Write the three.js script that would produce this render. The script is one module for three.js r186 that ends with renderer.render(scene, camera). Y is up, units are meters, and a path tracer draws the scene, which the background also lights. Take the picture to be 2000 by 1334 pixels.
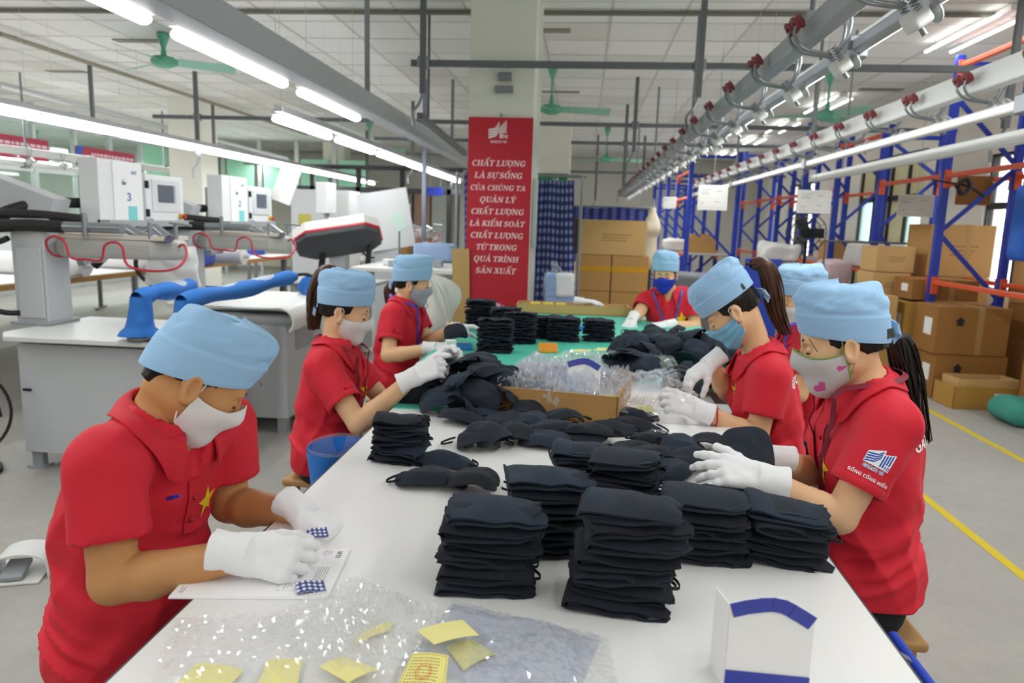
import * as THREE from 'three';
import { mergeGeometries, mergeVertices } from 'three/addons/utils/BufferGeometryUtils.js';
import { RoundedBoxGeometry } from 'three/addons/geometries/RoundedBoxGeometry.js';
import { RectAreaLightUniformsLib } from 'three/addons/lights/RectAreaLightUniformsLib.js';

// ---------- camera, sky, exposure ----------
RectAreaLightUniformsLib.init();
const scene = new THREE.Scene();
scene.background = new THREE.Color(0.92, 0.97, 1.0).multiplyScalar(4);   // overcast sky beyond the windows
const FOCAL = 1400, CAM_H = 1.42;                                          // focal length in pixels of the 2000 x 1334 frame
const camera = new THREE.PerspectiveCamera(2 * Math.atan(667 / FOCAL) * 180 / Math.PI, 2000 / 1334, 0.05, 80);
const YAW = 5.35, PITCH = 9.4, ROLL = 1.8, RAD = Math.PI / 180;
camera.position.set(0, CAM_H, 0);
camera.rotation.order = 'YXZ';
camera.rotation.set(-PITCH * RAD, YAW * RAD, ROLL * RAD);
camera.focus = 1.7; camera.userData.fStop = 4.0;
const renderer = new THREE.WebGLRenderer({ antialias: true });
renderer.toneMapping = THREE.LinearToneMapping;
renderer.toneMappingExposure = 1.06;
renderer.shadowMap.enabled = true;
renderer.shadowMap.type = THREE.PCFSoftShadowMap;
const TUBE_POWER = 34, TUBE_COLOR = new THREE.Color(0.955, 0.985, 1.0);

// ---------- small helpers ----------
camera.updateMatrixWorld();
const V = (x, y, z) => new THREE.Vector3(x, y, z);
function pixelRay(px, py) { return V((px - 1000) / FOCAL, -(py - 667) / FOCAL, -1).applyEuler(camera.rotation); }
function at(px, py, d) { const r = pixelRay(px, py); return camera.position.clone().addScaledVector(r, -d / r.z); }        // point at world depth d
function onY(px, py, h) { const r = pixelRay(px, py); return camera.position.clone().addScaledVector(r, (h - CAM_H) / r.y); } // point on a level plane
let seed0 = 12345;
function rnd() { seed0 = (seed0 * 1664525 + 1013904223) >>> 0; return seed0 / 4294967296; }
const rr = (a, b) => a + (b - a) * rnd();
const clamp = (x, a, b) => x < a ? a : x > b ? b : x;
const lerp = (a, b, t) => a + (b - a) * t;
const sstep = (a, b, x) => { const t = clamp((x - a) / (b - a), 0, 1); return t * t * (3 - 2 * t); };
function hash3(x, y, z) { let h = Math.imul(x, 374761393) ^ Math.imul(y, 668265263) ^ Math.imul(z, 2147483647 - 61); h = Math.imul(h ^ (h >>> 13), 1274126177); return ((h ^ (h >>> 16)) >>> 0) / 4294967296; }
function noise(x, y, z) {
  const i = Math.floor(x), j = Math.floor(y), k = Math.floor(z); let u = x - i, v = y - j, w = z - k;
  u = u * u * (3 - 2 * u); v = v * v * (3 - 2 * v); w = w * w * (3 - 2 * w);
  const a = lerp(lerp(hash3(i, j, k), hash3(i + 1, j, k), u), lerp(hash3(i, j + 1, k), hash3(i + 1, j + 1, k), u), v);
  const b = lerp(lerp(hash3(i, j, k + 1), hash3(i + 1, j, k + 1), u), lerp(hash3(i, j + 1, k + 1), hash3(i + 1, j + 1, k + 1), u), v);
  return lerp(a, b, w) * 2 - 1;
}
const fbm = (x, y, z) => 0.55 * noise(x, y, z) + 0.3 * noise(x * 2.1 + 7, y * 2.1, z * 2.1) + 0.15 * noise(x * 4.3, y * 4.3 + 3, z * 4.3);
const used = {};
function numbered(n) { if (!(n in used)) { used[n] = 0; return n; } used[n]++; return n + '_' + String(used[n]).padStart(3, '0'); }
function shade(o) { o.castShadow = true; o.receiveShadow = true; return o; }
function mesh(name, geo, mat, parent) {
  if (Array.isArray(geo)) geo = join(geo);
  const m = shade(new THREE.Mesh(geo, mat)); m.name = parent ? name : numbered(name); (parent || scene).add(m); return m;
}
function thing(name, label, category, pos = [0, 0, 0], turn = 0, group) {
  const o = new THREE.Group(); o.name = numbered(name); scene.add(o); o.position.set(...(pos.isVector3 ? pos.toArray() : pos)); o.rotation.y = turn;
  o.userData = { label, category }; if (group) o.userData.group = group; return o;
}
function tag(o, label, category, group) { o.userData.label = label; o.userData.category = category; if (group) o.userData.group = group; return o; }
function struct(name, geo, mat) { const m = mesh(name, geo, mat); m.userData.kind = 'structure'; return m; }
function copyOf(o, label) { const c = o.clone(); c.name = numbered(o.name.replace(/_\d{3}$/, '')); c.userData = { ...o.userData }; if (label) c.userData.label = label; scene.add(c); return c; }
function clean(g) { g = g.index ? g.toNonIndexed() : g; for (const k of Object.keys(g.attributes)) if (!['position', 'normal', 'uv'].includes(k)) g.deleteAttribute(k); if (!g.attributes.uv) g.setAttribute('uv', new THREE.BufferAttribute(new Float32Array(g.attributes.position.count * 2), 2)); g.clearGroups(); return g; }
function join(list) { return list.length === 1 ? list[0] : mergeGeometries(list.map(clean)); }
function place(g, x = 0, y = 0, z = 0, rx = 0, ry = 0, rz = 0) { g.applyMatrix4(new THREE.Matrix4().compose(V(x, y, z), new THREE.Quaternion().setFromEuler(new THREE.Euler(rx, ry, rz, 'YXZ')), V(1, 1, 1))); return g; }
function metreUv(g, w, h, d) {       // box faces get uv in metres
  const p = g.attributes.position, n = g.attributes.normal, u = g.attributes.uv;
  for (let i = 0; i < p.count; i++) {
    const ax = Math.abs(n.getX(i)), ay = Math.abs(n.getY(i)), az = Math.abs(n.getZ(i));
    if (ax >= ay && ax >= az) u.setXY(i, p.getZ(i), p.getY(i)); else if (ay >= az) u.setXY(i, p.getX(i), p.getZ(i)); else u.setXY(i, p.getX(i), p.getY(i));
  }
  return g;
}
function bx(w, h, d, x = 0, y = 0, z = 0, rx = 0, ry = 0, rz = 0) { return place(metreUv(new THREE.BoxGeometry(w, h, d), w, h, d), x, y, z, rx, ry, rz); }
function rbx(w, h, d, b, x = 0, y = 0, z = 0, rx = 0, ry = 0, rz = 0) { return place(metreUv(new RoundedBoxGeometry(w, h, d, 2, Math.min(b, w / 2.01, h / 2.01, d / 2.01)), w, h, d), x, y, z, rx, ry, rz); }
function rod(a, b, r0, r1 = r0, seg = 12, open = false) {
  a = a.isVector3 ? a : V(...a); b = b.isVector3 ? b : V(...b);
  const l = a.distanceTo(b), g = new THREE.CylinderGeometry(r1, r0, l, seg, 1, open);
  g.applyQuaternion(new THREE.Quaternion().setFromUnitVectors(V(0, 1, 0), b.clone().sub(a).normalize())); g.translate((a.x + b.x) / 2, (a.y + b.y) / 2, (a.z + b.z) / 2); return g;
}
function bar(a, b, w, h) {            // rectangular bar from a to b, h measured upwards
  a = a.isVector3 ? a : V(...a); b = b.isVector3 ? b : V(...b);
  const l = a.distanceTo(b), d = b.clone().sub(a).normalize(), up = Math.abs(d.y) > 0.98 ? V(0, 0, 1) : V(0, 1, 0), r = d.clone().cross(up).normalize(), u = r.clone().cross(d);
  const g = metreUv(new THREE.BoxGeometry(w, h, l), w, h, l); g.applyMatrix4(new THREE.Matrix4().makeBasis(r, u, d.clone().negate())); g.translate((a.x + b.x) / 2, (a.y + b.y) / 2, (a.z + b.z) / 2); return g;
}
function pipe(pts, r, seg = 32, rad = 8, closed = false) { return new THREE.TubeGeometry(new THREE.CatmullRomCurve3(pts.map((p) => p.isVector3 ? p : V(...p)), closed), seg, r, rad, closed); }
function lathe(pts, seg = 24) { return new THREE.LatheGeometry(pts.map(([r, y]) => new THREE.Vector2(r, y)), seg); }
function grid(nu, nv, f, closedU = false) {       // parametric surface f(u, v) -> [x, y, z]
  const pos = [], uv = [], idx = [];
  for (let j = 0; j <= nv; j++) for (let i = 0; i <= nu; i++) { const p = f(i / nu, j / nv); pos.push(p[0] ?? p.x, p[1] ?? p.y, p[2] ?? p.z); uv.push(i / nu, j / nv); }
  for (let j = 0; j < nv; j++) for (let i = 0; i < nu; i++) { const a = j * (nu + 1) + i, b = a + 1, c = a + nu + 1, d = c + 1; idx.push(a, b, d, a, d, c); }
  const g = new THREE.BufferGeometry(); g.setAttribute('position', new THREE.Float32BufferAttribute(pos, 3)); g.setAttribute('uv', new THREE.Float32BufferAttribute(uv, 2)); g.setIndex(idx);
  g.computeVertexNormals();
  if (closedU) { const n = g.attributes.normal; for (let j = 0; j <= nv; j++) { const a = j * (nu + 1), b = a + nu, v = V(n.getX(a) + n.getX(b), n.getY(a) + n.getY(b), n.getZ(a) + n.getZ(b)).normalize(); n.setXYZ(a, v.x, v.y, v.z); n.setXYZ(b, v.x, v.y, v.z); } }
  return g;
}
function sheet(nu, nv, t, f) {        // grid with thickness t: front, back and rim
  const e = 1e-3;
  const nrm = (u, v) => { const a = V(...f(Math.max(0, u - e), v)), b = V(...f(Math.min(1, u + e), v)), c = V(...f(u, Math.max(0, v - e))), d = V(...f(u, Math.min(1, v + e))); return b.sub(a).cross(d.sub(c)).normalize(); };
  const off = (s) => (u, v) => { const p = f(u, v), n = nrm(u, v); return [p[0] + n.x * s, p[1] + n.y * s, p[2] + n.z * s]; };
  const top = off(t / 2), bot = off(-t / 2);
  const g1 = grid(nu, nv, top), g2 = grid(nu, nv, (u, v) => bot(1 - u, v));
  const rim = [grid(nu, 1, (u, v) => v ? top(u, 0) : bot(u, 0)), grid(nu, 1, (u, v) => v ? bot(u, 1) : top(u, 1)), grid(nv, 1, (u, v) => v ? bot(0, u) : top(0, u)), grid(nv, 1, (u, v) => v ? top(1, u) : bot(1, u))];
  return join([g1, g2, ...rim]);
}
function canvasTex(w, h, draw, opts = {}) {
  const c = document.createElement('canvas'); c.width = w; c.height = h; const x = c.getContext('2d'); draw(x, w, h);
  const t = new THREE.CanvasTexture(c); t.colorSpace = THREE.SRGBColorSpace; t.magFilter = THREE.LinearFilter; t.anisotropy = 8;
  if (opts.repeat) { t.wrapS = t.wrapT = THREE.RepeatWrapping; t.repeat.set(...opts.repeat); }
  return t;
}
function dataTex(n, f, srgb = false, repeat = [1, 1]) {   // f(u, v) -> value or [r, g, b] 0..1, tiles
  const a = new Uint8Array(n * n * 4);
  for (let j = 0; j < n; j++) for (let i = 0; i < n; i++) { const v = f(i / n, j / n), k = (j * n + i) * 4; const c = Array.isArray(v) ? v : [v, v, v]; a[k] = clamp(c[0], 0, 1) * 255; a[k + 1] = clamp(c[1], 0, 1) * 255; a[k + 2] = clamp(c[2], 0, 1) * 255; a[k + 3] = 255; }
  const t = new THREE.DataTexture(a, n, n); t.wrapS = t.wrapT = THREE.RepeatWrapping; t.magFilter = THREE.LinearFilter; t.minFilter = THREE.LinearMipmapLinearFilter; t.generateMipmaps = true; t.repeat.set(...repeat);
  if (srgb) t.colorSpace = THREE.SRGBColorSpace; t.needsUpdate = true; return t;
}
// tiling noise: blend across the seam
function tnoise(u, v, f, s) { const a = (x, y) => fbm(x * f + s, y * f, s * 1.7); const wu = sstep(0.75, 1, u), wv = sstep(0.75, 1, v); return lerp(lerp(a(u, v), a(u - 1, v), wu), lerp(a(u, v - 1), a(u - 1, v - 1), wu), wv); }
const col = (h) => new THREE.Color(h);
const M = {};
function mat(color, rough = 0.6, o = {}) { return new THREE.MeshStandardMaterial({ color: col(color), roughness: rough, ...o }); }
function phys(color, rough = 0.6, o = {}) { return new THREE.MeshPhysicalMaterial({ color: col(color), roughness: rough, ...o }); }

// Vietnamese capitals: base letters from the font, marks drawn as strokes
function viText(x, text, cx, y, size, font, maxW = 1e9, italic = 0) {
  let px = size; const parts = [...text.normalize('NFD')], letters = []; for (const c of parts) /[\u0300-\u036f]/.test(c) ? letters[letters.length - 1].m.push(c.codePointAt(0)) : letters.push({ c, m: [] });
  x.textAlign = 'left'; const width = () => { x.font = font.replace('{}', px); return letters.reduce((s, l) => s + x.measureText(l.c).width, 0); }; let w = width(); if (w > maxW) { px *= maxW / w; w = width(); }
  let X = cx - w / 2; x.lineCap = 'round'; x.strokeStyle = x.fillStyle; x.lineWidth = px * 0.075;
  const seg = (...p) => { x.beginPath(); p.forEach(([a, b], i) => i ? x.lineTo(a, b) : x.moveTo(a, b)); x.stroke(); };
  for (const l of letters) { const lw = x.measureText(l.c).width; x.fillText(l.c, X, y); const up = y - px * 0.8, mx = X + lw / 2 + italic * px * 0.16, u = px * 0.11, two = l.m.includes(0x302) ;
    for (const m of l.m) { if (m === 0x302) seg([mx - u * 1.4, up], [mx, up - u * 1.2], [mx + u * 1.4, up]); const ox = two ? u * 1.9 : 0, oy = two ? -u * 1.1 : 0;
      if (m === 0x301) seg([mx - u * 0.5 + ox, up + oy], [mx + u * 0.8 + ox, up - u * 1.4 + oy]); if (m === 0x300) seg([mx + u * 0.6 + ox, up + oy], [mx - u * 0.8 + ox, up - u * 1.4 + oy]); if (m === 0x309) { x.beginPath(); x.arc(mx + ox, up - u * 0.9 + oy, u * 0.6, -2.6, 1.3); x.stroke(); } if (m === 0x303) seg([mx - u * 1.3, up], [mx - u * 0.5, up - u * 0.7], [mx + u * 0.4, up - u * 0.1], [mx + u * 1.3, up - u * 0.8]);
      if (m === 0x323) { x.beginPath(); x.arc(mx - italic * px * 0.2, y + px * 0.16, px * 0.055, 0, 7); x.fill(); } if (m === 0x31b) { x.beginPath(); x.arc(X + lw - px * 0.02 + italic * px * 0.1, y - px * 0.72, px * 0.09, -0.9, 1.5); x.stroke(); } }
    X += lw; }
}
// ---------- materials ----------
const weave = dataTex(128, (u, v) => 0.5 + 0.25 * Math.sin(u * Math.PI * 2 * 32) * Math.sin(v * Math.PI * 2 * 32) + 0.2 * tnoise(u, v, 40, 3));
weave.repeat.set(12, 12);
M.floor = mat('#ffffff', 0.55, { map: dataTex(512, (u, v) => { const n = tnoise(u, v, 6, 1) * 0.03 + tnoise(u, v, 40, 2) * 0.025 + tnoise(u, v, 160, 5) * 0.025; const b = 0.655 + n; return [b, b * 0.985, b * 0.945]; }, true, [0.33, 0.33]) });
M.wall = mat('#e6e3d6', 0.8, { bumpMap: dataTex(256, (u, v) => 0.5 + 0.5 * tnoise(u, v, 60, 4)), bumpScale: 0.0008 });
M.column = mat('#e9e8dc', 0.7);
M.tile = mat('#e8e8e4', 0.9, { bumpMap: dataTex(256, (u, v) => 0.5 + 0.5 * tnoise(u, v, 90, 6)), bumpScale: 0.001 });
M.tileB = mat('#e2e2dd', 0.9, { bumpMap: M.tile.bumpMap, bumpScale: 0.001 });
M.tileC = mat('#d9d8d1', 0.9, { bumpMap: M.tile.bumpMap, bumpScale: 0.001 });
M.gridBar = mat('#c6c5bc', 0.6);
M.darkGap = mat('#4a4a44', 0.9);
M.yellowLine = mat('#d9c022', 0.6);
M.steel = mat('#9aa0a4', 0.35, { metalness: 0.8 });
M.galv = mat('#8b9094', 0.45, { metalness: 0.55 });
M.pipeGrey = mat('#6d7174', 0.5, { metalness: 0.4 });
M.whitePaint = mat('#e8e9e6', 0.4);
M.alu = mat('#c9cdce', 0.35, { metalness: 0.5 });
M.black = mat('#17181a', 0.6);
M.tube = new THREE.MeshStandardMaterial({ color: 0xffffff, emissive: new THREE.Color(1, 0.99, 0.97), emissiveIntensity: 11, roughness: 0.4 });
M.tubeSoft = new THREE.MeshStandardMaterial({ color: 0xffffff, emissive: new THREE.Color(1, 0.99, 0.97), emissiveIntensity: 4, roughness: 0.4 });
M.red = phys('#d61a31', 0.75, { sheen: 0.35, sheenRoughness: 0.5, sheenColor: col('#ff8888'), bumpMap: weave, bumpScale: 0.0003 });
M.skin = phys('#e6b98f', 0.5, { specularIntensity: 0.4 });
M.skinMan = phys('#c99260', 0.5, { specularIntensity: 0.4 });
M.capBlue = phys('#9fc9ee', 0.85, { sheen: 0.2, sheenColor: col('#cfe6ff'), bumpMap: weave, bumpScale: 0.0002 });
M.glove = phys('#efeff0', 0.9, { sheen: 0.3, sheenColor: col('#ffffff') });
M.maskWhite = phys('#eceaea', 0.9, { sheen: 0.2, sheenColor: col('#ffffff') });
M.hair = phys('#17110e', 0.38, { specularIntensity: 0.7 });
M.hairBrown = phys('#4a2c1c', 0.4, { specularIntensity: 0.7 });
M.yellow = mat('#f2cf1c', 0.7);
M.white = mat('#f2f2f0', 0.7);
M.trousers = mat('#141417', 0.85);
M.jeans = mat('#2c3d5c', 0.85, { bumpMap: weave, bumpScale: 0.0004 });
M.shoe = mat('#222226', 0.6);
M.wood = mat('#b58a52', 0.55);
// ---------- the room ----------
const CEIL = 3.15, WALL_R = 4.4, WALL_L = -16, FAR = -19.6, NEAR = 7.5;
const floorMesh = struct('floor', (() => { const g = new THREE.BoxGeometry(WALL_R - WALL_L + 0.4, 0.2, NEAR - FAR + 0.4); metreUv(g); return place(g, (WALL_R + WALL_L) / 2, -0.1, (NEAR + FAR) / 2); })(), M.floor);
for (const x of [1.935, 2.905]) { const l = mesh('floor_marking', bx(0.05, 0.002, 17), M.yellowLine, floorMesh); l.position.set(x, 0.001, -7); l.userData.label = 'painted yellow aisle line'; }
const ceilMesh = struct('ceiling', bx(WALL_R - WALL_L + 0.4, 0.2, NEAR - FAR + 0.4, (WALL_R + WALL_L) / 2, CEIL + 0.13, (NEAR + FAR) / 2), M.darkGap);
{ // lay-in tiles: the three hundred that show largest are parts of their own, the rest one part
  const tg = [bx(0.592, 0.015, 0.592), bx(0.592, 0.015, 0.592), bx(0.592, 0.015, 0.592)], mats = [M.tile, M.tileB, M.tileC], cells = [];
  for (let i = 0; i < 34; i++) for (let j = 0; j < 46; j++) {
    const x = 0.15 + 0.3 - 0.6 * (i - 6), z = -6.03 - 0.3 - 0.6 * (j - 23);
    if (x > WALL_R - 0.2 || x < WALL_L || z < FAR + 0.3 || z > NEAR) continue;
    const v = V(x, CEIL, z).sub(camera.position).applyQuaternion(camera.quaternion.clone().invert());
    const px = FOCAL * v.x / -v.z, py = FOCAL * v.y / -v.z, inside = v.z < -0.3 && Math.abs(px) < 1080 && py < 760;
    cells.push({ x, z, s: inside ? 1 / v.lengthSq() : 0.0001 / v.lengthSq() });
  }
  cells.sort((a, b) => b.s - a.s);
  const rest = [];
  cells.forEach((c, k) => {
    const q = rnd(), m = q < 0.62 ? 0 : q < 0.88 ? 1 : 2;
    if (k < 300) { const t = mesh('ceiling_tile', tg[m], mats[m], ceilMesh); t.position.set(c.x, CEIL + 0.012 + rr(0, 0.004), c.z); t.rotation.z = rr(-0.003, 0.003); }
    else rest.push(bx(0.592, 0.015, 0.592, c.x, CEIL + 0.013, c.z));
  });
  const r = mesh('ceiling_tiles', rest, M.tile, ceilMesh); r.userData.kind = 'stuff'; r.userData.label = 'distant lay-in ceiling tiles';
  const bars = []; for (let i = 0; i < 36; i++) { const x = 0.15 - 0.6 * (i - 7); if (x < WALL_R && x > WALL_L) bars.push(bx(0.02, 0.008, NEAR - FAR, x, CEIL + 0.006, (NEAR + FAR) / 2)); }
  for (let j = 0; j < 47; j++) { const z = -6.03 - 0.6 * (j - 23); if (z < NEAR && z > FAR) bars.push(bx(WALL_R - WALL_L, 0.008, 0.012, (WALL_R + WALL_L) / 2, CEIL + 0.0065, z)); }
  mesh('ceiling_grid', bars, M.gridBar, ceilMesh);
  // water stains and dark open vents
  for (const [px, py] of [[270, 80], [1095, 180], [1060, 60], [130, 140], [1720, 175]]) { const p = onY(px, py, CEIL); mesh('vent', bx(0.5, 0.01, 0.12, p.x, CEIL + 0.0, p.z), mat('#8d8b80', 0.7), ceilMesh); }
}
// walls
const W = (name, w, h, d, x, y, z, m = M.wall) => struct(name, bx(w, h, d, x, y, z), m);
W('wall_far', WALL_R - WALL_L + 0.4, CEIL + 0.2, 0.2, (WALL_R + WALL_L) / 2, CEIL / 2, FAR - 0.1);
W('wall_near', WALL_R - WALL_L + 0.4, CEIL + 0.2, 0.2, (WALL_R + WALL_L) / 2, CEIL / 2, NEAR + 0.1);
W('wall_left', 0.2, CEIL + 0.2, NEAR - FAR, WALL_L - 0.1, CEIL / 2, (NEAR + FAR) / 2);
{ // right wall with openings
  const openings = [[-8.55, -6.6, 0.85, 2.32], [-12.3, -10.05, 0.3, 2.55], [-16.4, -14.6, 0.85, 2.4], [-4.6, -2.6, 0.85, 2.32]].sort((a, b) => b[0] - a[0]);
  const parts = []; let z = NEAR;
  for (const [z0, z1, y0, y1] of openings) {
    parts.push(bx(0.2, CEIL + 0.2, z - z1, WALL_R + 0.1, CEIL / 2, (z + z1) / 2), bx(0.2, y0 + 0.1, z1 - z0, WALL_R + 0.1, (y0 - 0.1) / 2, (z0 + z1) / 2), bx(0.2, CEIL + 0.1 - y1, z1 - z0, WALL_R + 0.1, (CEIL + 0.1 + y1) / 2, (z0 + z1) / 2));
    z = z0;
  }
  parts.push(bx(0.2, CEIL + 0.2, z - FAR, WALL_R + 0.1, CEIL / 2, (z + FAR) / 2));
  struct('wall_right', parts, M.wall);
  const glass = phys('#ffffff', 0.03, { transmission: 1, thickness: 0 }), frame = mat('#1d1d1c', 0.5), cream = mat('#d8d3a4', 0.6), frost = phys('#e3f5f0', 0.5, { transmission: 0.75, thickness: 0 });
  openings.forEach(([z0, z1, y0, y1], n) => {
    const g = new THREE.Group(); g.name = 'window_' + (n + 1); g.userData.kind = 'structure'; scene.add(g); g.position.set(WALL_R + 0.06, y0, (z0 + z1) / 2);
    const w = z1 - z0, h = y1 - y0, door = n === 2, cols = door ? 4 : 3, fr = [];
    for (let i = 0; i <= cols; i++) fr.push(bx(0.07, h, 0.06, 0, h / 2, -w / 2 + w * i / cols));
    const ys = door ? [0, 0.36, 0.73, 1] : [0, 0.62, 1]; for (const y of ys) fr.push(bx(0.07, 0.07, w, 0, h * y, 0));
    mesh('window_frame', fr, frame, g);
    for (let i = 0; i < cols; i++) for (let j = 0; j + 1 < ys.length; j++) {
      const isCream = door && !((i === 3 || i === 0) && j === 1), p = mesh('pane', bx(0.012, h * (ys[j + 1] - ys[j]) - 0.07, w / cols - 0.06), door ? (isCream ? cream : frost) : glass, g);
      p.position.set(0, h * (ys[j] + ys[j + 1]) / 2, -w / 2 + w * (i + 0.5) / cols);
    }
  });
}
// columns
function column(name, x, z, w, label) { const c = struct(name, rbx(w, CEIL + 0.02, w, 0.012, x, CEIL / 2, z), M.column); return c; }
column('column', -0.683, -6.06, 0.52); column('column', -0.49, -11.05, 0.5); column('column', -6.15, -11.05, 0.52); column('column', -5.9, -17, 0.5);
{ const c = scene.getObjectByName('column'); mesh('bracket', bx(0.1, 0.06, 0.05, -0.66, 2.535, -5.78), M.galv, c); mesh('bracket', bx(0.14, 0.05, 0.05, -0.665, 2.44, -5.78), M.galv, c); }

// ---------- tube lights ----------
function tubeLight(x, y, z0, label, group, len = 1.2, lit = true, w = 0.075, twin = false) {
  const t = thing('tube_light', label, 'light', [x, y, z0 - len / 2], 0, group);
  mesh('housing', rbx(w * 0.6, 0.03, len + 0.05, 0.006, 0, 0.05, 0), M.whitePaint, t);
  for (const dx of twin ? [-0.11, 0.11] : [0]) {
    mesh('diffuser', (() => { const g = new THREE.CapsuleGeometry(w / 2, len - w, 4, 10); g.rotateX(Math.PI / 2); g.scale(1, 0.7, 1); return g.translate(dx, 0.01, 0); })(), twin ? M.tubeSoft : M.tube, t);
  }
  if (twin) mesh('reflector', rbx(0.1, 0.05, len + 0.06, 0.006, 0, 0.055, 0), M.whitePaint, t); else for (const q of [-1, 1]) mesh('cable', rod([0, 0.06, q * len * 0.4], [0, CEIL - y + 0.01, q * len * 0.4], 0.0016, 0.0016, 4), M.alu, t);
  const l = new THREE.RectAreaLight(TUBE_COLOR, TUBE_POWER * (twin ? 1.2 : 0.73) * (len / 1.2), w, len); l.position.set(0, -0.02, 0); l.rotation.x = -Math.PI / 2; t.add(l);
  return t;
}
for (const z of [6.4, 5, 3.6, 2.2, 0.8, -0.42, -1.82, -3.22, -4.66]) tubeLight(-1.86, 2.2, z, 'white tube light beside the wide grey cable tray', 'tube lights under the cable tray', 1.2);
for (let k = 0; k < 6; k++) tubeLight(-2.45, 2.16, -5.62 - k * 1.44, 'white tube light in the row pointing at the red banner', 'tube lights between cable tray and partition', 1.24);
for (let k = 0; k < 13; k++) tubeLight(-4.88, 2.2, 0.25 - k * 1.3, 'white tube light in the row above the ironing presses', 'tube lights above the presses', 1.22);
for (let k = 0; k < 16; k++) tubeLight(1.2, 2.24, 5.86 - k * 1.42, 'white tube light hung behind the grey conveyor rail', 'tube lights beside the grey conveyor rail', 1.2);
for (const [z, n] of [[3, 0], [-1.6, 0], [-3.9, 1], [-6.05, 2], [-9.7, 3], [-11.9, 4], [-14, 5], [-16.6, 6]]) tubeLight(3.15, 3.07, z, 'twin tube ceiling light above the blue storage racks', 'ceiling lights above the racks', 1.2, true, 0.036, true);
for (const z of [-6.4, -9.2, -12, -14.8]) for (const x of [-10.6, -13]) tubeLight(x, 2.3, z, 'long tube light beyond the glazed partition', 'tube lights beyond the glazed partition', 2.4);
for (const z of [-8.6, -11.4, -14.2]) tubeLight(-7.6, 2.62, z, 'long tube light between the glazed partition and the left column', 'tube lights before the glazed partition', 2.4);
// cable tray over the table's left side
{ const t = thing('cable_tray', 'long grey sheet metal cable tray hung from ceiling, running to the red banner', 'cable tray', [-1.72, 2.29, 0]);
  mesh('channel', rbx(0.14, 0.15, 21, 0.008, 0, 0, -3.5), mat('#b4b8bd', 0.45, { metalness: 0.2 }), t);
  for (const z of [-2.9, -5.6, -9.2]) mesh('hanger', bx(0.035, CEIL - 2.29 - 0.07, 0.02, 0.02, (CEIL - 2.29) / 2 + 0.035, z), M.galv, t); 
  for (const z of [-2.9]) mesh('clamp', rbx(0.07, 0.16, 0.05, 0.01, 0.05, 0.15, z), mat('#b9b59f', 0.5), t); }
for (const [x, y, z0, z1, lab] of [[-2.37, 2.21, -5.5, -14.4, 'slim white light rail between the cable tray and the presses'], [-4.8, 2.255, -3.4, -16.8, 'slim white light rail above the ironing presses']]) {
  tag(mesh('light_rail', rbx(0.07, 0.05, z0 - z1, 0.006, x, y + 0.02, (z0 + z1) / 2), M.alu), lab, 'light rail'); }
// suspension pipes
function frameOfPipes(label, y, z, x0, x1, drops) {
  const t = thing('pipe_frame', label, 'pipe frame', [0, 0, z]);
  mesh('cross_pipe', bx(x1 - x0, 0.045, 0.045, (x0 + x1) / 2, y, 0), M.pipeGrey, t);
  for (const [x, y0] of drops) { mesh('drop_pipe', bx(0.042, CEIL - y0, 0.042, x, (CEIL + y0) / 2, 0.045), M.pipeGrey, t); mesh('clamp', rbx(0.09, 0.09, 0.09, 0.02, x, y, 0.02), M.galv, t);
    mesh('hook', pipe([[x, y0, 0.045], [x - 0.03, y0 - 0.08, 0.045], [x - 0.075, y0 - 0.14, 0.045], [x - 0.07, y0 - 0.24, 0.045]], 0.011, 12, 6), M.galv, t); }
}
frameOfPipes('grey square pipe crossing in front of the white column', 2.61, -5.7, -1.38, 3.3, [[-1.28, 2.38], [0.8, 2.38], [2.98, 2.2]]);
frameOfPipes('grey square pipe behind the bannered column', 2.61, -8.95, -5.5, 4.2, [[-4.9, 2.1], [0.55, 2.3], [2.6, 2.2]]);
frameOfPipes('thin grey pipe before the second column', 2.61, -11.4 + 0.5, -3.2, 3.8, [[-2.6, 2.2], [0.55, 2.0]]);
frameOfPipes('farthest grey pipe under the ceiling', 2.45, -14.5, -7, 3.8, [[-4.4, 2.0], [0.2, 1.9], [1.1, 2.1]]);
{ const t = thing('pipe_frame', 'grey pipe rail sloping to the banner from the cable tray', 'pipe frame'); const a = at(820, 226, 6.2); mesh('cross_pipe', bar(a, at(908, 300, 8.5), 0.05, 0.05), M.pipeGrey, t); mesh('drop_pipe', rod([a.x + 0.05, a.y, a.z - 0.1], [a.x + 0.05, CEIL + 0.01, a.z - 0.1], 0.012), M.pipeGrey, t); }
{ const t = thing('pipe_frame', 'long rusty ceiling pipe along the presses', 'pipe frame'); mesh('cross_pipe', rod(onY(0, 66, 3.06), onY(600, 262, 3.06), 0.025), mat('#8d8776', 0.6), t); for (const [x, y] of [[175, 128], [415, 203]]) { const p = onY(x, y, 3.06); mesh('drop_pipe', rod([p.x, 3.08, p.z], [p.x, 2.45, p.z], 0.025), M.pipeGrey, t); } }
{ const t = thing('pipe_frame', 'thin grey conduit crossing the ceiling above the banner', 'pipe frame'); mesh('cross_pipe', rod([-9, 3.13, -6.25], [4.3, 3.13, -6.25], 0.02), mat('#77766a', 0.6), t); }
{ const t = thing('pipe_frame', 'horizontal grey pipe above the press control cabinets', 'pipe frame'); const a = at(0, 165, 9), b = at(560, 310, 13); mesh('cross_pipe', rod(a, b, 0.035), M.alu, t); }
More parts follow.
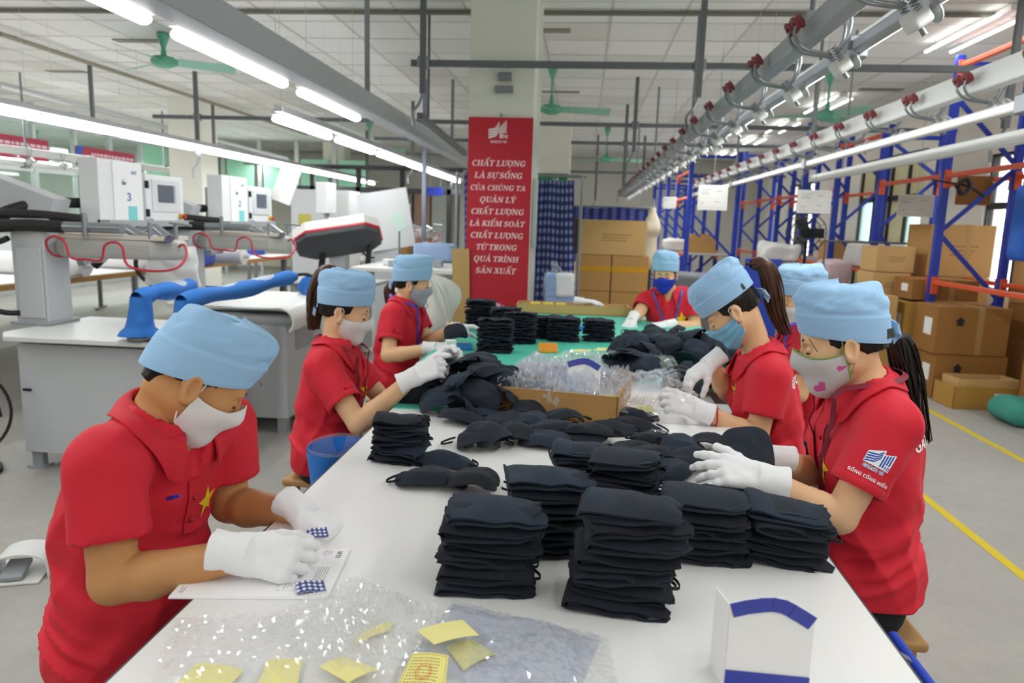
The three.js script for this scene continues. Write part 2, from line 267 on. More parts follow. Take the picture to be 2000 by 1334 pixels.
// ceiling fans
function ceilingFan(x, z, drop, turn, label, s = 1) {
  const t = thing('ceiling_fan', label, 'fan', [x, CEIL, z], turn, 'green ceiling fans'); const g = M.fanGreen;
  mesh('canopy', place(lathe([[0, 0], [0.055, 0], [0.06, -0.03], [0.02, -0.14], [0, -0.14]], 20), 0, 0, 0), g, t);
  mesh('rod', rod([0, -0.1, 0], [0, -drop, 0], 0.013), g, t);
  mesh('motor', place(lathe([[0, 0.14], [0.018, 0.14], [0.03, 0.05], [0.1, 0.035], [0.125, 0], [0.115, -0.035], [0.06, -0.06], [0, -0.065]].reverse(), 28), 0, -drop - 0.04, 0), g, t);
  for (let k = 0; k < 3; k++) { const a = k * Math.PI * 2 / 3; const b = sheet(10, 3, 0.004, (u, v) => { const r = 0.11 + u * 0.55 * s, w = lerp(0.05, 0.075, Math.min(1, u * 3)); return [r, -drop - 0.045 + (v - 0.5) * 0.05 - 0.01 * u, (v - 0.5) * 2 * w]; }); b.rotateY(a); mesh('blade', b, M.fanBlade, t); }
}
M.fanGreen = mat('#5fae8e', 0.4); M.fanBlade = mat('#8fc4ae', 0.45);
ceilingFan(-0.42, -8.32, 0.42, 0.12, 'green ceiling fan right of the bannered column');
ceilingFan(-4.2, -7.06, 0.22, 0.5, 'green ceiling fan above the numbered control cabinet');
ceilingFan(2.6, -8.47, 0.42, 0.9, 'green ceiling fan between the two conveyor rails');
ceilingFan(-4.0, -13.3, 0.42, 0.3, 'far green ceiling fan left of the banner');
ceilingFan(-12.4, -15.6, 0.45, 0.3, 'green ceiling fan beyond the glazed partition');
ceilingFan(0.35, -13.4, 0.5, 0.2, 'far green ceiling fan above the cardboard boxes');
// ---------- distance fields and their meshing ----------
function smin(a, b, k) { const h = k - Math.abs(a - b); return h > 0 ? Math.min(a, b) - h * h / (4 * k) : Math.min(a, b); }
function capsule(a, b, r0, r1 = r0) {
  const ax = a.x, ay = a.y, az = a.z, bx_ = b.x - ax, by = b.y - ay, bz = b.z - az, bb = bx_ * bx_ + by * by + bz * bz || 1e-9;
  return (x, y, z) => { const px = x - ax, py = y - ay, pz = z - az; let h = (px * bx_ + py * by + pz * bz) / bb; h = h < 0 ? 0 : h > 1 ? 1 : h; const dx = px - bx_ * h, dy = py - by * h, dz = pz - bz * h; return Math.sqrt(dx * dx + dy * dy + dz * dz) - (r0 + (r1 - r0) * h); };
}
function ellipsoid(c, X, Y, Z, rx, ry, rz) {
  return (x, y, z) => { const px = x - c.x, py = y - c.y, pz = z - c.z; const a = (px * X.x + py * X.y + pz * X.z), b = (px * Y.x + py * Y.y + pz * Y.z), d = (px * Z.x + py * Z.y + pz * Z.z);
    const k0 = Math.hypot(a / rx, b / ry, d / rz), k1 = Math.hypot(a / rx / rx, b / ry / ry, d / rz / rz); return k1 < 1e-6 ? -Math.min(rx, ry, rz) : k0 * (k0 - 1) / k1; };
}
function blend(list, k) { const n = list.length; return (x, y, z) => { let d = list[0](x, y, z); for (let i = 1; i < n; i++) d = smin(d, list[i](x, y, z), k); return d; }; }
function surfaceNets(f, lo, hi, c) {
  const nx = Math.ceil((hi.x - lo.x) / c) + 1, ny = Math.ceil((hi.y - lo.y) / c) + 1, nz = Math.ceil((hi.z - lo.z) / c) + 1, S = new Float32Array(nx * ny * nz).fill(1), B = 6;
  for (let k = 0; k < nz; k += B) for (let j = 0; j < ny; j += B) for (let i = 0; i < nx; i += B) {
    const d = f(lo.x + (i + B / 2) * c, lo.y + (j + B / 2) * c, lo.z + (k + B / 2) * c), skip = Math.abs(d) > B * c * 1.35;
    for (let r = k; r < Math.min(nz, k + B); r++) for (let q = j; q < Math.min(ny, j + B); q++) for (let p = i; p < Math.min(nx, i + B); p++) S[(r * ny + q) * nx + p] = skip ? d : f(lo.x + p * c, lo.y + q * c, lo.z + r * c);
  }
  const id = new Int32Array(nx * ny * nz).fill(-1), pos = [], idx = [];
  const E = [[0, 1], [2, 3], [4, 5], [6, 7], [0, 2], [1, 3], [4, 6], [5, 7], [0, 4], [1, 5], [2, 6], [3, 7]], v = new Float32Array(8);
  for (let k = 0; k < nz - 1; k++) for (let j = 0; j < ny - 1; j++) for (let i = 0; i < nx - 1; i++) {
    const o = (k * ny + j) * nx + i; let m = 0;
    for (let e = 0; e < 8; e++) { v[e] = S[o + (e & 1) + ((e >> 1) & 1) * nx + ((e >> 2) & 1) * nx * ny]; if (v[e] < 0) m |= 1 << e; }
    if (m === 0 || m === 255) continue;
    let sx = 0, sy = 0, sz = 0, n = 0;
    for (const [a, b] of E) { if ((v[a] < 0) === (v[b] < 0)) continue; const t = v[a] / (v[a] - v[b]); sx += (a & 1) + t * ((b & 1) - (a & 1)); sy += ((a >> 1) & 1) + t * (((b >> 1) & 1) - ((a >> 1) & 1)); sz += ((a >> 2) & 1) + t * (((b >> 2) & 1) - ((a >> 2) & 1)); n++; }
    id[o] = pos.length / 3; pos.push(lo.x + (i + sx / n) * c, lo.y + (j + sy / n) * c, lo.z + (k + sz / n) * c);
  }
  for (let k = 1; k < nz - 1; k++) for (let j = 1; j < ny - 1; j++) for (let i = 1; i < nx - 1; i++) {
    const o = (k * ny + j) * nx + i, s0 = S[o] < 0;
    const quad = (a, b, cc, d, flip) => { if (a < 0 || b < 0 || cc < 0 || d < 0) return; flip ? idx.push(a, cc, b, a, d, cc) : idx.push(a, b, cc, a, cc, d); };
    if (s0 !== (S[o + 1] < 0)) quad(id[o], id[o - nx], id[o - nx - nx * ny], id[o - nx * ny], s0 ? true : false);
    if (s0 !== (S[o + nx] < 0)) quad(id[o], id[o - nx * ny], id[o - 1 - nx * ny], id[o - 1], s0 ? true : false);
    if (s0 !== (S[o + nx * ny] < 0)) quad(id[o], id[o - 1], id[o - 1 - nx], id[o - nx], s0 ? true : false);
  }
  const n = pos.length / 3, nor = new Float32Array(n * 3), uv = new Float32Array(n * 2), e = c * 0.6;
  for (let i = 0; i < n; i++) { const x = pos[3 * i], y = pos[3 * i + 1], z = pos[3 * i + 2]; let a = f(x + e, y, z) - f(x - e, y, z), b = f(x, y + e, z) - f(x, y - e, z), d = f(x, y, z + e) - f(x, y, z - e); const l = Math.hypot(a, b, d) || 1; nor[3 * i] = a / l; nor[3 * i + 1] = b / l; nor[3 * i + 2] = d / l; uv[2 * i] = x + z; uv[2 * i + 1] = y; }
  const g = new THREE.BufferGeometry(); g.setAttribute('position', new THREE.Float32BufferAttribute(pos, 3)); g.setAttribute('normal', new THREE.BufferAttribute(nor, 3)); g.setAttribute('uv', new THREE.BufferAttribute(uv, 2)); g.setIndex(idx);
  // winding: make faces agree with the normals
  if (n) { const A = V(pos[3 * idx[0]], pos[3 * idx[0] + 1], pos[3 * idx[0] + 2]), Bv = V(pos[3 * idx[1]], pos[3 * idx[1] + 1], pos[3 * idx[1] + 2]), C = V(pos[3 * idx[2]], pos[3 * idx[2] + 1], pos[3 * idx[2] + 2]); const fn = Bv.sub(A).cross(C.sub(A)); if (fn.x * nor[3 * idx[0]] + fn.y * nor[3 * idx[0] + 1] + fn.z * nor[3 * idx[0] + 2] < 0) for (let i = 0; i < idx.length; i += 3) { const t = idx[i]; idx[i] = idx[i + 1]; idx[i + 1] = t; } g.setIndex(idx); }
  return g;
}
function bounds(pts, m) { const b = new THREE.Box3().setFromPoints(pts); return [b.min.addScalar(-m), b.max.addScalar(m)]; }
// push a flat print (grid in the plane at c with axes r, u) against a field along -n
function printOn(f, c, n, u, w, h, nu, nv, lift = 0.002, shape, reach = 0.16) {
  n = n.clone().normalize(); u = u.clone().addScaledVector(n, -u.dot(n)).normalize(); const r = u.clone().cross(n);
  return grid(nu, nv, (a, b) => { const [x, y] = shape ? shape(a, b) : [(a - 0.5) * w, (b - 0.5) * h]; const p = c.clone().addScaledVector(r, x).addScaledVector(u, y).addScaledVector(n, reach);
    for (let i = 0, t = 0; i < 60 && t < reach * 2; i++) { const d = f(p.x, p.y, p.z) - lift; if (d < 0.0003) break; const s = Math.max(0.0004, d * 0.7); p.addScaledVector(n, -s); t += s; } return [p.x, p.y, p.z]; });
}
const STAR = (R) => (a, b) => { const t = a * 10, k = Math.floor(t) % 10, s = t - Math.floor(t), P = (i) => { const q = (i * 36 + 90) * RAD, rad = i % 2 ? R * 0.4 : R; return [Math.cos(q) * rad, Math.sin(q) * rad]; }; const p = P(k), q = P(k + 1); return [lerp(p[0], q[0], s) * b, lerp(p[1], q[1], s) * b]; };
// ---------- people ----------
// head field in head space: y = 0 at the eyes, +z forward, +x the person's left
const O = (x, y, z) => V(x, y, z), AX = V(1, 0, 0), AY = V(0, 1, 0), AZ = V(0, 0, 1);
const cranium = ellipsoid(O(0, 0.03, -0.01), AX, AY, AZ, 0.076, 0.088, 0.098);
const faceCore = blend([cranium, ellipsoid(O(0, -0.04, 0.028), AX, AY, AZ, 0.061, 0.08, 0.062), capsule(O(-0.047, -0.055, 0.0), O(0, -0.1, 0.06), 0.022), capsule(O(0.047, -0.055, 0.0), O(0, -0.1, 0.06), 0.022), capsule(O(-0.034, -0.03, 0.058), O(0.034, -0.03, 0.058), 0.026)], 0.03);
const noseF = capsule(O(0, 0.004, 0.086), O(0, -0.034, 0.104), 0.008, 0.014), browF = capsule(O(-0.034, 0.018, 0.076), O(0.034, 0.018, 0.076), 0.014);
const ears = [-1, 1].map((s) => { const c = O(s * 0.082, -0.014, -0.008), X = V(0.94, 0, -0.34 * s).normalize(), Y = V(0, 0.97, -0.24).normalize(), Z = X.clone().cross(Y).multiplyScalar(1); const e = ellipsoid(c, X, Y, Z, 0.009, 0.033, 0.02), hollow = ellipsoid(c.clone().add(V(s * 0.01, 0.002, 0.004)), X, Y, Z, 0.009, 0.021, 0.011), lobe = capsule(c.clone().add(V(-s * 0.002, -0.026, 0.006)), c.clone().add(V(-s * 0.004, -0.02, 0.006)), 0.008); return (x, y, z) => Math.max(smin(e(x, y, z), lobe(x, y, z), 0.012), -hollow(x, y, z)); });
const lids = [-1, 1].map((s) => ellipsoid(O(s * 0.031, -0.004, 0.077), AX, AY, AZ, 0.0165, 0.011, 0.013)), sockets = [-1, 1].map((s) => ellipsoid(O(s * 0.031, 0.0, 0.096), AX, AY, AZ, 0.021, 0.011, 0.016));
const lips = capsule(O(-0.018, -0.068, 0.086), O(0.018, -0.068, 0.086), 0.008);
function headField(x, y, z) {
  let d = faceCore(x, y, z); if (d > 0.06) return d - 0.02;
  d = smin(d, browF(x, y, z), 0.018); d = smin(d, noseF(x, y, z), 0.014); d = smin(d, lips(x, y, z), 0.012);
  for (const s of sockets) { const q = -s(x, y, z); d = -smin(-d, -q, 0.012); }
  for (const l of lids) d = smin(d, l(x, y, z), 0.004);
  return smin(d, Math.min(ears[0](x, y, z), ears[1](x, y, z)), 0.01);
}
const maskField = blend([faceCore, noseF], 0.035);
function handField(side, o) {         // wrist at 0, fingers along +z, back of the hand +y, thumb on +x for side = 1
  const list = [], pts = [], s = side, k = o.k || 1, cs = o.curl, X = [0.031, 0.0105, -0.0105, -0.03], L = [0.07, 0.078, 0.072, 0.056], base = [0.088, 0.092, 0.087, 0.078];
  const palm = []; for (let i = 0; i < 4; i++) palm.push(capsule(V(s * X[i] * 0.62 * k, 0, 0.006), V(s * X[i] * k, 0.002, base[i] * k), 0.0165, 0.0135));
  palm.push(capsule(V(s * 0.012, -0.006, 0.01), V(s * 0.034 * k, -0.012, 0.045 * k), 0.017, 0.014));
  const fingers = [];
  for (let i = 0; i < 4; i++) {
    let p = V(s * X[i] * k, 0.002, base[i] * k), ang = 0; const sp = (o.spread || 0.06) * (1.5 - i) * s, c = Array.isArray(cs[i]) ? cs[i] : [cs[i], cs[i] * 1.15, cs[i] * 0.8], seg = [0.46, 0.3, 0.24], segs = [];
    for (let j = 0; j < 3; j++) { ang += c[j]; const q = p.clone().add(V(Math.sin(sp) * Math.cos(ang), -Math.sin(ang), Math.cos(ang)).multiplyScalar(L[i] * k * seg[j])); segs.push(capsule(p, q, 0.0108 - j * 0.0008, 0.0102 - j * 0.0009)); p = q; pts.push(q); }
    fingers.push(blend(segs, 0.006));
  }
  const th = o.thumb || [0.55, 0.35, 0.35]; let p = V(s * 0.026 * k, -0.008, 0.026 * k), d = V(s * Math.sin(th[0]), -th[1], Math.cos(th[0])).normalize(); const segs = []; const TL = [0.042, 0.032, 0.026];
  for (let j = 0; j < 3; j++) { const q = p.clone().addScaledVector(d, TL[j] * k); segs.push(capsule(p, q, 0.0135 - j * 0.001, 0.012 - j * 0.001)); p = q; pts.push(q); d = d.clone().add(V(-s * th[2] * 0.8, -th[2] * 0.35, th[2] * 0.4)).normalize(); }
  const pf = blend(palm, 0.016), tf = blend(segs, 0.006), cuff = (x, y, z) => { const t = (z + 0.06) / 0.07, rx = lerp(o.cuff || 0.041, 0.031, clamp(t, 0, 1)), ry = rx * 0.88; const q = Math.hypot(x / rx, y / ry) - 1; return Math.max(q * ry, -0.055 - z, z - 0.012); };
  const f = (x, y, z) => { let v = smin(pf(x, y, z), tf(x, y, z), 0.012); v = smin(v, cuff(x, y, z), 0.02); let w = fingers[0](x, y, z); for (let i = 1; i < 4; i++) w = Math.min(w, fingers[i](x, y, z)); return smin(v, w, 0.007) + 0.0012 * noise(x * 60, y * 60, z * 45); };
  return { f, pts: [...pts, V(0.045, 0.045, -0.055), V(-0.045, -0.045, 0)] };
}
function gloveGeo(side, o, wrist, dir, back) {
  const { f, pts } = handField(side, o), [lo, hi] = bounds(pts, 0.022), g = surfaceNets(f, lo, hi, o.cell || 0.0038);
  const Z = dir.clone().normalize(), Y = back.clone().addScaledVector(Z, -back.dot(Z)).normalize(), X = Y.clone().cross(Z); g.applyMatrix4(new THREE.Matrix4().makeBasis(X, Y, Z)); g.translate(wrist.x, wrist.y, wrist.z); return g;
}
function capGeo(o) {
  const a = o.a || 0.09, b = o.b || 0.113, H = o.h || 0.15, yf = o.front ?? 0.036, yb = o.back ?? -0.012, sd = o.seed || 1, lean = o.lean || 0, nU = 84, nV = 40;
  const prof = o.prof || [[0, 1.0], [0.06, 1.02], [0.30, 1.05], [0.44, 1.06], [0.455, 1.03], [0.6, 1.035], [0.72, 1.03], [0.8, 1.0], [0.87, 0.93], [0.92, 0.83], [0.96, 0.66], [0.985, 0.42], [1, 0]];
  return grid(nU, nV, (u, v) => {
    const th = u * Math.PI * 2, sx = Math.sin(th), cz = Math.cos(th); let k = 0; while (k < prof.length - 2 && v > prof[k + 1][0]) k++;
    const t = (v - prof[k][0]) / (prof[k + 1][0] - prof[k][0]); let r = lerp(prof[k][1], prof[k + 1][1], prof[k + 1][0] - prof[k][0] > 0.1 ? sstep(0, 1, t) * 0.4 + t * 0.6 : t);
    const up = sstep(0.46, 0.62, v) * (1 - 0.3 * sstep(0.95, 1, v)); const w = noise(sx * 2.2 + sd * 3, v * 6 - cz * 1.3, cz * 2.2) , w2 = noise(sx * 5 + sd, v * 13 + cz * 3, cz * 5 + 9);
    r *= 1 + up * (1 - 0.6 * sstep(0.85, 0.97, v)) * (0.06 * w + 0.016 * w2) + 0.005 * w2; if (r < 0) r = 0;
    const base = lerp(yb, yf, cz * 0.5 + 0.5), hv = v < 0.8 ? v / 0.8 * 0.8 : lerp(0.8, 1, Math.sin((v - 0.8) / 0.2 * 1.5708)); let y = base * (1 - 0.65 * hv) + 0.01 * hv + H * hv + up * 0.003 * w2 + up * 0.012 * noise(sx * 1.5 + sd * 7, cz * 1.5, sd) * (1 - sstep(0.9, 1, v) * 0.3);
    return [a * r * sx, y, b * r * cz - 0.01 + lean * hv * hv];
  }, true);
}
function tieGeo() { return sheet(10, 3, 0.004, (u, v) => [0.016 * Math.sin(u * 5) + (u - 0.5) * 0.02, -0.005 - u * 0.04 + (v - 0.5) * 0.03, -0.118 - 0.02 * Math.sin(u * 3)]); }
function maskGeo(o) {
  const am = o.width || 1.46, nu = 36, nv = 18, c0 = V(0, -0.055, 0.0), R = [];
  for (let j = 0; j <= nv; j++) { R.push([]); for (let i = 0; i <= nu; i++) {
    const u = i / nu * 2 - 1, s = Math.abs(u), top = lerp(o.top ?? 0.46, 0.42, Math.pow(s, 1.1)) - 0.13 * Math.sin(s * Math.PI) * (o.dip ?? 1), low = lerp(-1.02, -0.55, Math.pow(s, 1.35)), ph = lerp(low, top, j / nv), al = u * am;
    const d = V(Math.sin(al) * Math.cos(ph), Math.sin(ph), Math.cos(al) * Math.cos(ph)); let r = 0.18; for (let q = 0; q < 40; q++) { const e = maskField(c0.x + d.x * r, c0.y + d.y * r, c0.z + d.z * r) - 0.006; if (e < 0.0004) break; r -= e * 0.7; } R[j].push({ d, r }); } }
  for (let it = 0; it < 5; it++) { const Q = R.map((row) => row.map((e) => e.r)); for (let j = 1; j < nv; j++) for (let i = 1; i < nu; i++) R[j][i].r = Math.max(Q[j][i], 0.25 * (Q[j - 1][i] + Q[j + 1][i] + Q[j][i - 1] + Q[j][i + 1])); }
  const mid = (u, v) => { const fx = u * nu, fy = v * nv, i = Math.min(nu - 1, Math.floor(fx)), j = Math.min(nv - 1, Math.floor(fy)), a = fx - i, b = fy - j; const P = (jj, ii) => { const e = R[jj][ii]; const ridge = o.ridge ? 0.007 * Math.exp(-Math.pow((ii / nu * 2 - 1) / 0.12, 2)) : 0, pl = o.pleats ? 0.0022 * Math.sin(jj / nv * Math.PI * 7) : 0; return c0.clone().addScaledVector(e.d, e.r + ridge + pl); }; const p = P(j, i).multiplyScalar((1 - a) * (1 - b)).addScaledVector(P(j, i + 1), a * (1 - b)).addScaledVector(P(j + 1, i), (1 - a) * b).addScaledVector(P(j + 1, i + 1), a * b); return [p.x, p.y, p.z]; };
  const corner = (s, v) => V(...mid(s < 0 ? 0.005 : 0.995, v));
  return { geo: sheet(nu, nv, 0.003, (u, v) => mid(1 - u, v)), corner, mid };
}
function ponytailGeo(pts, r, n = 34, wild = 0.5) {
  const c = new THREE.CatmullRomCurve3(pts), out = [pipe2(c, (t) => r * 0.86 * Math.sin(Math.PI * (0.14 + 0.82 * Math.pow(t, 0.8))), 26, 10)];
  for (let i = 0; i < n; i++) { const a = rr(0, 6.28), q = Math.sqrt(rnd()), sw = rr(-1, 1); const pp = []; for (let j = 0; j <= 8; j++) { const t = j / 8, p = c.getPoint(Math.min(1, t * rr(0.97, 1.0))), w = r * (0.3 + 0.65 * Math.sin(Math.PI * (0.1 + 0.75 * t))) * q; pp.push(p.add(V(Math.cos(a + sw * t) * w, 0.12 * Math.sin(a) * w, Math.sin(a + sw * t) * w)).add(V(rr(-1, 1), rr(-1, 1), rr(-1, 1)).multiplyScalar(0.004 * wild * t))); } out.push(pipe2(new THREE.CatmullRomCurve3(pp), (t) => 0.0034 * (1 - 0.7 * t) + 0.0005, 18, 5)); }
  return join(out);
}
function pipe2(curve, rad, seg, n) { // tube with varying radius
  const fr = curve.computeFrenetFrames(seg, false);
  return grid(n, seg, (u, v) => { const k = Math.round(v * seg), p = curve.getPoint(v), r = rad(v), a = u * Math.PI * 2; const N = fr.normals[k], B = fr.binormals[k]; return [p.x + r * (Math.cos(a) * N.x + Math.sin(a) * B.x), p.y + r * (Math.cos(a) * N.y + Math.sin(a) * B.y), p.z + r * (Math.cos(a) * N.z + Math.sin(a) * B.z)]; }, true);
}
function makePerson(o) {
  const base = V(o.hip.x, 0, o.hip.z), t = thing('person', o.label, 'person', base), man = !!o.man, hs = o.hs || 1, cell = o.cell || 0.009;
  const put = (name, geo, m, label) => { if (Array.isArray(geo)) geo = join(geo); geo.translate(-base.x, 0, -base.z); const home = { star_print: 'polo_shirt', shirt_text: 'polo_shirt', sleeve_print: 'polo_shirt', placket: 'polo_shirt', button: 'polo_shirt', sleeve_hem: 'polo_shirt', collar: 'polo_shirt', ear_loop: 'face_mask', mask_trim: 'face_mask', mask_print: 'face_mask', cap_tie: 'cap', cap_fastener: 'cap', cap_print: 'cap', eyebrow: 'body', eyelashes: 'body', hair_wisp: 'hair' }[name]; const q = mesh(name, geo, m, (home && t.children.find((c) => c.name === home)) || t); if (label) q.userData.label = label; return q; };
  // frames
  const ps = o.psi * RAD, th = o.pitch * RAD, F = V(Math.cos(ps) * Math.cos(th), -Math.sin(th), -Math.sin(ps) * Math.cos(th)), U0 = V(Math.cos(ps) * Math.sin(th), Math.cos(th), -Math.sin(ps) * Math.sin(th)), ro = (o.roll || 0) * RAD, X0 = U0.clone().cross(F), X = X0.clone().multiplyScalar(Math.cos(ro)).addScaledVector(U0, Math.sin(ro)), U = F.clone().cross(X);
  const HM = new THREE.Matrix4().makeBasis(X, U, F).scale(V(hs, hs, hs)).setPosition(o.head), HI = HM.clone().invert();
  const toHead = (p) => p.clone().applyMatrix4(HI), fromHead = (p) => p.clone().applyMatrix4(HM), hg = (g) => g.applyMatrix4(HM);
  const lat = o.sL.clone().sub(o.sR).normalize(), Uc = o.neck.clone().sub(o.chest).normalize(), Fc = lat.clone().cross(Uc).normalize(), Up = o.chest.clone().sub(o.hip).normalize(), Fp = lat.clone().cross(Up).normalize(), w = o.wide || 1;
  // body: torso core, neck, arms and the finer head as one surface
  const armR = man ? [0.05, 0.042, 0.043, 0.029] : [0.046, 0.039, 0.04, 0.026], nk = man ? 0.056 : 0.048, nTop = fromHead(V(0, -0.055, -0.03));
  const armF = [[o.sL, o.eL, o.wL], [o.sR, o.eR, o.wR]].map(([s, e, q]) => { const m = e.clone().lerp(q, 0.28).add(V(0, -0.004, 0)); return blend([capsule(s, e, armR[0], armR[1]), capsule(e, m, armR[1] * 0.98, armR[2]), capsule(m, q, armR[2], armR[3])], 0.012); });
  const core = blend([ellipsoid(o.chest, lat, Uc, Fc, 0.13 * w, 0.17, 0.085), ellipsoid(o.hip.clone().lerp(o.chest, 0.3), lat, Up, Fp, 0.13 * w, 0.2, 0.09), capsule(o.sL, o.sR, 0.045), capsule(o.neck.clone().addScaledVector(Uc, -0.06), nTop, nk * 1.05, nk), capsule(o.neck, o.sL.clone().lerp(o.neck, 0.35), 0.05, 0.035), capsule(o.neck, o.sR.clone().lerp(o.neck, 0.35), 0.05, 0.035)], 0.03);
  const bodyF = (x, y, z) => smin(core(x, y, z), Math.min(armF[0](x, y, z), armF[1](x, y, z)), 0.02);
  const [bl, bh] = bounds([o.hip, o.chest, nTop, o.sL, o.sR, o.eL, o.eR, o.wL, o.wR], 0.17);
  const hv = V(0, 0, 0), headW = (x, y, z) => { hv.set(x, y, z).applyMatrix4(HI); return headField(hv.x, hv.y, hv.z) * hs; }, neckW = capsule(o.neck, nTop, nk * 1.03, nk);
  const headAll = (x, y, z) => smin(headW(x, y, z), neckW(x, y, z), 0.03);
  const hb = 0.135 * hs, hc = o.headCell || 0.005;
  const hg0 = surfaceNets(headAll, V(o.head.x - hb, o.head.y - hb, o.head.z - hb), V(o.head.x + hb, o.head.y + hb, o.head.z + hb), hc);
  put('body', [surfaceNets(bodyF, bl, bh, cell), hg0], o.skin || M.skin);
  // hair
  { const sh = ellipsoid(O(0, 0.03, -0.012), AX, AY, AZ, o.shortHair ? 0.078 : 0.08, 0.09, o.shortHair ? 0.099 : 0.102), nape = capsule(O(0, -0.02, -0.06), O(0, -0.045, -0.055), o.shortHair ? 0.042 : 0.05);
    const hf = (x, y, z) => { let d = smin(sh(x, y, z), nape(x, y, z), 0.02); const front = y > -0.0 ? z - (0.036 + 0.25 * Math.max(0, y - 0.01)) : z - (-0.012 + (y + 0.0) * (o.shortHair ? 0.9 : 0.35)); const low = (o.shortHair ? -0.06 : -0.04) - y + (z > -0.06 ? 0.0 : 0); const burn = Math.max(Math.abs(z - 0.024) - 0.012, -0.028 - y, Math.abs(Math.abs(x) - 0.075) - 0.02); d = Math.max(d, Math.min(front, burn), low); return d + 0.001 * noise(x * 160, y * 30, z * 160); };
    put('hair', hg(surfaceNets(hf, V(-0.1, -0.08, -0.13), V(0.1, 0.13, 0.12), 0.0045)), o.hair || M.hair); }
  if (o.tail) put('ponytail', ponytailGeo(o.tail, o.tailR || 0.032, Math.round((o.tailN || 34) * 1.7)), o.tailMat || o.hair || M.hair);
  if (o.wisp) put('hair_wisp', o.wisp.map((w_) => hg(pipe(w_.map((p) => V(...p)), 0.0009, 14, 5))), o.hair || M.hair);
  for (const s of [-1, 1]) {
    put('eyebrow', hg(pipe2(new THREE.CatmullRomCurve3([V(s * 0.014, 0.02, 0.093), V(s * 0.028, 0.025, 0.09), V(s * 0.047, 0.021, 0.074)]), (q) => 0.0032 * Math.sin(Math.PI * (0.2 + 0.7 * q)), 10, 6).scale(1, 1, 1)), o.hair || M.hair);
    put('eyelashes', hg(pipe2(new THREE.CatmullRomCurve3([V(s * 0.0175, -0.009, 0.0855), V(s * 0.03, -0.0115, 0.0905), V(s * 0.045, -0.0085, 0.081)]), (q) => 0.0017 * Math.sin(Math.PI * (0.15 + 0.7 * q)) + 0.0004, 10, 6)), M.hair);
  }
  // cap
  const cp = { seed: o.seed, ...(o.cap || {}) }, cap = place(capGeo(cp), 0, 0, 0, (cp.tilt || 0) * RAD, 0, (cp.side || 0) * RAD);
  const capM = put('cap', hg(cap), M.capBlue, 'light blue cloth cap');
  if (!man || o.tie) put('cap_tie', hg(place(tieGeo(), 0, cp.tieY ?? 0.0, cp.tieZ ?? 0.0)), M.capBlue);
  if (o.capTag) put('cap_fastener', hg(rbx(0.004, 0.024, 0.02, 0.001, ...o.capTag)), mat('#4b5046', 0.8), 'dark grey fastener patch on the cap');
  if (o.capMark) { const cm = canvasTex(64, 32, (x, w_, h_) => { x.clearRect(0, 0, w_, h_); x.fillStyle = '#2a56b4'; x.font = 'bold 22px sans-serif'; x.fillText('M10', 6, 22); }); put('cap_print', hg(place(new THREE.PlaneGeometry(0.028, 0.013), ...o.capMark)), mat('#ffffff', 0.8, { map: cm, transparent: true }), 'small blue cap print'); }
  // face mask and ear loops
  { const mg = maskGeo(o.mask || {}), m = put('face_mask', hg(mg.geo), (o.mask && o.mask.mat) || M.maskWhite, o.maskLabel);
    for (const s of [-1, 1]) { const a = mg.corner(s, 0.97), b = mg.corner(s, 0.06); put('ear_loop', hg(pipe([a, V(s * 0.078, 0.012, 0.008), V(s * 0.0795, 0.0175, -0.01), V(s * 0.074, -0.004, -0.028), V(s * 0.074, -0.034, -0.016), b], (o.mask && o.mask.loop) || 0.002, 30, 6)), (o.mask && (o.mask.loopMat || o.mask.mat)) || M.maskWhite); }
    if (o.mask && o.mask.trim) { const e = []; for (let i = 0; i <= 30; i++) e.push(V(...mg.mid(i / 30, 1))); put('mask_trim', [hg(pipe(e, 0.003, 50, 6)), ...[0, 1].map((q) => hg(pipe([0, 0.25, 0.5, 0.75, 1].map((v) => V(...mg.mid(q, v))), 0.003, 16, 6)))], o.mask.trim, 'green mask binding'); }
    if (o.mask && o.mask.hearts) for (const [hu, hv2, hs2, rot] of o.mask.hearts) put('mask_print', hg(grid(24, 3, (u, v) => { const a = u * 6.283, hx = 16 * Math.pow(Math.sin(a), 3) / 17 * v, hy = (13 * Math.cos(a) - 5 * Math.cos(2 * a) - 2 * Math.cos(3 * a) - Math.cos(4 * a)) / 17 * v, x2 = hx * Math.cos(rot) - hy * Math.sin(rot), y2 = hx * Math.sin(rot) + hy * Math.cos(rot); const p = V(...mg.mid(hu + x2 * hs2 * 0.55, hv2 + y2 * hs2)); const c = V(0, -0.055, 0); return p.add(p.clone().sub(c).normalize().multiplyScalar(0.0024)).toArray(); })), mat('#d8579b', 0.8), 'pink heart print'); }
  // shirt
  const lo = o.loose || 0.016, slv = [[o.sL, o.eL], [o.sR, o.eR]].map(([s, e]) => { const d = e.clone().sub(s), L = d.length(); d.normalize(); const end = s.clone().addScaledVector(d, L * (o.sleeve || 0.64)), r0 = armR[0] + 0.02, r1 = armR[1] + 0.026, c = capsule(s, end.clone().addScaledVector(d, 0.05), r0, r1), inner = capsule(end.clone().addScaledVector(d, -0.025), end.clone().addScaledVector(d, 0.2), r1 - 0.012, r1 - 0.006), k = end.dot(d); return { f: (x, y, z) => Math.max(c(x, y, z), x * d.x + y * d.y + z * d.z - k), inner, d, end, r: r1 }; });
  const bust = man ? [] : [-1, 1].map((s) => capsule(o.chest.clone().addScaledVector(Fc, 0.055).addScaledVector(lat, s * 0.07).addScaledVector(Uc, -0.01), o.chest.clone().addScaledVector(Fc, 0.05).addScaledVector(lat, s * 0.06).addScaledVector(Uc, 0.05), 0.062, 0.045));
  const belly = o.hip.clone().lerp(o.chest, 0.5);
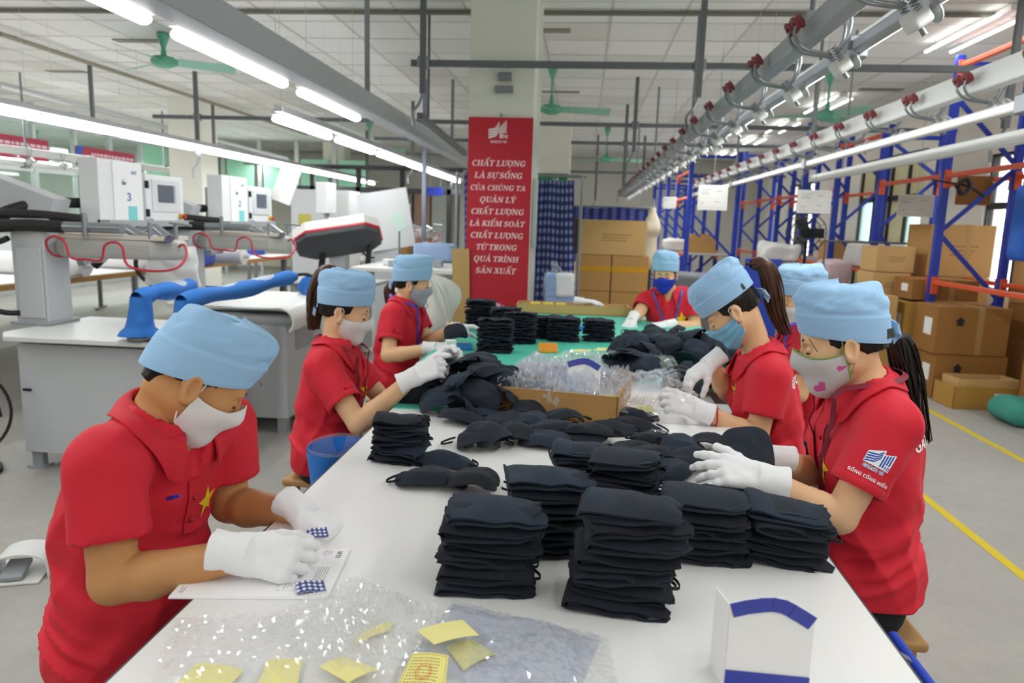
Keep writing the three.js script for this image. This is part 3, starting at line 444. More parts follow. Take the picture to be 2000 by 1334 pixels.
  const torso = blend([ellipsoid(o.chest, lat, Uc, Fc, (man ? 0.158 : 0.148) * w + lo, 0.185 + lo, 0.1 + lo), ellipsoid(belly, lat, Up, Fp, (man ? 0.148 : 0.135) * w + lo, 0.2, (man ? 0.102 : 0.096) + lo), ellipsoid(o.hip, lat, Up, Fp, 0.162 * w + lo, 0.16, 0.12 + lo), capsule(o.sL, o.sR, man ? 0.058 : 0.052), capsule(o.neck.clone().addScaledVector(Uc, -0.012), o.sL.clone().lerp(o.neck, 0.25), 0.062, 0.05), capsule(o.neck.clone().addScaledVector(Uc, -0.012), o.sR.clone().lerp(o.neck, 0.25), 0.062, 0.05), ...bust], 0.045);
  const hem = o.hem ? o.hem : o.hip.clone().addScaledVector(Up, -(o.hemDown ?? 0.08)), neckHole = capsule(o.neck.clone().addScaledVector(Uc, -0.035).addScaledVector(Fc, 0.012), nTop, nk + 0.006, nk + 0.02), plk0 = o.neck.clone().addScaledVector(Fc, 0.075).addScaledVector(Uc, 0.02), plk1 = o.neck.clone().addScaledVector(Fc, 0.13).addScaledVector(Uc, -0.1), plk = capsule(plk0, plk1, 0.03, 0.006);
  const fs = o.seed * 13.7, shirtF = (x, y, z) => {
    let d = torso(x, y, z); if (d > 0.25) return d; d = smin(d, slv[0].f(x, y, z), 0.028); d = smin(d, slv[1].f(x, y, z), 0.028);
    if (d < 0.03 && d > -0.03) { const px = x - o.hip.x, py = y - o.hip.y, pz = z - o.hip.z, l = px * lat.x + py * lat.y + pz * lat.z, u = px * Up.x + py * Up.y + pz * Up.z, f = px * Fp.x + py * Fp.y + pz * Fp.z; const lowW = 1 - sstep(0.1, 0.36, u);
      const dT = torso(x, y, z), dS = Math.min(slv[0].f(x, y, z), slv[1].f(x, y, z)), sw = 0.4 + 0.6 * sstep(-0.01, 0.03, dS - dT); const q = noise(l * 5 + fs, u * 24 + f * 9 + l * 4, f * 5), q2 = noise(l * 10 - u * 6 + fs, u * 10 + f * 7, f * 10 + 5), q3 = noise(l * 22 + fs, u * 22 - f * 10, f * 22); const rg = 1 - Math.abs(q) * 2; d -= sw * (0.011 * lowW * rg + 0.006 * q2 + 0.003 * q3 + 0.0065 * (1 - 2 * Math.abs(noise(l * 9 + f * 12 + fs, u * 7 - f * 9, l * 3)))); }
    d = Math.max(d, (hem.x - x) * Up.x + (hem.y - y) * Up.y + (hem.z - z) * Up.z, -neckHole(x, y, z), -plk(x, y, z)); if (o.slit) d = Math.max(d, -o.slit(x, y, z)); return Math.max(d, -slv[0].inner(x, y, z), -slv[1].inner(x, y, z)); };
  const sb = bounds([o.hip, o.chest, o.neck, o.sL, o.sR, slv[0].end, slv[1].end], 0.24);
  put('polo_shirt', surfaceNets(shirtF, sb[0], sb[1], o.shirtCell || cell), M.red, 'red polo shirt');
  for (const s of slv) { const up = Math.abs(s.d.y) > 0.9 ? V(1, 0, 0) : V(0, 1, 0), a = s.d.clone().cross(up).normalize(), b = s.d.clone().cross(a); const R = s.r + 0.0035, e = s.end.clone().addScaledVector(s.d, -0.012); put('sleeve_hem', grid(36, 4, (u, v) => { const q = u * 6.2832, k = 0.98 + 0.03 * noise(u * 0 + Math.cos(q) * 2 + fs, Math.sin(q) * 2, 1); return e.clone().addScaledVector(a, Math.cos(q) * R * k * (v === 0 || v === 1 ? 0.965 : 1)).addScaledVector(b, Math.sin(q) * R * k * (v === 0 || v === 1 ? 0.965 : 1)).addScaledVector(s.d, (v - 0.5) * 0.024).toArray(); }, true), M.red); }
  // collar
  { const nc = o.neck.clone().addScaledVector(Uc, 0.006).addScaledVector(Fc, 0.006), g = (q) => sheet(44, 8, 0.0045, (u, v) => { const a = lerp(-2.72, 2.72, u), back = Math.cos(a) * -1, ta = Math.abs(a), fr = sstep(1.2, 2.7, ta); // a = 0 at the back
      const dir = lat.clone().multiplyScalar(Math.sin(a)).addScaledVector(Fc, -Math.cos(a)); const rIn = nk + 0.013 + 0.012 * fr; let rad, h; const t1 = 0.42; if (v < t1) { const k = v / t1; rad = rIn + 0.006 * k; h = lerp(-0.02, 0.034 - 0.026 * fr, k); } else { const k = (v - t1) / (1 - t1); rad = rIn + 0.006 + 0.007 * Math.sin(k * 3.14) + (0.026 + 0.018 * fr) * k; h = 0.034 - 0.026 * fr - (0.058 + 0.03 * fr) * k; }
      const p = nc.clone().addScaledVector(dir, rad).addScaledVector(Uc, h); if (v > 0.55) { for (let i = 0; i < 6; i++) { const d = torso(p.x, p.y, p.z); if (d < 0.007) p.addScaledVector(Uc, 0.008 - d).addScaledVector(dir, (0.008 - d) * 0.6); } } return p.toArray(); }); put('collar', g(), M.red); }
  if (o.cell <= 0.008) { const pc = o.neck.clone().addScaledVector(Uc, -0.15).addScaledVector(Fc, 0.1); put('placket', printOn(shirtF, pc, Fc, Uc, 0.032, 0.12, 6, 14, 0.003, null, 0.1), M.red); for (const k of [-0.03, 0.02]) { const b = printOn(shirtF, pc.clone().addScaledVector(Uc, k), Fc, Uc, 0.002, 0.002, 1, 1, 0.005, null, 0.1).attributes.position; put('button', new THREE.SphereGeometry(0.0055, 10, 8).translate(b.getX(0), b.getY(0), b.getZ(0)), mat('#a8142a', 0.35)); } }
  const bd = o.neck.clone().addScaledVector(Uc, -0.11).addScaledVector(Fc, 0.1);
  // prints
  if (o.star) { const [dl, du, R, tilt] = o.star, c = o.chest.clone().addScaledVector(lat, dl).addScaledVector(Uc, du).addScaledVector(Fc, 0.1); put('star_print', printOn(shirtF, c, Fc.clone().addScaledVector(lat, Math.sign(dl) * 0.25), Uc.clone().addScaledVector(lat, tilt || 0), 0, 0, 40, 5, 0.0018, STAR(R), 0.12), M.yellow, 'yellow star print');
    if (o.starText) { const tx = canvasTex(256, 64, (x, a, b) => { x.clearRect(0, 0, a, b); x.fillStyle = '#f4f4f4'; x.font = 'bold 34px sans-serif'; x.textAlign = 'center'; viText(x, o.starText, 128, 48, 34, 'bold {}px sans-serif', 240); }); put('shirt_text', printOn(shirtF, c.clone().addScaledVector(Uc, -R - 0.018), Fc, Uc, 0.1, 0.025, 14, 4, 0.0018, null, 0.12), mat('#ffffff', 0.8, { map: tx, transparent: true }), 'white shirt lettering'); } }
  if (o.backText) { const tx = canvasTex(512, 128, (x, a, b) => { x.clearRect(0, 0, a, b); x.fillStyle = '#f4f4f4'; x.font = 'bold 84px sans-serif'; x.textAlign = 'center'; x.fillText(o.backText, 256, 95); }); const n = Fc.clone().negate().addScaledVector(lat, o.backSkew || 0); put('shirt_text', printOn(shirtF, o.chest.clone().addScaledVector(Uc, 0.06).addScaledVector(lat, o.backShift || 0).addScaledVector(Fc, -0.1), n, Uc, 0.26, 0.065, 24, 5, 0.0018, null, 0.14), mat('#ffffff', 0.8, { map: tx, transparent: true }), 'white lettering across the back'); }
  if (o.sleeveLogo) { const q = slv[o.sleeveLogo.side], c = (q === slv[0] ? o.sL : o.sR).clone().addScaledVector(q.d, o.sleeveLogo.down), n = o.sleeveLogo.n.clone().addScaledVector(q.d, -o.sleeveLogo.n.dot(q.d)); put('sleeve_print', printOn(shirtF, c, n, q.d.clone().negate(), 0.1, 0.1, 20, 20, 0.0018, null, 0.11), mat('#ffffff', 0.8, { map: sleeveTex, transparent: true }), 'white and blue company logo over white lettering'); }
  // lanyard
  if (o.lanyard) { const L = []; for (const s of [-1, 1]) { const pts = []; const tip = o.chest.clone().addScaledVector(Fc, 0.1).addScaledVector(Uc, o.lanyard.low ?? -0.12).addScaledVector(lat, o.lanyard.shift || 0); for (let i = 0; i <= 26; i++) { const k = i / 26, nr = nk + 0.042 + 0.014 * Math.min(1, k / 0.36); let p; if (k < 0.36) { const an = k / 0.36 * 2.1; p = o.neck.clone().addScaledVector(lat, s * Math.sin(an) * nr).addScaledVector(Fc, 0.006 - Math.cos(an) * nr).addScaledVector(Uc, 0.036 - 0.012 * k / 0.36); } else { const a0 = o.neck.clone().addScaledVector(lat, s * Math.sin(2.1) * nr).addScaledVector(Fc, 0.006 - Math.cos(2.1) * nr).addScaledVector(Uc, 0.024), kk = (k - 0.36) / 0.64; p = a0.clone().lerp(tip, kk); for (let j = 0; j < 14; j++) { const d = shirtF(p.x, p.y, p.z); if (Math.abs(d - 0.005) < 0.001) break; p.addScaledVector(Fc, clamp(0.005 - d, -0.02, 0.02)); } if (kk < 0.35) p.lerp(a0.clone().lerp(tip, kk).addScaledVector(Fc, 0.045), 1 - kk / 0.35).addScaledVector(Fc, 0.012); } pts.push(p); }
      const cv = new THREE.CatmullRomCurve3(pts); L.push(sheet(30, 1, 0.0016, (u, v) => { const p = cv.getPoint(u), tg = cv.getTangent(u), N = p.clone().sub(o.neck.clone().addScaledVector(Uc, -0.1)), sd = tg.clone().cross(N).normalize(); return p.addScaledVector(sd, (v - 0.5) * 0.016).toArray(); })); if (s === 1) put('lanyard_clip', [rod(tip.clone().addScaledVector(Fc, 0.02), tip.clone().addScaledVector(Fc, 0.02).addScaledVector(Uc, -0.03), 0.004), (() => { const g2 = new THREE.TorusGeometry(0.009, 0.002, 6, 14); return g2.translate(tip.x + Fc.x * 0.02, tip.y - 0.035, tip.z + Fc.z * 0.02); })()], M.steel); }
    put('lanyard', L, mat(o.lanyard.color, 0.6), o.lanyard.label); }
  // gloves
  for (const [s, wr, key] of [[1, o.wL, 'gL'], [-1, o.wR, 'gR']]) { const g = o[key]; put('glove', gloveGeo(key === 'gL' ? -1 : 1, { ...g, cell: o.gloveCell }, wr, g.dir, g.up), M.glove, 'white knit glove'); }
  if (o.extra) o.extra(put, { F, X, U, Fc, lat, Uc, shirtF, slv, fromHead });
  // trousers and shoes
  const hipJ = [1, -1].map((s) => o.hip.clone().addScaledVector(lat, s * 0.085).add(V(0, -0.055, 0))), fwd = V(Fp.x, 0, Fp.z).normalize(), knees = hipJ.map((h, i) => h.clone().addScaledVector(fwd, o.thigh || 0.4).add(V(0, 0.02, 0))), ank = knees.map((k, i) => V(k.x - fwd.x * 0.08, 0.09, k.z - fwd.z * 0.08));
  const tr = blend([ellipsoid(o.hip.clone().add(V(0, -0.05, 0)), lat, AY, Fp, 0.15 * w, 0.1, 0.115), ...hipJ.map((h, i) => capsule(h, knees[i], 0.08, 0.06)), ...knees.map((k, i) => capsule(k, ank[i], 0.06, 0.048))], 0.03), tb = bounds([...hipJ, ...knees, ...ank, o.hip], 0.16);
  put('trousers', surfaceNets((x, y, z) => tr(x, y, z) + 0.003 * noise(x * 14, y * 14, z * 14), V(tb[0].x, Math.max(0.03, tb[0].y), tb[0].z), tb[1], 0.015), o.pants || M.trousers);
  for (const a of ank) put('shoe', place(rbx(0.09, 0.085, 0.25, 0.035), a.x + fwd.x * 0.06, 0.045, a.z + fwd.z * 0.06, 0, Math.atan2(fwd.x, fwd.z), 0), M.shoe);
  return t;
}
function stool(x, z, h, label, m = M.wood) { const t = thing('stool', label, 'stool', [x, 0, z], 0, 'work stools'); mesh('seat', rbx(0.27, 0.03, 0.27, 0.012, 0, h - 0.015, 0), m, t); for (const a of [-1, 1]) for (const b of [-1, 1]) mesh('leg', bar([a * 0.12, 0, b * 0.12], [a * 0.095, h - 0.025, b * 0.095], 0.035, 0.035), m, t); for (const a of [-1, 1]) mesh('stretcher', bar([a * 0.11, 0.16, -0.11], [a * 0.11, 0.16, 0.11], 0.02, 0.03), m, t); return t; }
const sleeveTex = canvasTex(512, 512, (x, w, h) => {
  x.clearRect(0, 0, w, h); x.save(); x.translate(110, 20);
  const poly = (p, c) => { x.fillStyle = c; x.beginPath(); p.forEach(([a, b], i) => i ? x.lineTo(a, b) : x.moveTo(a, b)); x.closePath(); x.fill(); };
  poly([[0, 95], [170, 10], [180, 60], [300, 10], [300, 235], [0, 235]], '#f4f6fb');
  for (let k = 0; k < 4; k++) poly([[8, 110 + k * 32], [110, 85 + k * 30], [160, 30 + k * 26], [160, 50 + k * 26], [112, 104 + k * 30], [8, 130 + k * 32]], '#2d4fb0');
  for (let k = 0; k < 4; k++) poly([[178 + k * 29, 75 - k * 13], [196 + k * 29, 66 - k * 13], [196 + k * 29, k > 1 ? 165 : 215], [178 + k * 29, k > 1 ? 165 : 215]], '#2d4fb0');
  x.fillStyle = '#2d4fb0'; x.font = 'bold 62px sans-serif'; x.fillText('10', 228, 226); x.lineWidth = 8; x.strokeStyle = '#ffffff'; x.font = 'bold 52px sans-serif'; x.strokeText('GARCO 10', 18, 290); x.fillText('GARCO 10', 18, 290); x.restore();
  x.fillStyle = '#f8f8f8'; x.font = 'bold 66px sans-serif'; x.textAlign = 'center'; viText(x, 'SỐNG CỐNG HIẾN', 256, 430, 66, 'bold {}px sans-serif', 480);
});
function skeleton(o) {       // shoulders from neck and facing, chest between hip and neck
  const p = o.tpsi * RAD, U = o.neck.clone().sub(o.hip).normalize(); let F = V(Math.cos(p), 0, -Math.sin(p)); F.addScaledVector(U, -F.dot(U)).normalize(); const lat = U.clone().cross(F).normalize(), hw = o.half || 0.155;
  o.chest = o.hip.clone().lerp(o.neck, 0.64).addScaledVector(F, -(o.hunch || 0.01)); o.sL = o.neck.clone().addScaledVector(U, -(o.drop || 0.055)).addScaledVector(lat, hw).addScaledVector(F, o.sfL || 0); o.sR = o.neck.clone().addScaledVector(U, -(o.drop || 0.055)).addScaledVector(lat, -hw).addScaledVector(F, o.sfR || 0); return o;
}
// man with a clear view of his right side, writing
makePerson(skeleton({ label: 'person in red polo and blue cap, head bowed, writing on paper', man: true, seed: 1, tpsi: -10, half: 0.172, skin: M.skinMan, shortHair: true, cell: 0.008, headCell: 0.004, gloveCell: 0.0032,
  hip: V(-0.955, 0.5, -1.38), neck: V(-0.862, 0.995, -1.385), head: at(392, 735, 1.4), psi: 27, pitch: 38, hunch: 0.03, sfR: 0.03, sfL: 0.03, drop: 0.05,
  eR: at(222, 1135, 1.17), wR: at(472, 1082, 1.19), eL: at(448, 985, 1.55), wL: at(590, 1000, 1.45), sleeve: 0.62, loose: 0.02,
  gR: { dir: V(1, -0.1, -0.1), up: V(-0.1, 0.55, 0.85), curl: [[0.5, 0.7, 0.5], [0.65, 0.8, 0.5], [0.75, 0.8, 0.5], [0.8, 0.85, 0.5]], thumb: [0.5, 0.6, 0.3] },
  gL: { dir: V(0.85, -0.3, 0.35), up: V(0.35, 0.9, -0.1), curl: [[0.6, 0.9, 0.6], [0.7, 0.9, 0.6], [0.8, 0.9, 0.6], [0.8, 0.9, 0.6]], thumb: [0.6, 0.7, 0.4] },
  cap: { h: 0.132, tilt: -3, front: 0.034, back: -0.034, lean: 0.012, a: 0.084, b: 0.106 }, capMark: [0.03, 0.05, 0.112, 0.1, 0.25, 0], star: [0.055, 0.02, 0.038, -0.1], backText: 'GARCO', backShift: 0.02, pants: M.jeans, hemDown: 0.17,
  extra: (put, k) => { const c = at(345, 968, 1.2); put('pen', [rod(at(328, 974, 1.26), at(343, 970, 1.25), 0.004), rod(at(343, 970, 1.25), at(352, 968, 1.245), 0.0025)], mat('#2b3fc0', 0.3), 'blue pen clipped to the shirt placket'); } }));
stool(-1.0, -1.38, 0.4, 'wooden stool under the person writing on paper');
makePerson(skeleton({ label: 'person with long brown ponytail and white mask, both gloved hands raised', seed: 2, tpsi: 2, half: 0.152, hs: 0.95,
  hip: V(-1.0, 0.5, -2.72), neck: V(-0.962, 0.905, -2.74), head: at(676, 606, 2.76), psi: 4, pitch: 14, drop: 0.06, eR: at(700, 828, 2.5), wR: at(806, 738, 2.48), eL: at(752, 785, 2.92), wL: at(846, 712, 2.66),
  gR: { dir: V(0.9, 0.42, -0.25), up: V(-0.3, 0.55, 0.75), curl: [0.55, 0.6, 0.65, 0.7], thumb: [0.5, 0.6, 0.3] }, gL: { dir: V(0.75, 0.5, 0.1), up: V(0.1, 0.6, -0.6), curl: [0.5, 0.55, 0.6, 0.65], thumb: [0.5, 0.6, 0.3] },
  tail: [at(668, 545, 2.8), at(640, 532, 2.8), at(622, 560, 2.79), at(615, 600, 2.78), at(612, 645, 2.77)], tailR: 0.046, tailN: 44, hair: M.hair, tailMat: M.hairBrown, cap: { h: 0.145, tilt: -4, front: 0.042, back: 0.012, lean: -0.012 }, star: [0.045, -0.01, 0.04, 0.1], capMark: [0.05, 0.05, 0.1, 0, 0.45, 0], backText: 'GARCO', lanyard: { color: '#8c1226', low: -0.19, label: 'dark red lanyard' } }));
stool(-1.0, -2.72, 0.4, 'wooden stool under the person with raised hands');
makePerson(skeleton({ label: 'person with grey mask, purple lanyard and gold bracelet reaching for black mask', seed: 3, tpsi: -8, half: 0.15, hs: 0.95, hip: V(-1.06, 0.5, -4.02), neck: at(790, 592, 4.0), head: at(806, 553, 4.0), psi: 6, pitch: 8, eR: at(758, 694, 3.74), wR: at(846, 680, 3.68), eL: at(835, 668, 4.1), wL: at(893, 640, 3.86),
  gR: { dir: V(1, 0.05, 0.1), up: V(0, 0.8, 0.4), curl: [0.4, 0.5, 0.55, 0.6], thumb: [0.5, 0.5, 0.3] }, gL: { dir: V(1, 0.05, 0), up: V(0, 0.9, -0.2), curl: [0.25, 0.3, 0.35, 0.4], thumb: [0.5, 0.5, 0.3] },
  tail: [at(775, 552, 4.06), at(762, 560, 4.06), at(762, 585, 4.05), at(764, 612, 4.03)], tailR: 0.034, tailMat: M.hairBrown, cap: { h: 0.15, tilt: -2, back: 0.0 }, mask: { mat: mat('#aab2bf', 0.85) }, maskLabel: 'grey cloth face mask', lanyard: { color: '#4a3cb0', low: -0.1, label: 'purple lanyard' }, cell: 0.011,
  extra: (put) => { const w = at(893, 640, 3.86); put('bracelet', place(new THREE.TorusGeometry(0.034, 0.006, 8, 24), w.x - 0.045, w.y, w.z, 0, Math.PI / 2, 0), mat('#d9b23c', 0.25, { metalness: 0.9 }), 'gold bracelet'); } }));
stool(-1.06, -4.02, 0.4, 'wooden stool under the person with the grey mask');
makePerson(skeleton({ label: 'person in dark blue mask and blue lanyard, facing us behind the far table', man: true, seed: 4, tpsi: -100, half: 0.165, hs: 0.97, hip: V(0.69, 0.5, -5.25), neck: at(1306, 572, 5.2), head: at(1299, 534, 5.16), psi: -104, pitch: 12, eR: at(1248, 612, 5.12), wR: at(1234, 624, 4.92), eL: at(1357, 640, 5.1), wL: at(1304, 634, 4.88), skin: M.skin, shortHair: true, cell: 0.011,
  gR: { dir: V(-0.3, -0.45, 0.6), up: V(-0.3, 0.7, 0.5), curl: [0.3, 0.35, 0.4, 0.45], thumb: [0.5, 0.5, 0.3] }, gL: { dir: V(-0.8, -0.1, 0.3), up: V(0, 1, 0.2), curl: [0.2, 0.25, 0.3, 0.35], thumb: [0.5, 0.5, 0.3] },
  cap: { h: 0.15, tilt: -6 }, mask: { mat: mat('#1a35b8', 0.85) }, maskLabel: 'dark blue face mask', star: [0.085, 0.0, 0.055, 0], starText: 'CỐNG HIẾN', lanyard: { color: '#3a55b8', low: -0.14, label: 'blue lanyard' } }));
stool(0.69, -5.25, 0.4, 'wooden stool under the person facing us');
makePerson(skeleton({ label: 'person in pale blue surgical mask with dark ponytail, packing a clear bag', seed: 5, tpsi: 178, half: 0.152, hs: 0.97, hip: V(0.725, 0.53, -2.68), neck: V(0.672, 0.97, -2.69), head: at(1428, 604, 2.68), psi: 172, pitch: 40, roll: 0, eL: at(1478, 852, 2.5), wL: at(1362, 800, 2.46), eR: at(1422, 765, 2.82), wR: at(1388, 708, 2.7), drop: 0.06,
  gL: { dir: V(-0.9, 0.3, 0.0), up: V(-0.2, 0.55, 0.7), curl: [[0.5, 0.8, 0.5], [0.6, 0.8, 0.5], [0.7, 0.8, 0.5], [0.8, 0.8, 0.5]], thumb: [0.5, 0.5, 0.3] }, gR: { dir: V(-0.7, -0.55, 0.2), up: V(-0.5, 0.75, 0.2), curl: [0.35, 0.4, 0.45, 0.5], thumb: [0.5, 0.6, 0.3] },
  tail: [at(1466, 516, 2.72), at(1492, 518, 2.72), at(1508, 560, 2.71), at(1514, 605, 2.7), at(1535, 655, 2.68)], tailR: 0.042, tailN: 44, tailMat: M.hairBrown, cap: { h: 0.14, tilt: 3, front: 0.04, back: 0.028, lean: -0.015 }, capTag: [0.072, 0.052, -0.078], mask: { mat: mat('#7cc4e8', 0.7), pleats: true, loopMat: mat('#e8eef2', 0.7), top: 0.36 }, maskLabel: 'pale blue pleated surgical mask', star: [0.02, 0.03, 0.048, 0.1], starText: 'CỐNG HIẾN', backText: 'GARCO 10', backSkew: 0.55, backShift: 0.04,
  extra: (put) => { const w = at(1378, 806, 2.465); put('wrist_cord', place(new THREE.TorusGeometry(0.033, 0.003, 6, 24), w.x + 0.035, w.y - 0.012, w.z, 0, Math.PI / 2, 0.3), mat('#c4322c', 0.7), 'thin red wrist cord'); } }));
stool(0.74, -2.68, 0.4, 'wooden stool under the person packing a clear bag');
makePerson(skeleton({ label: 'person in white mask and purple lanyard behind two ponytailed coworkers', seed: 6, tpsi: 184, half: 0.152, hs: 0.96, hip: V(1.12, 0.5, -3.45), neck: at(1570, 632, 3.45), head: at(1566, 582, 3.42), psi: 178, pitch: 16, eL: at(1560, 770, 3.28), wL: at(1470, 745, 3.25), eR: at(1500, 760, 3.6), wR: at(1440, 730, 3.5), cell: 0.011,
  gL: { dir: V(-1, 0, 0), up: V(0, 1, 0.3), curl: [0.4, 0.5, 0.5, 0.6] }, gR: { dir: V(-1, 0, 0), up: V(0, 1, 0), curl: [0.4, 0.5, 0.5, 0.6] }, cap: { h: 0.145, tilt: -4 }, tail: [at(1600, 560, 3.5), at(1612, 570, 3.5), at(1618, 600, 3.5), at(1618, 640, 3.5)], star: [0.05, 0.02, 0.045, 0], sleeveLogo: { side: 0, down: 0.09, n: V(-0.2, 0.1, 1) }, lanyard: { color: '#5a4ac0', low: -0.06, label: 'purple lanyard' },
  wisp: [[[0.055, 0.03, 0.075], [0.058, 0.0, 0.08], [0.05, -0.03, 0.09]]] }));
stool(1.14, -3.45, 0.4, 'wooden stool under the person behind two coworkers');
makePerson(skeleton({ label: 'person in white mask with pink hearts, long black ponytail, maroon lanyard, holding black mask', seed: 7, hemDown: 0.03, tpsi: 180, half: 0.158, hs: 0.99, hip: V(0.785, 0.52, -1.9), neck: V(0.752, 1.03, -1.9), head: at(1642, 664, 1.89), psi: 172, pitch: 17, cell: 0.008, headCell: 0.004, gloveCell: 0.0034, drop: 0.06, eL: at(1640, 1010, 1.7), wL: at(1492, 935, 1.64), eR: at(1600, 925, 2.02), wR: at(1508, 892, 1.86), sleeve: 0.68, loose: 0.018,
  gL: { dir: V(-0.95, 0.12, -0.1), up: V(0.0, 0.8, 0.6), curl: [[0.15, 0.2, 0.15], [0.3, 0.3, 0.2], [0.4, 0.35, 0.25], [0.45, 0.4, 0.3]], thumb: [0.7, 0.1, 0.15], spread: 0.1 }, gR: { dir: V(-1, 0.1, 0.1), up: V(0, 0.85, -0.4), curl: [0.4, 0.45, 0.5, 0.5], thumb: [0.5, 0.5, 0.3] },
  tail: [at(1728, 655, 1.95), at(1752, 660, 1.95), at(1768, 710, 1.94), at(1782, 780, 1.92), at(1800, 865, 1.9)], tailR: 0.038, tailN: 46, cap: { h: 0.135, tilt: -4, front: 0.034, back: -0.022, lean: -0.005, a: 0.085, b: 0.106, tieY: 0.02 }, capTag: [0.05, 0.0, -0.106], capMark: [-0.045, 0.045, 0.1, 0, -0.45, 0],
  mask: { mat: mat('#cfcdcb', 0.85), ridge: true, trim: mat('#8fa45c', 0.8), hearts: [[0.66, 0.33, 0.14, 0.4], [0.93, 0.62, 0.1, -0.6]], loopMat: mat('#8fa45c', 0.8) }, maskLabel: 'pale grey mask with green edging and pink hearts', star: [0.03, -0.01, 0.05, 0.25], sleeveLogo: { side: 0, down: 0.11, n: V(-0.25, 0.15, 1) }, backText: 'GARCO 10', backSkew: 0.5, backShift: 0.05, lanyard: { color: '#7c1230', low: -0.17, label: 'maroon lanyard with white lettering' },
  wisp: [[[0.05, 0.03, 0.08], [0.058, 0.012, 0.075], [0.062, -0.006, 0.068]]] }));
stool(0.79, -1.9, 0.4, 'wooden stool under the person with the heart-print mask');
// ---------- tables ----------
M.tableTop = mat('#e9e8e6', 0.38);
{ const t = thing('work_table', 'long white topped packing table with steel legs', 'table', [-0.055, 0, -1.56]);
  mesh('table_top', rbx(1.198, 0.025, 1.78, 0.004, 0, 0.7375, 0), M.tableTop, t); mesh('edge_band', [bx(0.004, 0.022, 1.775, -0.6, 0.7375, 0), bx(0.004, 0.022, 1.775, 0.6, 0.7375, 0)], mat('#3b3b3d', 0.5), t);
  mesh('apron', [bx(1.1, 0.06, 0.03, 0, 0.69, 0.84), bx(1.1, 0.06, 0.03, 0, 0.69, -0.84), bx(0.03, 0.06, 1.7, -0.52, 0.69, 0), bx(0.03, 0.06, 1.7, 0.52, 0.69, 0)], M.galv, t);
  for (const a of [-1, 1]) for (const b of [-1, 1]) mesh('leg', bx(0.04, 0.7, 0.04, a * 0.5, 0.35, b * 0.8), M.galv, t); }
function plainTable(label, x0, x1, z0, z1, m, legs) { const w = x1 - x0, d = z0 - z1, t = thing('work_table', label, 'table', [(x0 + x1) / 2, 0, (z0 + z1) / 2]);
  mesh('table_top', rbx(w, 0.025, d, 0.004, 0, 0.7375, 0), m, t); mesh('apron', [bx(w - 0.1, 0.06, 0.03, 0, 0.69, d / 2 - 0.06), bx(w - 0.1, 0.06, 0.03, 0, 0.69, -d / 2 + 0.06), bx(0.03, 0.06, d - 0.1, -w / 2 + 0.06, 0.69, 0), bx(0.03, 0.06, d - 0.1, w / 2 - 0.06, 0.69, 0)], M.galv, t);
  for (const a of [-1, 1]) for (const b of legs) mesh('leg', bx(0.04, 0.7, 0.04, a * (w / 2 - 0.07), 0.35, b * (d / 2 - 0.07)), M.galv, t); }
M.teal = mat('#57cdb2', 0.5);
plainTable('small white topped table under the surgical mask wearer\'s gloves', 0.02, 0.545, -2.455, -3.1, M.tableTop, [-1, 1]);
plainTable('small teal covered table left of the cardboard tray', -0.655, 0.015, -2.455, -3.1, M.teal, [-1, 1]);
plainTable('long teal covered table carrying the flat black mask stacks', -0.76, 0.84, -3.105, -5.58, M.teal, [-1, 0, 1]);
// ---------- black cloth masks ----------
const maskMats = ['#171d28', '#1b2430', '#131821', '#1d2939'].map((c) => phys(c, 0.92, { sheen: 0.25, sheenRoughness: 0.6, sheenColor: col('#7f94ad'), bumpMap: weave, bumpScale: 0.0004 }));
const strapMat = phys('#0d1014', 0.9, { sheen: 0.15, sheenColor: col('#55606e') });
const layerGeo = {};
function foldedLayer(w, dep, hh, variant) {      // one mask folded over: a U seen from the side, fold at -x
  const key = [w, dep, hh, variant].join(); if (layerGeo[key]) return layerGeo[key];
  const s = variant * 7.3, L = w - hh, arc = Math.PI * hh, tot = 2 * L + arc;
  return (layerGeo[key] = sheet(26, 7, 0.0044, (u, v) => {
    let q = u * tot, x, y; if (q < L) { x = w / 2 - q; y = hh; } else if (q < L + arc) { const a = (q - L) / hh; x = -w / 2 + hh - Math.sin(a) * hh; y = Math.cos(a) * hh; } else { x = -w / 2 + hh + (q - L - arc); y = -hh; }
    const far = clamp((x + w / 2) / w, 0, 1), half = dep / 2 * (1 - 0.28 * far * far * far) * (1 + 0.05 * noise(u * 3 + s, 0, 1)), z = (v - 0.5) * 2 * half, open = far * far;
    y = y * (1 - 0.35 * open) + 0.007 * noise(x * 18 + s, z * 14, y > 0 ? 3 : 8) + open * (0.009 * noise(s, x * 34, z * 24) - 0.003) - 0.011 * Math.pow(Math.abs(v - 0.5) * 2, 2.2) * (y > 0 ? 1 : -0.35); x += 0.004 * noise(z * 22, s, 2) * (1 - far) + 0.013 * noise(z * 30 + s, 3, y > 0 ? 1 : 5) * open;
    return [x, y, z]; }));
}
const loopGeos = [0, 1, 2].map((k) => sheet(18, 1, 0.0018, (u, v) => { const a = -1.7 + u * 3.4, r = 0.017 + 0.003 * k; return [Math.cos(a) * r * (1.15 + 0.2 * k) - 0.003, -0.006 * Math.cos(a) * (1 + 0.5 * k) + (v - 0.5) * 0.006, Math.sin(a) * r]; }));
function addMask(geo, m, pos, rot, label, group, loops = [], name = 'cloth_mask') {
  const o = mesh(name, geo, maskMats[m % 4]); o.position.set(...pos); o.rotation.set(...rot, 'YXZ'); tag(o, label, 'mask', group);
  for (const [k, x, y, z, ry] of loops) { const l = mesh('ear_loop', loopGeos[k % 3], strapMat, o); l.position.set(x, y, z); l.rotation.y = ry; } return o;
}
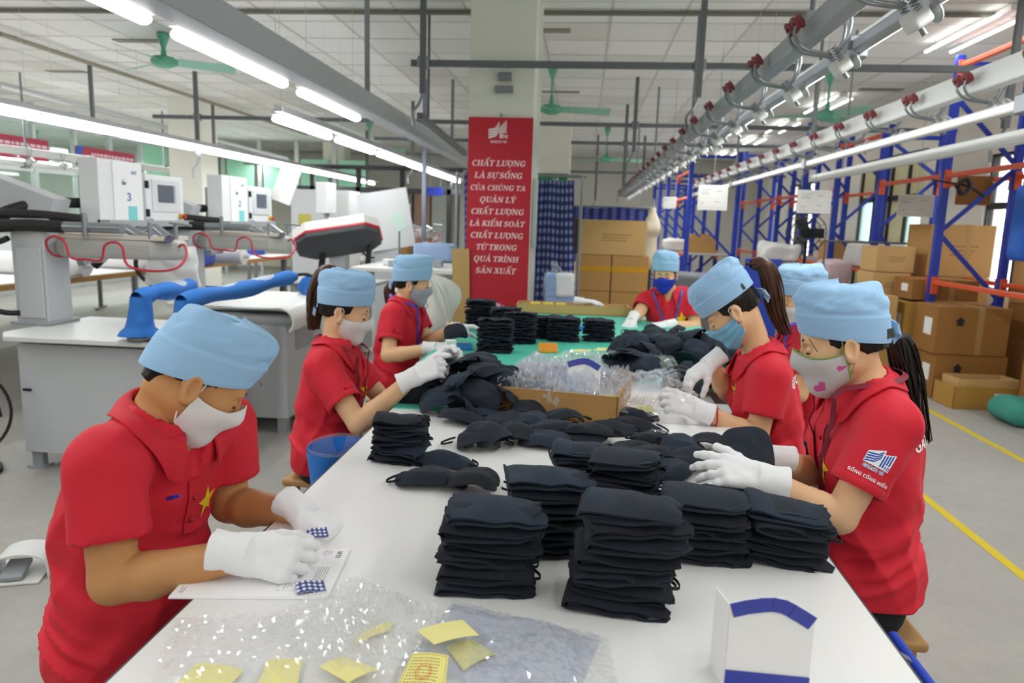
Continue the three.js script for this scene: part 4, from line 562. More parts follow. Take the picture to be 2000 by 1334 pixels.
function bundleStack(x, z, turn, n, layers, w, dep, th, label, group, o = {}) {
  let y = 0.75; for (let b = 0; b < n; b++) { const t = th * rr(0.88, 1.12), jx = rr(-1, 1) * (o.jit ?? 0.006) + (o.leanX || 0) * b, jz = rr(-1, 1) * (o.jit ?? 0.006) + (o.leanZ || 0) * b, ry = turn + rr(-1, 1) * (o.twist ?? 0.1), top = b === n - 1;
    for (let l = 0; l < layers; l++) { const hh = t / 2 * (1 - l / (layers + 0.15)) - 0.0015; if (hh < 0.0025) continue; const inset = l * (t / 2 / layers); const dw = Math.round((w - inset * 2) * 200) / 200, dd = dep - l * 0.014;
      addMask(foldedLayer(dw, dd, Math.round(hh * 1000) / 1000, (b * 3 + l) % 5), b * 2 + (l ? 2 : 0) + (top ? 1 : 0), [x + jx, y + t / 2, z + jz], [rr(-0.03, 0.03), ry, rr(-0.03, 0.03) + (o.sag || 0)], label, group, l === 0 || (l === 1 && b % 2) ? [[b + l, dw / 2 - 0.016, rr(-0.5, 0.4) * hh, rr(-0.03, 0.03), rr(-0.5, 0.5)]] : []); }
    y += t; }
  return y;
}
const flatGeo = [0, 1, 2, 3, 4, 5].map((k) => sheet(22, 8, 0.0042, (u, v) => { const q = 2 * u - 1, half = 0.062 * (1 - 0.42 * Math.pow(Math.abs(q), 2.4)) * (1 + 0.06 * noise(u * 4, k, 2)), z = (v - 0.5) * 2 * half + 0.012 * q * q; return [q * 0.092 * (1 + 0.03 * noise(v * 4, k * 3, 1)), 0.006 * noise(u * 4 + k * 5, v * 3, k) + 0.004 * noise(u * 11, v * 9, k) - 0.006 * Math.pow(Math.abs(q), 3), z]; }));
const looseGeo = [0, 1, 2, 3, 4, 5, 6, 7].map((k) => { const roll = 0.6 + 0.9 * hash3(k, 3, 1), dome = 0.018 + 0.018 * hash3(k, 7, 2), fold = hash3(k, 9, 4) > 0.5; return sheet(24, 12, 0.004, (u, v) => {
  const q = 2 * u - 1, p = 2 * v - 1, half = 0.062 * (0.22 + 0.78 * Math.pow(1 - Math.pow(Math.abs(q), 2.6), 0.5)); let x = q * 0.09, z = p * half, y = dome * (1 - q * q) * (1 - 0.5 * p * p);
  if (fold) { const a = q * roll; x = Math.sin(a) * 0.09 / roll; y = (Math.cos(a) - Math.cos(roll)) * 0.09 / roll * 0.55 + 0.014 * (1 - p * p); } else { const a = p * roll * 0.9; z = Math.sin(a) * half / roll / 0.9; y += (1 - Math.abs(p)) * 0.01; }
  return [x, y + 0.007 * noise(u * 3 + k * 9, v * 2.5, k) + 0.002 * noise(u * 9, v * 7, k + 4) + 0.004 * (1 - 2 * Math.abs(noise(u * 2 - v * 1.5 + k, v * 2, 9))), z + 0.004 * noise(u * 3, k, v * 2)]; }); });
const loopsOf = (k) => [[k, 0.082, 0.014, 0, 0.1], [k + 1, -0.082, 0.014, 0, Math.PI - 0.1]];
const NEARG = 'folded black mask bundles at the near table end', FARG = 'flat black mask stacks on the teal table';
bundleStack(-0.155, -1.25, 0.06, 6, 4, 0.172, 0.12, 0.0262, 'black cloth mask in the evenly folded stack nearest the yellow printed cards', NEARG, { jit: 0.007, twist: 0.09, leanX: 0.003 });
bundleStack(0.095, -1.225, -0.04, 7, 4, 0.175, 0.125, 0.0278, 'black cloth mask in the tallest stack beside the blue-taped white sign', NEARG, { jit: 0.011, twist: 0.2, leanX: 0.003 });
bundleStack(-0.045, -1.41, 0.1, 6, 3, 0.17, 0.12, 0.028, 'black cloth mask in the stack tucked between the two front stacks', NEARG, { jit: 0.008, twist: 0.12 });
bundleStack(0.275, -1.44, -0.1, 5, 3, 0.17, 0.13, 0.03, 'black cloth mask in the broad stack behind the blue-taped white sign', NEARG, { jit: 0.006, twist: 0.1 });
bundleStack(0.445, -1.45, -0.12, 4, 3, 0.16, 0.13, 0.03, 'black cloth mask in the low stack at the table edge by the heart-print mask wearer', NEARG, { jit: 0.006, twist: 0.1, sag: -0.06 });
bundleStack(-0.02, -1.62, 0.25, 3, 2, 0.15, 0.12, 0.028, 'black cloth mask in the short stack behind the two front stacks', NEARG, { twist: 0.3, jit: 0.012 });
bundleStack(0.13, -1.64, -0.3, 5, 2, 0.15, 0.13, 0.03, 'black cloth mask in the rounded stack in the middle of the white table', NEARG, { twist: 0.2, jit: 0.01, sag: 0.06 });
bundleStack(0.03, -1.82, 0.1, 4, 2, 0.15, 0.12, 0.028, 'black cloth mask in the stack farthest back on the bare white tabletop', NEARG, { twist: 0.25, jit: 0.012 });
bundleStack(0.37, -1.63, 0.5, 3, 2, 0.12, 0.1, 0.028, 'black cloth mask in the small stack by the spread white glove', NEARG, { twist: 0.4, jit: 0.01 });
for (let b = 0; b < 5; b++) addMask(foldedLayer(0.145, 0.1, 0.0135, b), b + 2, [-0.485 + rr(-0.006, 0.006), 0.765 + b * 0.0265, -1.9 + rr(-0.005, 0.005)], [rr(-0.06, 0.06), rr(-0.2, 0.2) + (b % 2 ? Math.PI : 0), rr(-0.06, 0.06)], 'black rolled cloth mask in the round stack at the left table edge', 'rolled black masks at the table edge', [[b, 0.06, 0.01, 0.02, 0.3], [b + 1, 0.05, -0.008, -0.02, -0.4]]);
for (let b = 0; b < 5; b++) addMask(foldedLayer(0.13, 0.085, 0.007, b + 1), b + 1, [-0.485, 0.766 + b * 0.0265, -1.9], [0, rr(-0.2, 0.2) + (b % 2 ? Math.PI : 0), 0], 'black rolled cloth mask in the round stack at the left table edge', 'rolled black masks at the table edge');
// far flat stacks on the teal table: [pixel, pixel, layers]
for (const [px, py, n, lab] of [[965, 690, 15, 'flat black mask in the stack nearest the gold bracelet'], [1012, 672, 15, 'flat black mask in the stack right behind the one by the gold bracelet'], [935, 645, 16, 'flat black mask in the tall stack before the lotus banner'], [1062, 662, 11, 'flat black mask in the stack under the lotus banner edge'], [1100, 668, 12, 'flat black mask in the widest stack before the cardboard tray'], [1168, 668, 11, 'flat black mask in the square stack left of the blue-masked person'], [985, 655, 14, 'flat black mask in the stack hidden behind its neighbours under the banner']]) {
  const p = onY(px, py, 0.75); for (let k = 0; k < n; k++) addMask(flatGeo[(k + px) % 6], k, [p.x + rr(-0.006, 0.006), 0.757 + k * 0.0118, p.z - 0.05 + rr(-0.006, 0.006)], [rr(-0.03, 0.03), rr(-0.14, 0.14) + (k % 2) * Math.PI, rr(-0.03, 0.03)], lab, FARG, []); }
// loose masks, one by one
let lk = 0;
function loose(px, py, turn, label, y = 0.752, tx = 0, tz = 0, k) { const p = onY(px, py, y); lk++; return addMask(looseGeo[(k ?? lk) % 8], lk, [p.x, y + 0.004, p.z], [tx, turn, tz], label, undefined, loopsOf(lk)); }
loose(842, 945, 0.15, 'single folded black mask with loop, beside a domed mask', 0.752, 0, 0, 1);
loose(925, 955, -0.1, 'single domed black mask lying smooth side up on white table', 0.752, 0, 0, 4);
loose(868, 908, -0.2, 'small black mask just behind the folded single mask', 0.752, 0, 0, 2);
loose(935, 872, 0.1, 'crumpled black mask with trailing ear loop before the cardboard tray', 0.752, 0, 0, 3);
loose(955, 862, 0.9, 'crumpled black mask lying across another before the tray', 0.766, 0.1, 0.1, 6);
for (const [px, py, t, y] of [[1010, 862, 0.2, 0.752], [1065, 868, -0.2, 0.752], [1130, 860, 0.1, 0.755], [1080, 845, 0.4, 0.765], [1150, 850, 0.0, 0.77], [1040, 835, -0.5, 0.755], [1100, 828, 0.3, 0.76], [990, 830, 0.7, 0.754], [1030, 812, 0.1, 0.76], [940, 815, 0.3, 0.756], [1190, 842, 0.2, 0.754], [905, 822, -0.3, 0.76]]) addMaskGroup(px, py, t, y, 'loose black mask strewn in front of the cardboard tray', 'loose masks before the tray');
for (const [px, py, t, y] of [[1285, 868, 0.2, 0.752], [1330, 885, -0.4, 0.756], [1275, 905, 0.3, 0.753], [1345, 905, 0.6, 0.76], [1385, 880, -0.2, 0.754], [1310, 925, 1.1, 0.752], [1240, 885, 0.4, 0.752]]) addMaskGroup(px, py, t, y, 'loose black mask lying near the spread white glove', 'loose masks near the spread glove');
for (const [px, py, t, y] of [[1228, 818, 0.2, 0.752], [1238, 838, -0.1, 0.752]]) addMaskGroup(px, py, t, y, 'black mask half under the corner of the cardboard tray', 'masks at the tray corner');
function addMaskGroup(px, py, t, y, label, group) { const p = onY(px, py, y); lk++; addMask(looseGeo[lk % 8], lk, [p.x, y + 0.004, p.z], [rr(-0.12, 0.12), t, rr(-0.12, 0.12)], label, group, loopsOf(lk)); }
function heap(cx, cz, rx, rz, H, n, label, group) { for (let i = 0; i < n; i++) { const t = (i + 0.5) / n, a = i * 2.399, r = Math.sqrt(t) * 0.95, x = cx + Math.cos(a) * r * rx, z = cz + Math.sin(a) * r * rz, y = 0.755 + H * (1 - r * r) * rr(0.72, 1); lk++; addMask(looseGeo[lk % 8], lk, [x, y, z], [Math.sin(a) * r * 0.75 + rr(-0.25, 0.25), rr(0, 6.28), -Math.cos(a) * r * 0.75 + rr(-0.25, 0.25)], label, group, i % 3 === 0 ? loopsOf(lk) : []); if (r < 0.8) { lk++; addMask(looseGeo[lk % 8], lk + 1, [x * 0.8 + cx * 0.2, 0.755 + (y - 0.755) * 0.45, z * 0.8 + cz * 0.2], [0, rr(0, 6.28), 0], label, group, []); } } }
heap(-0.38, -2.62, 0.2, 0.3, 0.15, 20, 'black mask in the heap left of the cardboard tray', 'heap of black masks left of the tray');
heap(0.5, -3.72, 0.34, 0.3, 0.14, 24, 'black mask in the heap before the blue-masked person', 'heap of black masks before the blue-masked person');
heap(0.53, -3.05, 0.14, 0.18, 0.07, 9, 'black mask in the small heap behind the surgical-masked person\'s hands', 'heap of black masks by the surgical mask wearer');
heap(0.26, -3.3, 0.12, 0.14, 0.08, 7, 'black mask in the little pile behind the cardboard tray', 'little pile of masks behind the tray');
// masks standing or held
{ const p = at(822, 770, 2.55), o = addMask(looseGeo[0], 2, [p.x, p.y - 0.02, p.z], [1.25, 0.15, 0.1], 'black mask standing upright against the heap, below raised gloves', undefined, []); o.scale.set(0.95, 1, 1.25); }
{ const p = at(890, 655, 3.72); addMask(looseGeo[4], 0, [p.x, p.y, p.z], [0.5, 0.3, 0.1], 'black mask held by the gloves beside the gold bracelet', undefined, []); }
{ const p = at(1458, 890, 1.74); addMask(looseGeo[4], 1, [p.x, p.y, p.z], [0.75, -0.05, 0.05], 'black mask held up by the person with the heart-print mask', undefined, []); }
// ---------- papers, bags, signs and trays on the tables ----------
M.card = mat('#f0efee', 0.6); M.tapeBlue = phys('#1b2ea0', 0.3, { clearcoat: 0.4 });
M.film = phys('#ffffff', 0.05, { transmission: 0.9, thickness: 0, ior: 1.45 });
M.filmHazy = phys('#f4f6fa', 0.22, { transmission: 0.85, thickness: 0, ior: 1.45 });
M.yellowCard = mat('#efe69a', 0.75); M.kraft = mat('#b88d52', 0.8, { bumpMap: dataTex(128, (u, v) => 0.5 + 0.5 * tnoise(u, v, 30, 12)), bumpScale: 0.0004 }); M.kraftIn = M.kraft; M.kraftPale = mat('#cba66a', 0.8); M.kraftDark = mat('#98692f', 0.8); M.kraftGold = mat('#b3883a', 0.75);
function tapedSign(x, z, turn, s, label, y = 0.75, tilt = 0) {
  const t = thing('card_sign', label, 'sign', [x, y, z], turn); t.rotation.x = tilt; const w = 0.132 * s, h = 0.165 * s;
  const sh = new THREE.Shape(); sh.moveTo(-w / 2, 0); sh.lineTo(w / 2, 0); sh.lineTo(w / 2, h * 0.84); sh.quadraticCurveTo(w * 0.28, h * 0.95, 0.1 * w, h); sh.quadraticCurveTo(-w * 0.2, h * 1.0, -w / 2, h * 0.9); sh.closePath();
  const g = new THREE.ExtrudeGeometry(sh, { depth: 0.003, bevelEnabled: false, curveSegments: 12 }); mesh('front_panel', g, M.card, t);
  mesh('side_panel', [bar([-w / 2, h * 0.45, -0.001], [-w / 2 - 0.012, h * 0.45, -0.05], 0.002, h * 0.86), bar([-w / 2 - 0.012, h * 0.2, -0.05], [-w / 2 + 0.05, h * 0.2, -0.075], 0.002, h * 0.4)], M.card, t);
  mesh('bottom_tape', bx(w + 0.001, 0.026 * s, 0.0012, 0, 0.02 * s, 0.0042), M.tapeBlue, t);
  const topAt = (u) => { const q = sh.getPoints(40).filter((p) => p.y > h * 0.8); q.sort((a, b) => a.x - b.x); const i = clamp(u * (q.length - 1), 0, q.length - 1.001), k = Math.floor(i); return [lerp(q[k].x, q[k + 1].x, i - k), lerp(q[k].y, q[k + 1].y, i - k)]; };
  for (let k = 0; k < 7; k++) { const a = topAt(k / 7), b = topAt((k + 1) / 7), ang = Math.atan2(b[1] - a[1], b[0] - a[0]), L = Math.hypot(b[0] - a[0], b[1] - a[1]) + 0.003; mesh('tape_strip', bx(L, 0.024 * s, 0.0012, (a[0] + b[0]) / 2 + Math.sin(ang) * 0.01 * s, (a[1] + b[1]) / 2 - 0.01 * s, 0.0042 + (k % 2) * 0.0006, 0, 0, ang), M.tapeBlue, t); }
  return t;
}
tapedSign(0.298, -0.995, -0.02, 0.9, 'white card sign with blue tape, standing alone at the table end');
const paperTex = canvasTex(512, 360, (x, w, h) => { x.fillStyle = '#f4f3f4'; x.fillRect(0, 0, w, h); x.fillStyle = '#8a8a92'; x.strokeStyle = '#9a9aa2'; x.lineWidth = 1;
  const block = (x0, y0, n, L) => { for (let i = 0; i < n; i++) { let q = x0; while (q < x0 + L * (0.6 + 0.4 * hash3(i, x0, 2))) { const l = 4 + 10 * hash3(q | 0, i, 3); x.fillRect(q, y0 + i * 9, l, 3); q += l + 4; } } };
  x.save(); x.translate(w, 0); x.rotate(Math.PI / 2); block(150, 40, 5, 170); x.strokeRect(190, 120, 130, 60); block(198, 130, 4, 110); block(150, 210, 4, 90); block(20, 60, 4, 50); x.fillStyle = '#30323a'; x.font = 'bold 26px sans-serif'; x.fillText('M10', 24, 40); block(300, 480, 2, 40); x.restore(); });
{ const a = onY(330, 1166, 0.752), b = onY(640, 1168, 0.752), c = onY(684, 1073, 0.752), r = b.clone().sub(a), u = c.clone().sub(b); const g = sheet(2, 2, 0.0015, (s, t) => a.clone().addScaledVector(r, s).addScaledVector(u, t).add(V(0, 0.001, 0)).toArray());
  const m1 = mesh('paper_sheet', g, [mat('#ffffff', 0.7, { map: paperTex })][0]); tag(m1, 'printed white sheet under the writing glove', 'paper');
  const e = sheet(2, 2, 0.0022, (s, t) => a.clone().addScaledVector(r, s * 1.005).addScaledVector(u, t * 1.0 - 0.02).add(V(0, -0.0005, 0)).toArray()); tag(mesh('paper_sheet', e, M.card), 'plain white sheet lying under the printed sheet', 'paper'); }
const gingham = canvasTex(128, 128, (x) => { x.fillStyle = '#eef0f6'; x.fillRect(0, 0, 128, 128); x.fillStyle = 'rgba(28,38,110,0.62)'; x.fillRect(0, 0, 64, 128); x.fillRect(0, 0, 128, 64); }, { repeat: [5, 3] });
{ const p = at(606, 1092, 1.17); tag(mesh('fabric_swatch', place(sheet(8, 5, 0.0016, (u, v) => [(u - 0.5) * 0.05, 0.003 * Math.sin(u * 5), (v - 0.5) * 0.035]), p.x, 0.758, p.z, 0.1, 0.5, 0), mat('#ffffff', 0.8, { map: gingham })), 'blue gingham swatch beside pen hand on printed sheet', 'fabric swatch'); }
{ const p = at(618, 1042, 1.35); tag(mesh('fabric_swatch', place(sheet(8, 5, 0.0016, (u, v) => [(u - 0.5) * 0.045, 0.004 * Math.sin(u * 5), (v - 0.5) * 0.03]), p.x, p.y, p.z, 0.3, 0.5, 0.2), mat('#ffffff', 0.8, { map: gingham })), 'blue gingham swatch pinched in the curled glove', 'fabric swatch'); }
// clear bags
function film(c, L, H, turn, seed, lift, amp, nu, nv, f2 = 1) { nu = Math.round(nu * 0.6); nv = Math.round(nv * 0.6); const jit = (i, j, k) => hash3(i + seed * 31, j, k) - 0.5, fl = (g) => { g = g.toNonIndexed(); g.computeVertexNormals(); return g; }; return place(fl(grid(nu, nv, (u, v) => { const x = (u - 0.5) * L, z = (v - 0.5) * H, n1 = 1 - 2 * Math.abs(noise(x * 22 * f2 + seed, z * 22 * f2, seed)), n2 = 1 - 2 * Math.abs(noise(x * 55 * f2 + z * 30 + seed, z * 40 * f2 - x * 20, seed + 3)), n3 = noise(x * 9 + seed, z * 9, 2), e = Math.min(u, 1 - u, v, 1 - v); return [x + 0.004 * n3, lift + amp * (0.5 + 0.5 * n3) * sstep(0, 0.12, e) + amp * 0.6 * n1 * n1 * sstep(0, 0.05, e) + amp * 0.28 * n2 + amp * 0.6 * jit(Math.round(u * nu), Math.round(v * nv), 1), z + 0.004 * n1 + L / nu * 0.6 * jit(Math.round(u * nu), Math.round(v * nv), 2)]; })), c.x, c.y, c.z, 0, turn, 0); }
function clearBag(c, L, H, turn, seed, label, amp = 0.008, lift = 0.004, m = M.film, n = 70, gap = 0.0035) { const t = thing('clear_bag', label, 'bag', c, 0); mesh('top_film', film(V(0, 0, 0), L, H, turn, seed, lift + gap, amp, n, Math.round(n * 0.7)), m, t); mesh('bottom_film', film(V(0, 0, 0), L, H, turn, seed + 5, lift - 0.002, amp * 0.15, 10, 8), m, t); return t; }
clearBag(onY(530, 1270, 0.75), 0.32, 0.21, 0.3, 1, 'crinkled clear bag over two yellow cards, by the writing person', 0.013, 0.004, M.film, 90);
clearBag(onY(720, 1235, 0.75), 0.3, 0.22, -0.5, 2, 'very crinkled clear bag fanned across the middle of the bags', 0.016, 0.005, M.film, 90);
clearBag(onY(985, 1275, 0.75), 0.27, 0.2, -0.25, 3, 'smooth bluish clear bag under the unprinted yellow card', 0.005, 0.003, phys('#f5f7fc', 0.05, { transmission: 0.92, thickness: 0 }), 60);
clearBag(onY(1060, 1300, 0.75), 0.22, 0.16, 0.08, 4, 'flat clear bag with a yellow corner mark nearest the tall stack', 0.004, 0.002, M.film, 60);
const cardTex = canvasTex(256, 200, (x, w, h) => { x.fillStyle = '#f0e48a'; x.fillRect(0, 0, w, h); x.strokeStyle = '#77733a'; x.lineWidth = 2; x.strokeRect(10, 10, w - 20, h - 20); x.fillStyle = '#5a562e'; for (let i = 0; i < 9; i++) { let q = 24; while (q < 200) { const l = 5 + 12 * hash3(q | 0, i, 7); x.fillRect(q, 30 + i * 17, l, 4); q += l + 5; } } x.strokeStyle = '#d2603c'; x.lineWidth = 4; x.beginPath(); x.arc(120, 110, 46, 0, 7); x.stroke(); x.beginPath(); x.arc(120, 110, 34, 0, 7); x.stroke(); });
function yellowCard(pts, label, m = M.yellowCard, y = 0.772) { const q = pts.map(([a, b]) => onY(a, b, y)); const g = sheet(6, 4, 0.0006, (u, v) => { const p = q[0].clone().lerp(q[1], u), r = q[3].clone().lerp(q[2], u); p.lerp(r, v); p.y += 0.003 * Math.sin(u * 3.1) ; return p.toArray(); }); tag(mesh('yellow_card', g, m), label, 'card'); }
yellowCard([[848, 1259], [935, 1241], [904, 1211], [814, 1231]], 'blank yellow card lying loose on top of the clear bags');
yellowCard([[772, 1345], [868, 1352], [876, 1281], [806, 1276]], 'yellow printed card with round red stamp', mat('#ffffff', 0.75, { map: cardTex }));
yellowCard([[680, 1334], [742, 1308], [672, 1283], [624, 1302]], 'yellow card inside the crinkled bag beside the stamped card', M.yellowCard, 0.764);
yellowCard([[500, 1345], [580, 1342], [590, 1290], [522, 1290]], 'yellow card standing between two others in the crinkled bags', M.yellowCard, 0.756);
yellowCard([[335, 1345], [440, 1348], [476, 1310], [386, 1294]], 'yellow card in the bag nearest the writing person', M.yellowCard, 0.755);
yellowCard([[905, 1310], [968, 1278], [925, 1250], [870, 1262]], 'yellow card seen dimly through the bluish bag', M.yellowCard, 0.7525);
yellowCard([[690, 1262], [760, 1232], [770, 1212], [700, 1240]], 'yellow card corner deep inside the very crinkled bag', M.yellowCard, 0.754);
// shallow cardboard tray with bags
function openBox(name, label, x, y, z, turn, w, h, d, m, inside = M.kraftIn, t = 0.006) { const o = thing(name, label, 'box', [x, y, z], turn); mesh('base', bx(w, t, d, 0, t / 2, 0), inside, o); for (const s of [-1, 1]) { mesh('side_panel', bx(t, h, d, s * (w / 2 - t / 2), h / 2, 0), m, o); mesh('side_panel', bx(w, h, t, 0, h / 2, s * (d / 2 - t / 2)), m, o); } return o; }
{ const a = onY(968, 808, 0.75), b = onY(1205, 832, 0.75), c = onY(1242, 768, 0.75), e = b.clone().sub(a), turn = -Math.atan2(e.z, e.x), w = e.length(), dpt = 0.46, ctr = a.clone().lerp(b, 0.5).add(V(Math.sin(turn) * -dpt / 2, 0, -Math.cos(turn) * dpt / 2));
  openBox('cardboard_tray', 'shallow kraft cardboard tray full of clear bags on the table', ctr.x, 0.75, ctr.z, turn, w, 0.1, dpt, M.kraft);
  const T = (x, y, z) => V(x, y, z).applyAxisAngle(V(0, 1, 0), turn).add(V(ctr.x, 0.75, ctr.z));
  for (const [x, y, z, L, H, s, amp, lab] of [[-0.09, 0.05, 0.05, 0.3, 0.34, 11, 0.045, 'puffed clear bag filling the left of the tray'], [0.08, 0.06, -0.05, 0.32, 0.34, 12, 0.045, 'puffed clear bag behind the sign in the tray'], [0.13, 0.035, 0.1, 0.22, 0.2, 13, 0.025, 'clear bag of yellow leaflets at the tray front corner'], [-0.05, 0.09, -0.12, 0.34, 0.24, 14, 0.035, 'clear bag heaped at the back of the tray']]) { const p = T(x, y, z); clearBag(p, L, H, turn + rr(-0.4, 0.4), s, lab, amp, 0.008, s === 13 ? M.film : M.filmHazy, 70, 0.01); }
  const sp = T(0.06, 0.03, 0.02); tapedSign(sp.x, sp.z, turn - 0.02, 0.95, 'white card sign with blue tape, standing in the cardboard tray', 0.775, -0.25);
  for (let k = 0; k < 6; k++) { const p = T(0.1 + k * 0.012, 0.035 + k * 0.004, 0.12 + rr(-0.01, 0.01)); tag(mesh('yellow_leaflet', place(bx(0.1, 0.0012, 0.07), p.x, p.y, p.z, 0.25, turn + 0.3 + k * 0.08, 0.15), mat('#e8d23a', 0.7)), 'yellow leaflet in the corner of the cardboard tray', 'leaflet', 'yellow leaflets in the tray'); }
  for (let k = 0; k < 3; k++) { const p = T(-0.17 + k * 0.03, 0.03 + k * 0.012, 0.13 - k * 0.02); lk++; addMask(looseGeo[lk % 8], lk, p.toArray(), [0.1, turn + k, 0.1], 'black mask lying inside the left corner of the tray', 'masks in the tray', loopsOf(lk)); }
}
{ const p = at(1112, 690, 3.3); tag(mesh('orange_packet', place(rbx(0.09, 0.05, 0.02, 0.008), p.x - 0.1, p.y + 0.02, p.z, -0.6, 0.2, 0), mat('#e59a26', 0.5)), 'orange packet among the clear bags behind the tray', 'packet'); }
for (const [px, py, L, H, s, lab] of [[1080, 712, 0.3, 0.24, 21, 'clear bag holding a folded black mask behind the tray'], [1150, 700, 0.3, 0.22, 22, 'clear bag shining behind the sign in the tray'], [1265, 712, 0.26, 0.2, 23, 'clear bag with yellow leaflet right of the tray'], [1030, 735, 0.24, 0.2, 24, 'clear bag crumpled left of the tray'], [1300, 742, 0.24, 0.16, 25, 'hazy clear bag flat between tray and surgical mask wearer'], [1330, 850, 0.24, 0.16, 26, 'clear film flat on the white table under the gloved hands'], [1270, 795, 0.12, 0.16, 27, 'narrow clear bag beside the tray corner']]) clearBag(onY(px, py, 0.78), L, H, rr(-0.5, 0.5), s, lab, s === 26 ? 0.008 : 0.03, s === 26 ? -0.026 : -0.005, s === 25 ? M.filmHazy : M.film, 60, 0.006);
for (const [px, py, lab] of [[1265, 705, 'yellow leaflet inside the clear bag right of the tray'], [1135, 685, 'yellow leaflet on the clear bags behind the tray'], [1250, 800, 'yellow paper slip beside the tray corner'], [1180, 682, 'yellow leaflet on the teal table before the square stack']]) { const p = onY(px, py, 0.775); tag(mesh('yellow_leaflet', place(bx(0.1, 0.0012, 0.06), p.x, p.y, p.z, 0.1, rr(-0.5, 0.5), 0.1), M.yellowCard), lab, 'leaflet'); }
{ const p = onY(1268, 820, 0.752); tag(mesh('scissor_case', place(rbx(0.07, 0.012, 0.03, 0.005), p.x, 0.757, p.z, 0, 0.1, 0), mat('#5a534c', 0.4)), 'small dark glossy case on the white table by the tray', 'case'); }
{ const a = at(1335, 778, 2.5); const t = thing('clear_bag', 'clear bag being filled with a black mask by gloved hands', 'bag', a); mesh('top_film', place(film(V(0, 0, 0), 0.17, 0.13, 0, 31, 0.006, 0.022, 46, 36), 0, 0, 0, 0.7, 0.5, -0.5), M.film, t); mesh('bottom_film', place(film(V(0, 0, 0), 0.17, 0.13, 0, 32, -0.004, 0.012, 30, 24), 0, 0, 0, 0.7, 0.5, -0.5), M.film, t); addMask(looseGeo[3], 1, [a.x, a.y, a.z], [0.7, 0.5, -0.5], 'black mask inside the bag held by the surgical mask wearer', undefined, []).scale.set(0.8, 0.5, 0.8); }
// far tray and packets on the teal table
{ const p = onY(1118, 612, 0.75); openBox('cardboard_tray', 'long low cardboard tray at the far end of the teal table', p.x, 0.75, p.z - 0.02, 0.02, 0.85, 0.07, 0.22, M.kraftPale); for (const [px, lab] of [[1045, 'a'], [1070, 'b'], [1095, 'c']]) { const q = at(px, 600, -p.z + 0.0); tag(mesh('yellow_packet', rbx(0.075, 0.03, 0.06, 0.006, q.x, 0.81, p.z), mat('#ead65c', 0.7)), 'yellow packet in the long cardboard tray', 'packet', 'yellow packets in the far tray'); } const q = at(1158, 607, 5.0); tag(mesh('spare_glove', place(gloveGeo(1, { curl: [0.2, 0.2, 0.2, 0.2] , cell: 0.006 }, V(0, 0, 0), V(1, 0, 0.2), V(0, 1, 0)), q.x - 0.08, 0.845, p.z + 0.0), M.glove), 'empty white glove lying on the far cardboard tray', 'glove'); }
for (const [px, py, c, lab] of [[905, 682, '#2f86d8', 'blue card on the teal table under the raised gloves'], [1140, 645, '#3f8fe0', 'blue plastic clip case between black mask stacks']]) { const p = onY(px, py, 0.752); tag(mesh('blue_card', place(rbx(0.09, 0.03, 0.05, 0.004), p.x, 0.766, p.z, 0, 0.3, 0), mat(c, 0.5)), lab, 'card'); }
{ const p = onY(880, 690, 0.752); tag(mesh('small_carton', place(rbx(0.05, 0.07, 0.05, 0.003), p.x, 0.786, p.z, 0, 0.4, 0), M.card), 'small white carton with blue base by the grey mask wearer', 'carton'); }
{ const p = onY(850, 712, 0.752); tag(mesh('snipping_tool', [rod([p.x - 0.06, 0.754, p.z], [p.x + 0.05, 0.755, p.z - 0.01], 0.004)], M.black), 'black thread snips lying on the teal cover', 'snips'); }
// blue fabric slings hung along the table sides
function sling(x, z0, z1, s, label) { const t = thing('fabric_sling', label, 'sling', [x, 0, (z0 + z1) / 2]); const L = z0 - z1; mesh('cloth', sheet(24, 10, 0.003, (u, v) => { const a = v * Math.PI, w = 0.1; return [s * (0.02 + w * (1 - Math.cos(a)) / 2 * 1.3), 0.56 - 0.12 * Math.sin(a) + 0.006 * noise(u * 14, v * 4, x), (u - 0.5) * L]; }), M.slingBlue, t); mesh('rail', rod([s * 0.15, 0.565, -L / 2], [s * 0.15, 0.565, L / 2], 0.012), M.slingBlue, t); for (const q of [-1, 1]) mesh('bracket', bar([-s * 0.06, 0.67, q * (L / 2 - 0.1)], [s * 0.15, 0.56, q * (L / 2 - 0.1)], 0.02, 0.02), M.galv, t); }
M.slingBlue = mat('#2348c8', 0.6);
sling(0.555, -0.7, -1.5, 1, 'blue fabric sling hung along the table edge by the heart-print mask wearer');
sling(-0.66, -1.62, -2.35, -1, 'blue fabric sling hung along the table edge by the raised gloves');
{ const p = at(650, 880, 2.12), t = thing('fabric_bin', 'round sky blue fabric bin with clear liner at the table edge', 'bin', [p.x, 0, p.z - 0.05]); mesh('wall', place(grid(28, 8, (u, v) => { const a = u * 6.283, r = lerp(0.075, 0.095, v) * (1 + 0.05 * noise(Math.cos(a) * 2, Math.sin(a) * 2, v * 3)); return [Math.cos(a) * r, 0.36 + v * 0.33, Math.sin(a) * r * 1.2]; }, true)), mat('#2a80d6', 0.6), t); mesh('liner', place(grid(28, 4, (u, v) => { const a = u * 6.283, r = lerp(0.085, 0.094, v) * (1 + 0.06 * noise(Math.cos(a) * 3, Math.sin(a) * 3, 7)); return [Math.cos(a) * r, 0.6 + v * 0.1, Math.sin(a) * r * 1.2]; }, true)), M.filmHazy, t); mesh('leg', [rod([0, 0, 0], [0, 0.37, 0], 0.02), place(lathe([[0, 0], [0.12, 0], [0.12, 0.02], [0, 0.02]]), 0, 0, 0), place(lathe([[0, 0.355], [0.1, 0.36], [0, 0.365]]), 0, 0, 0)], M.galv, t); }
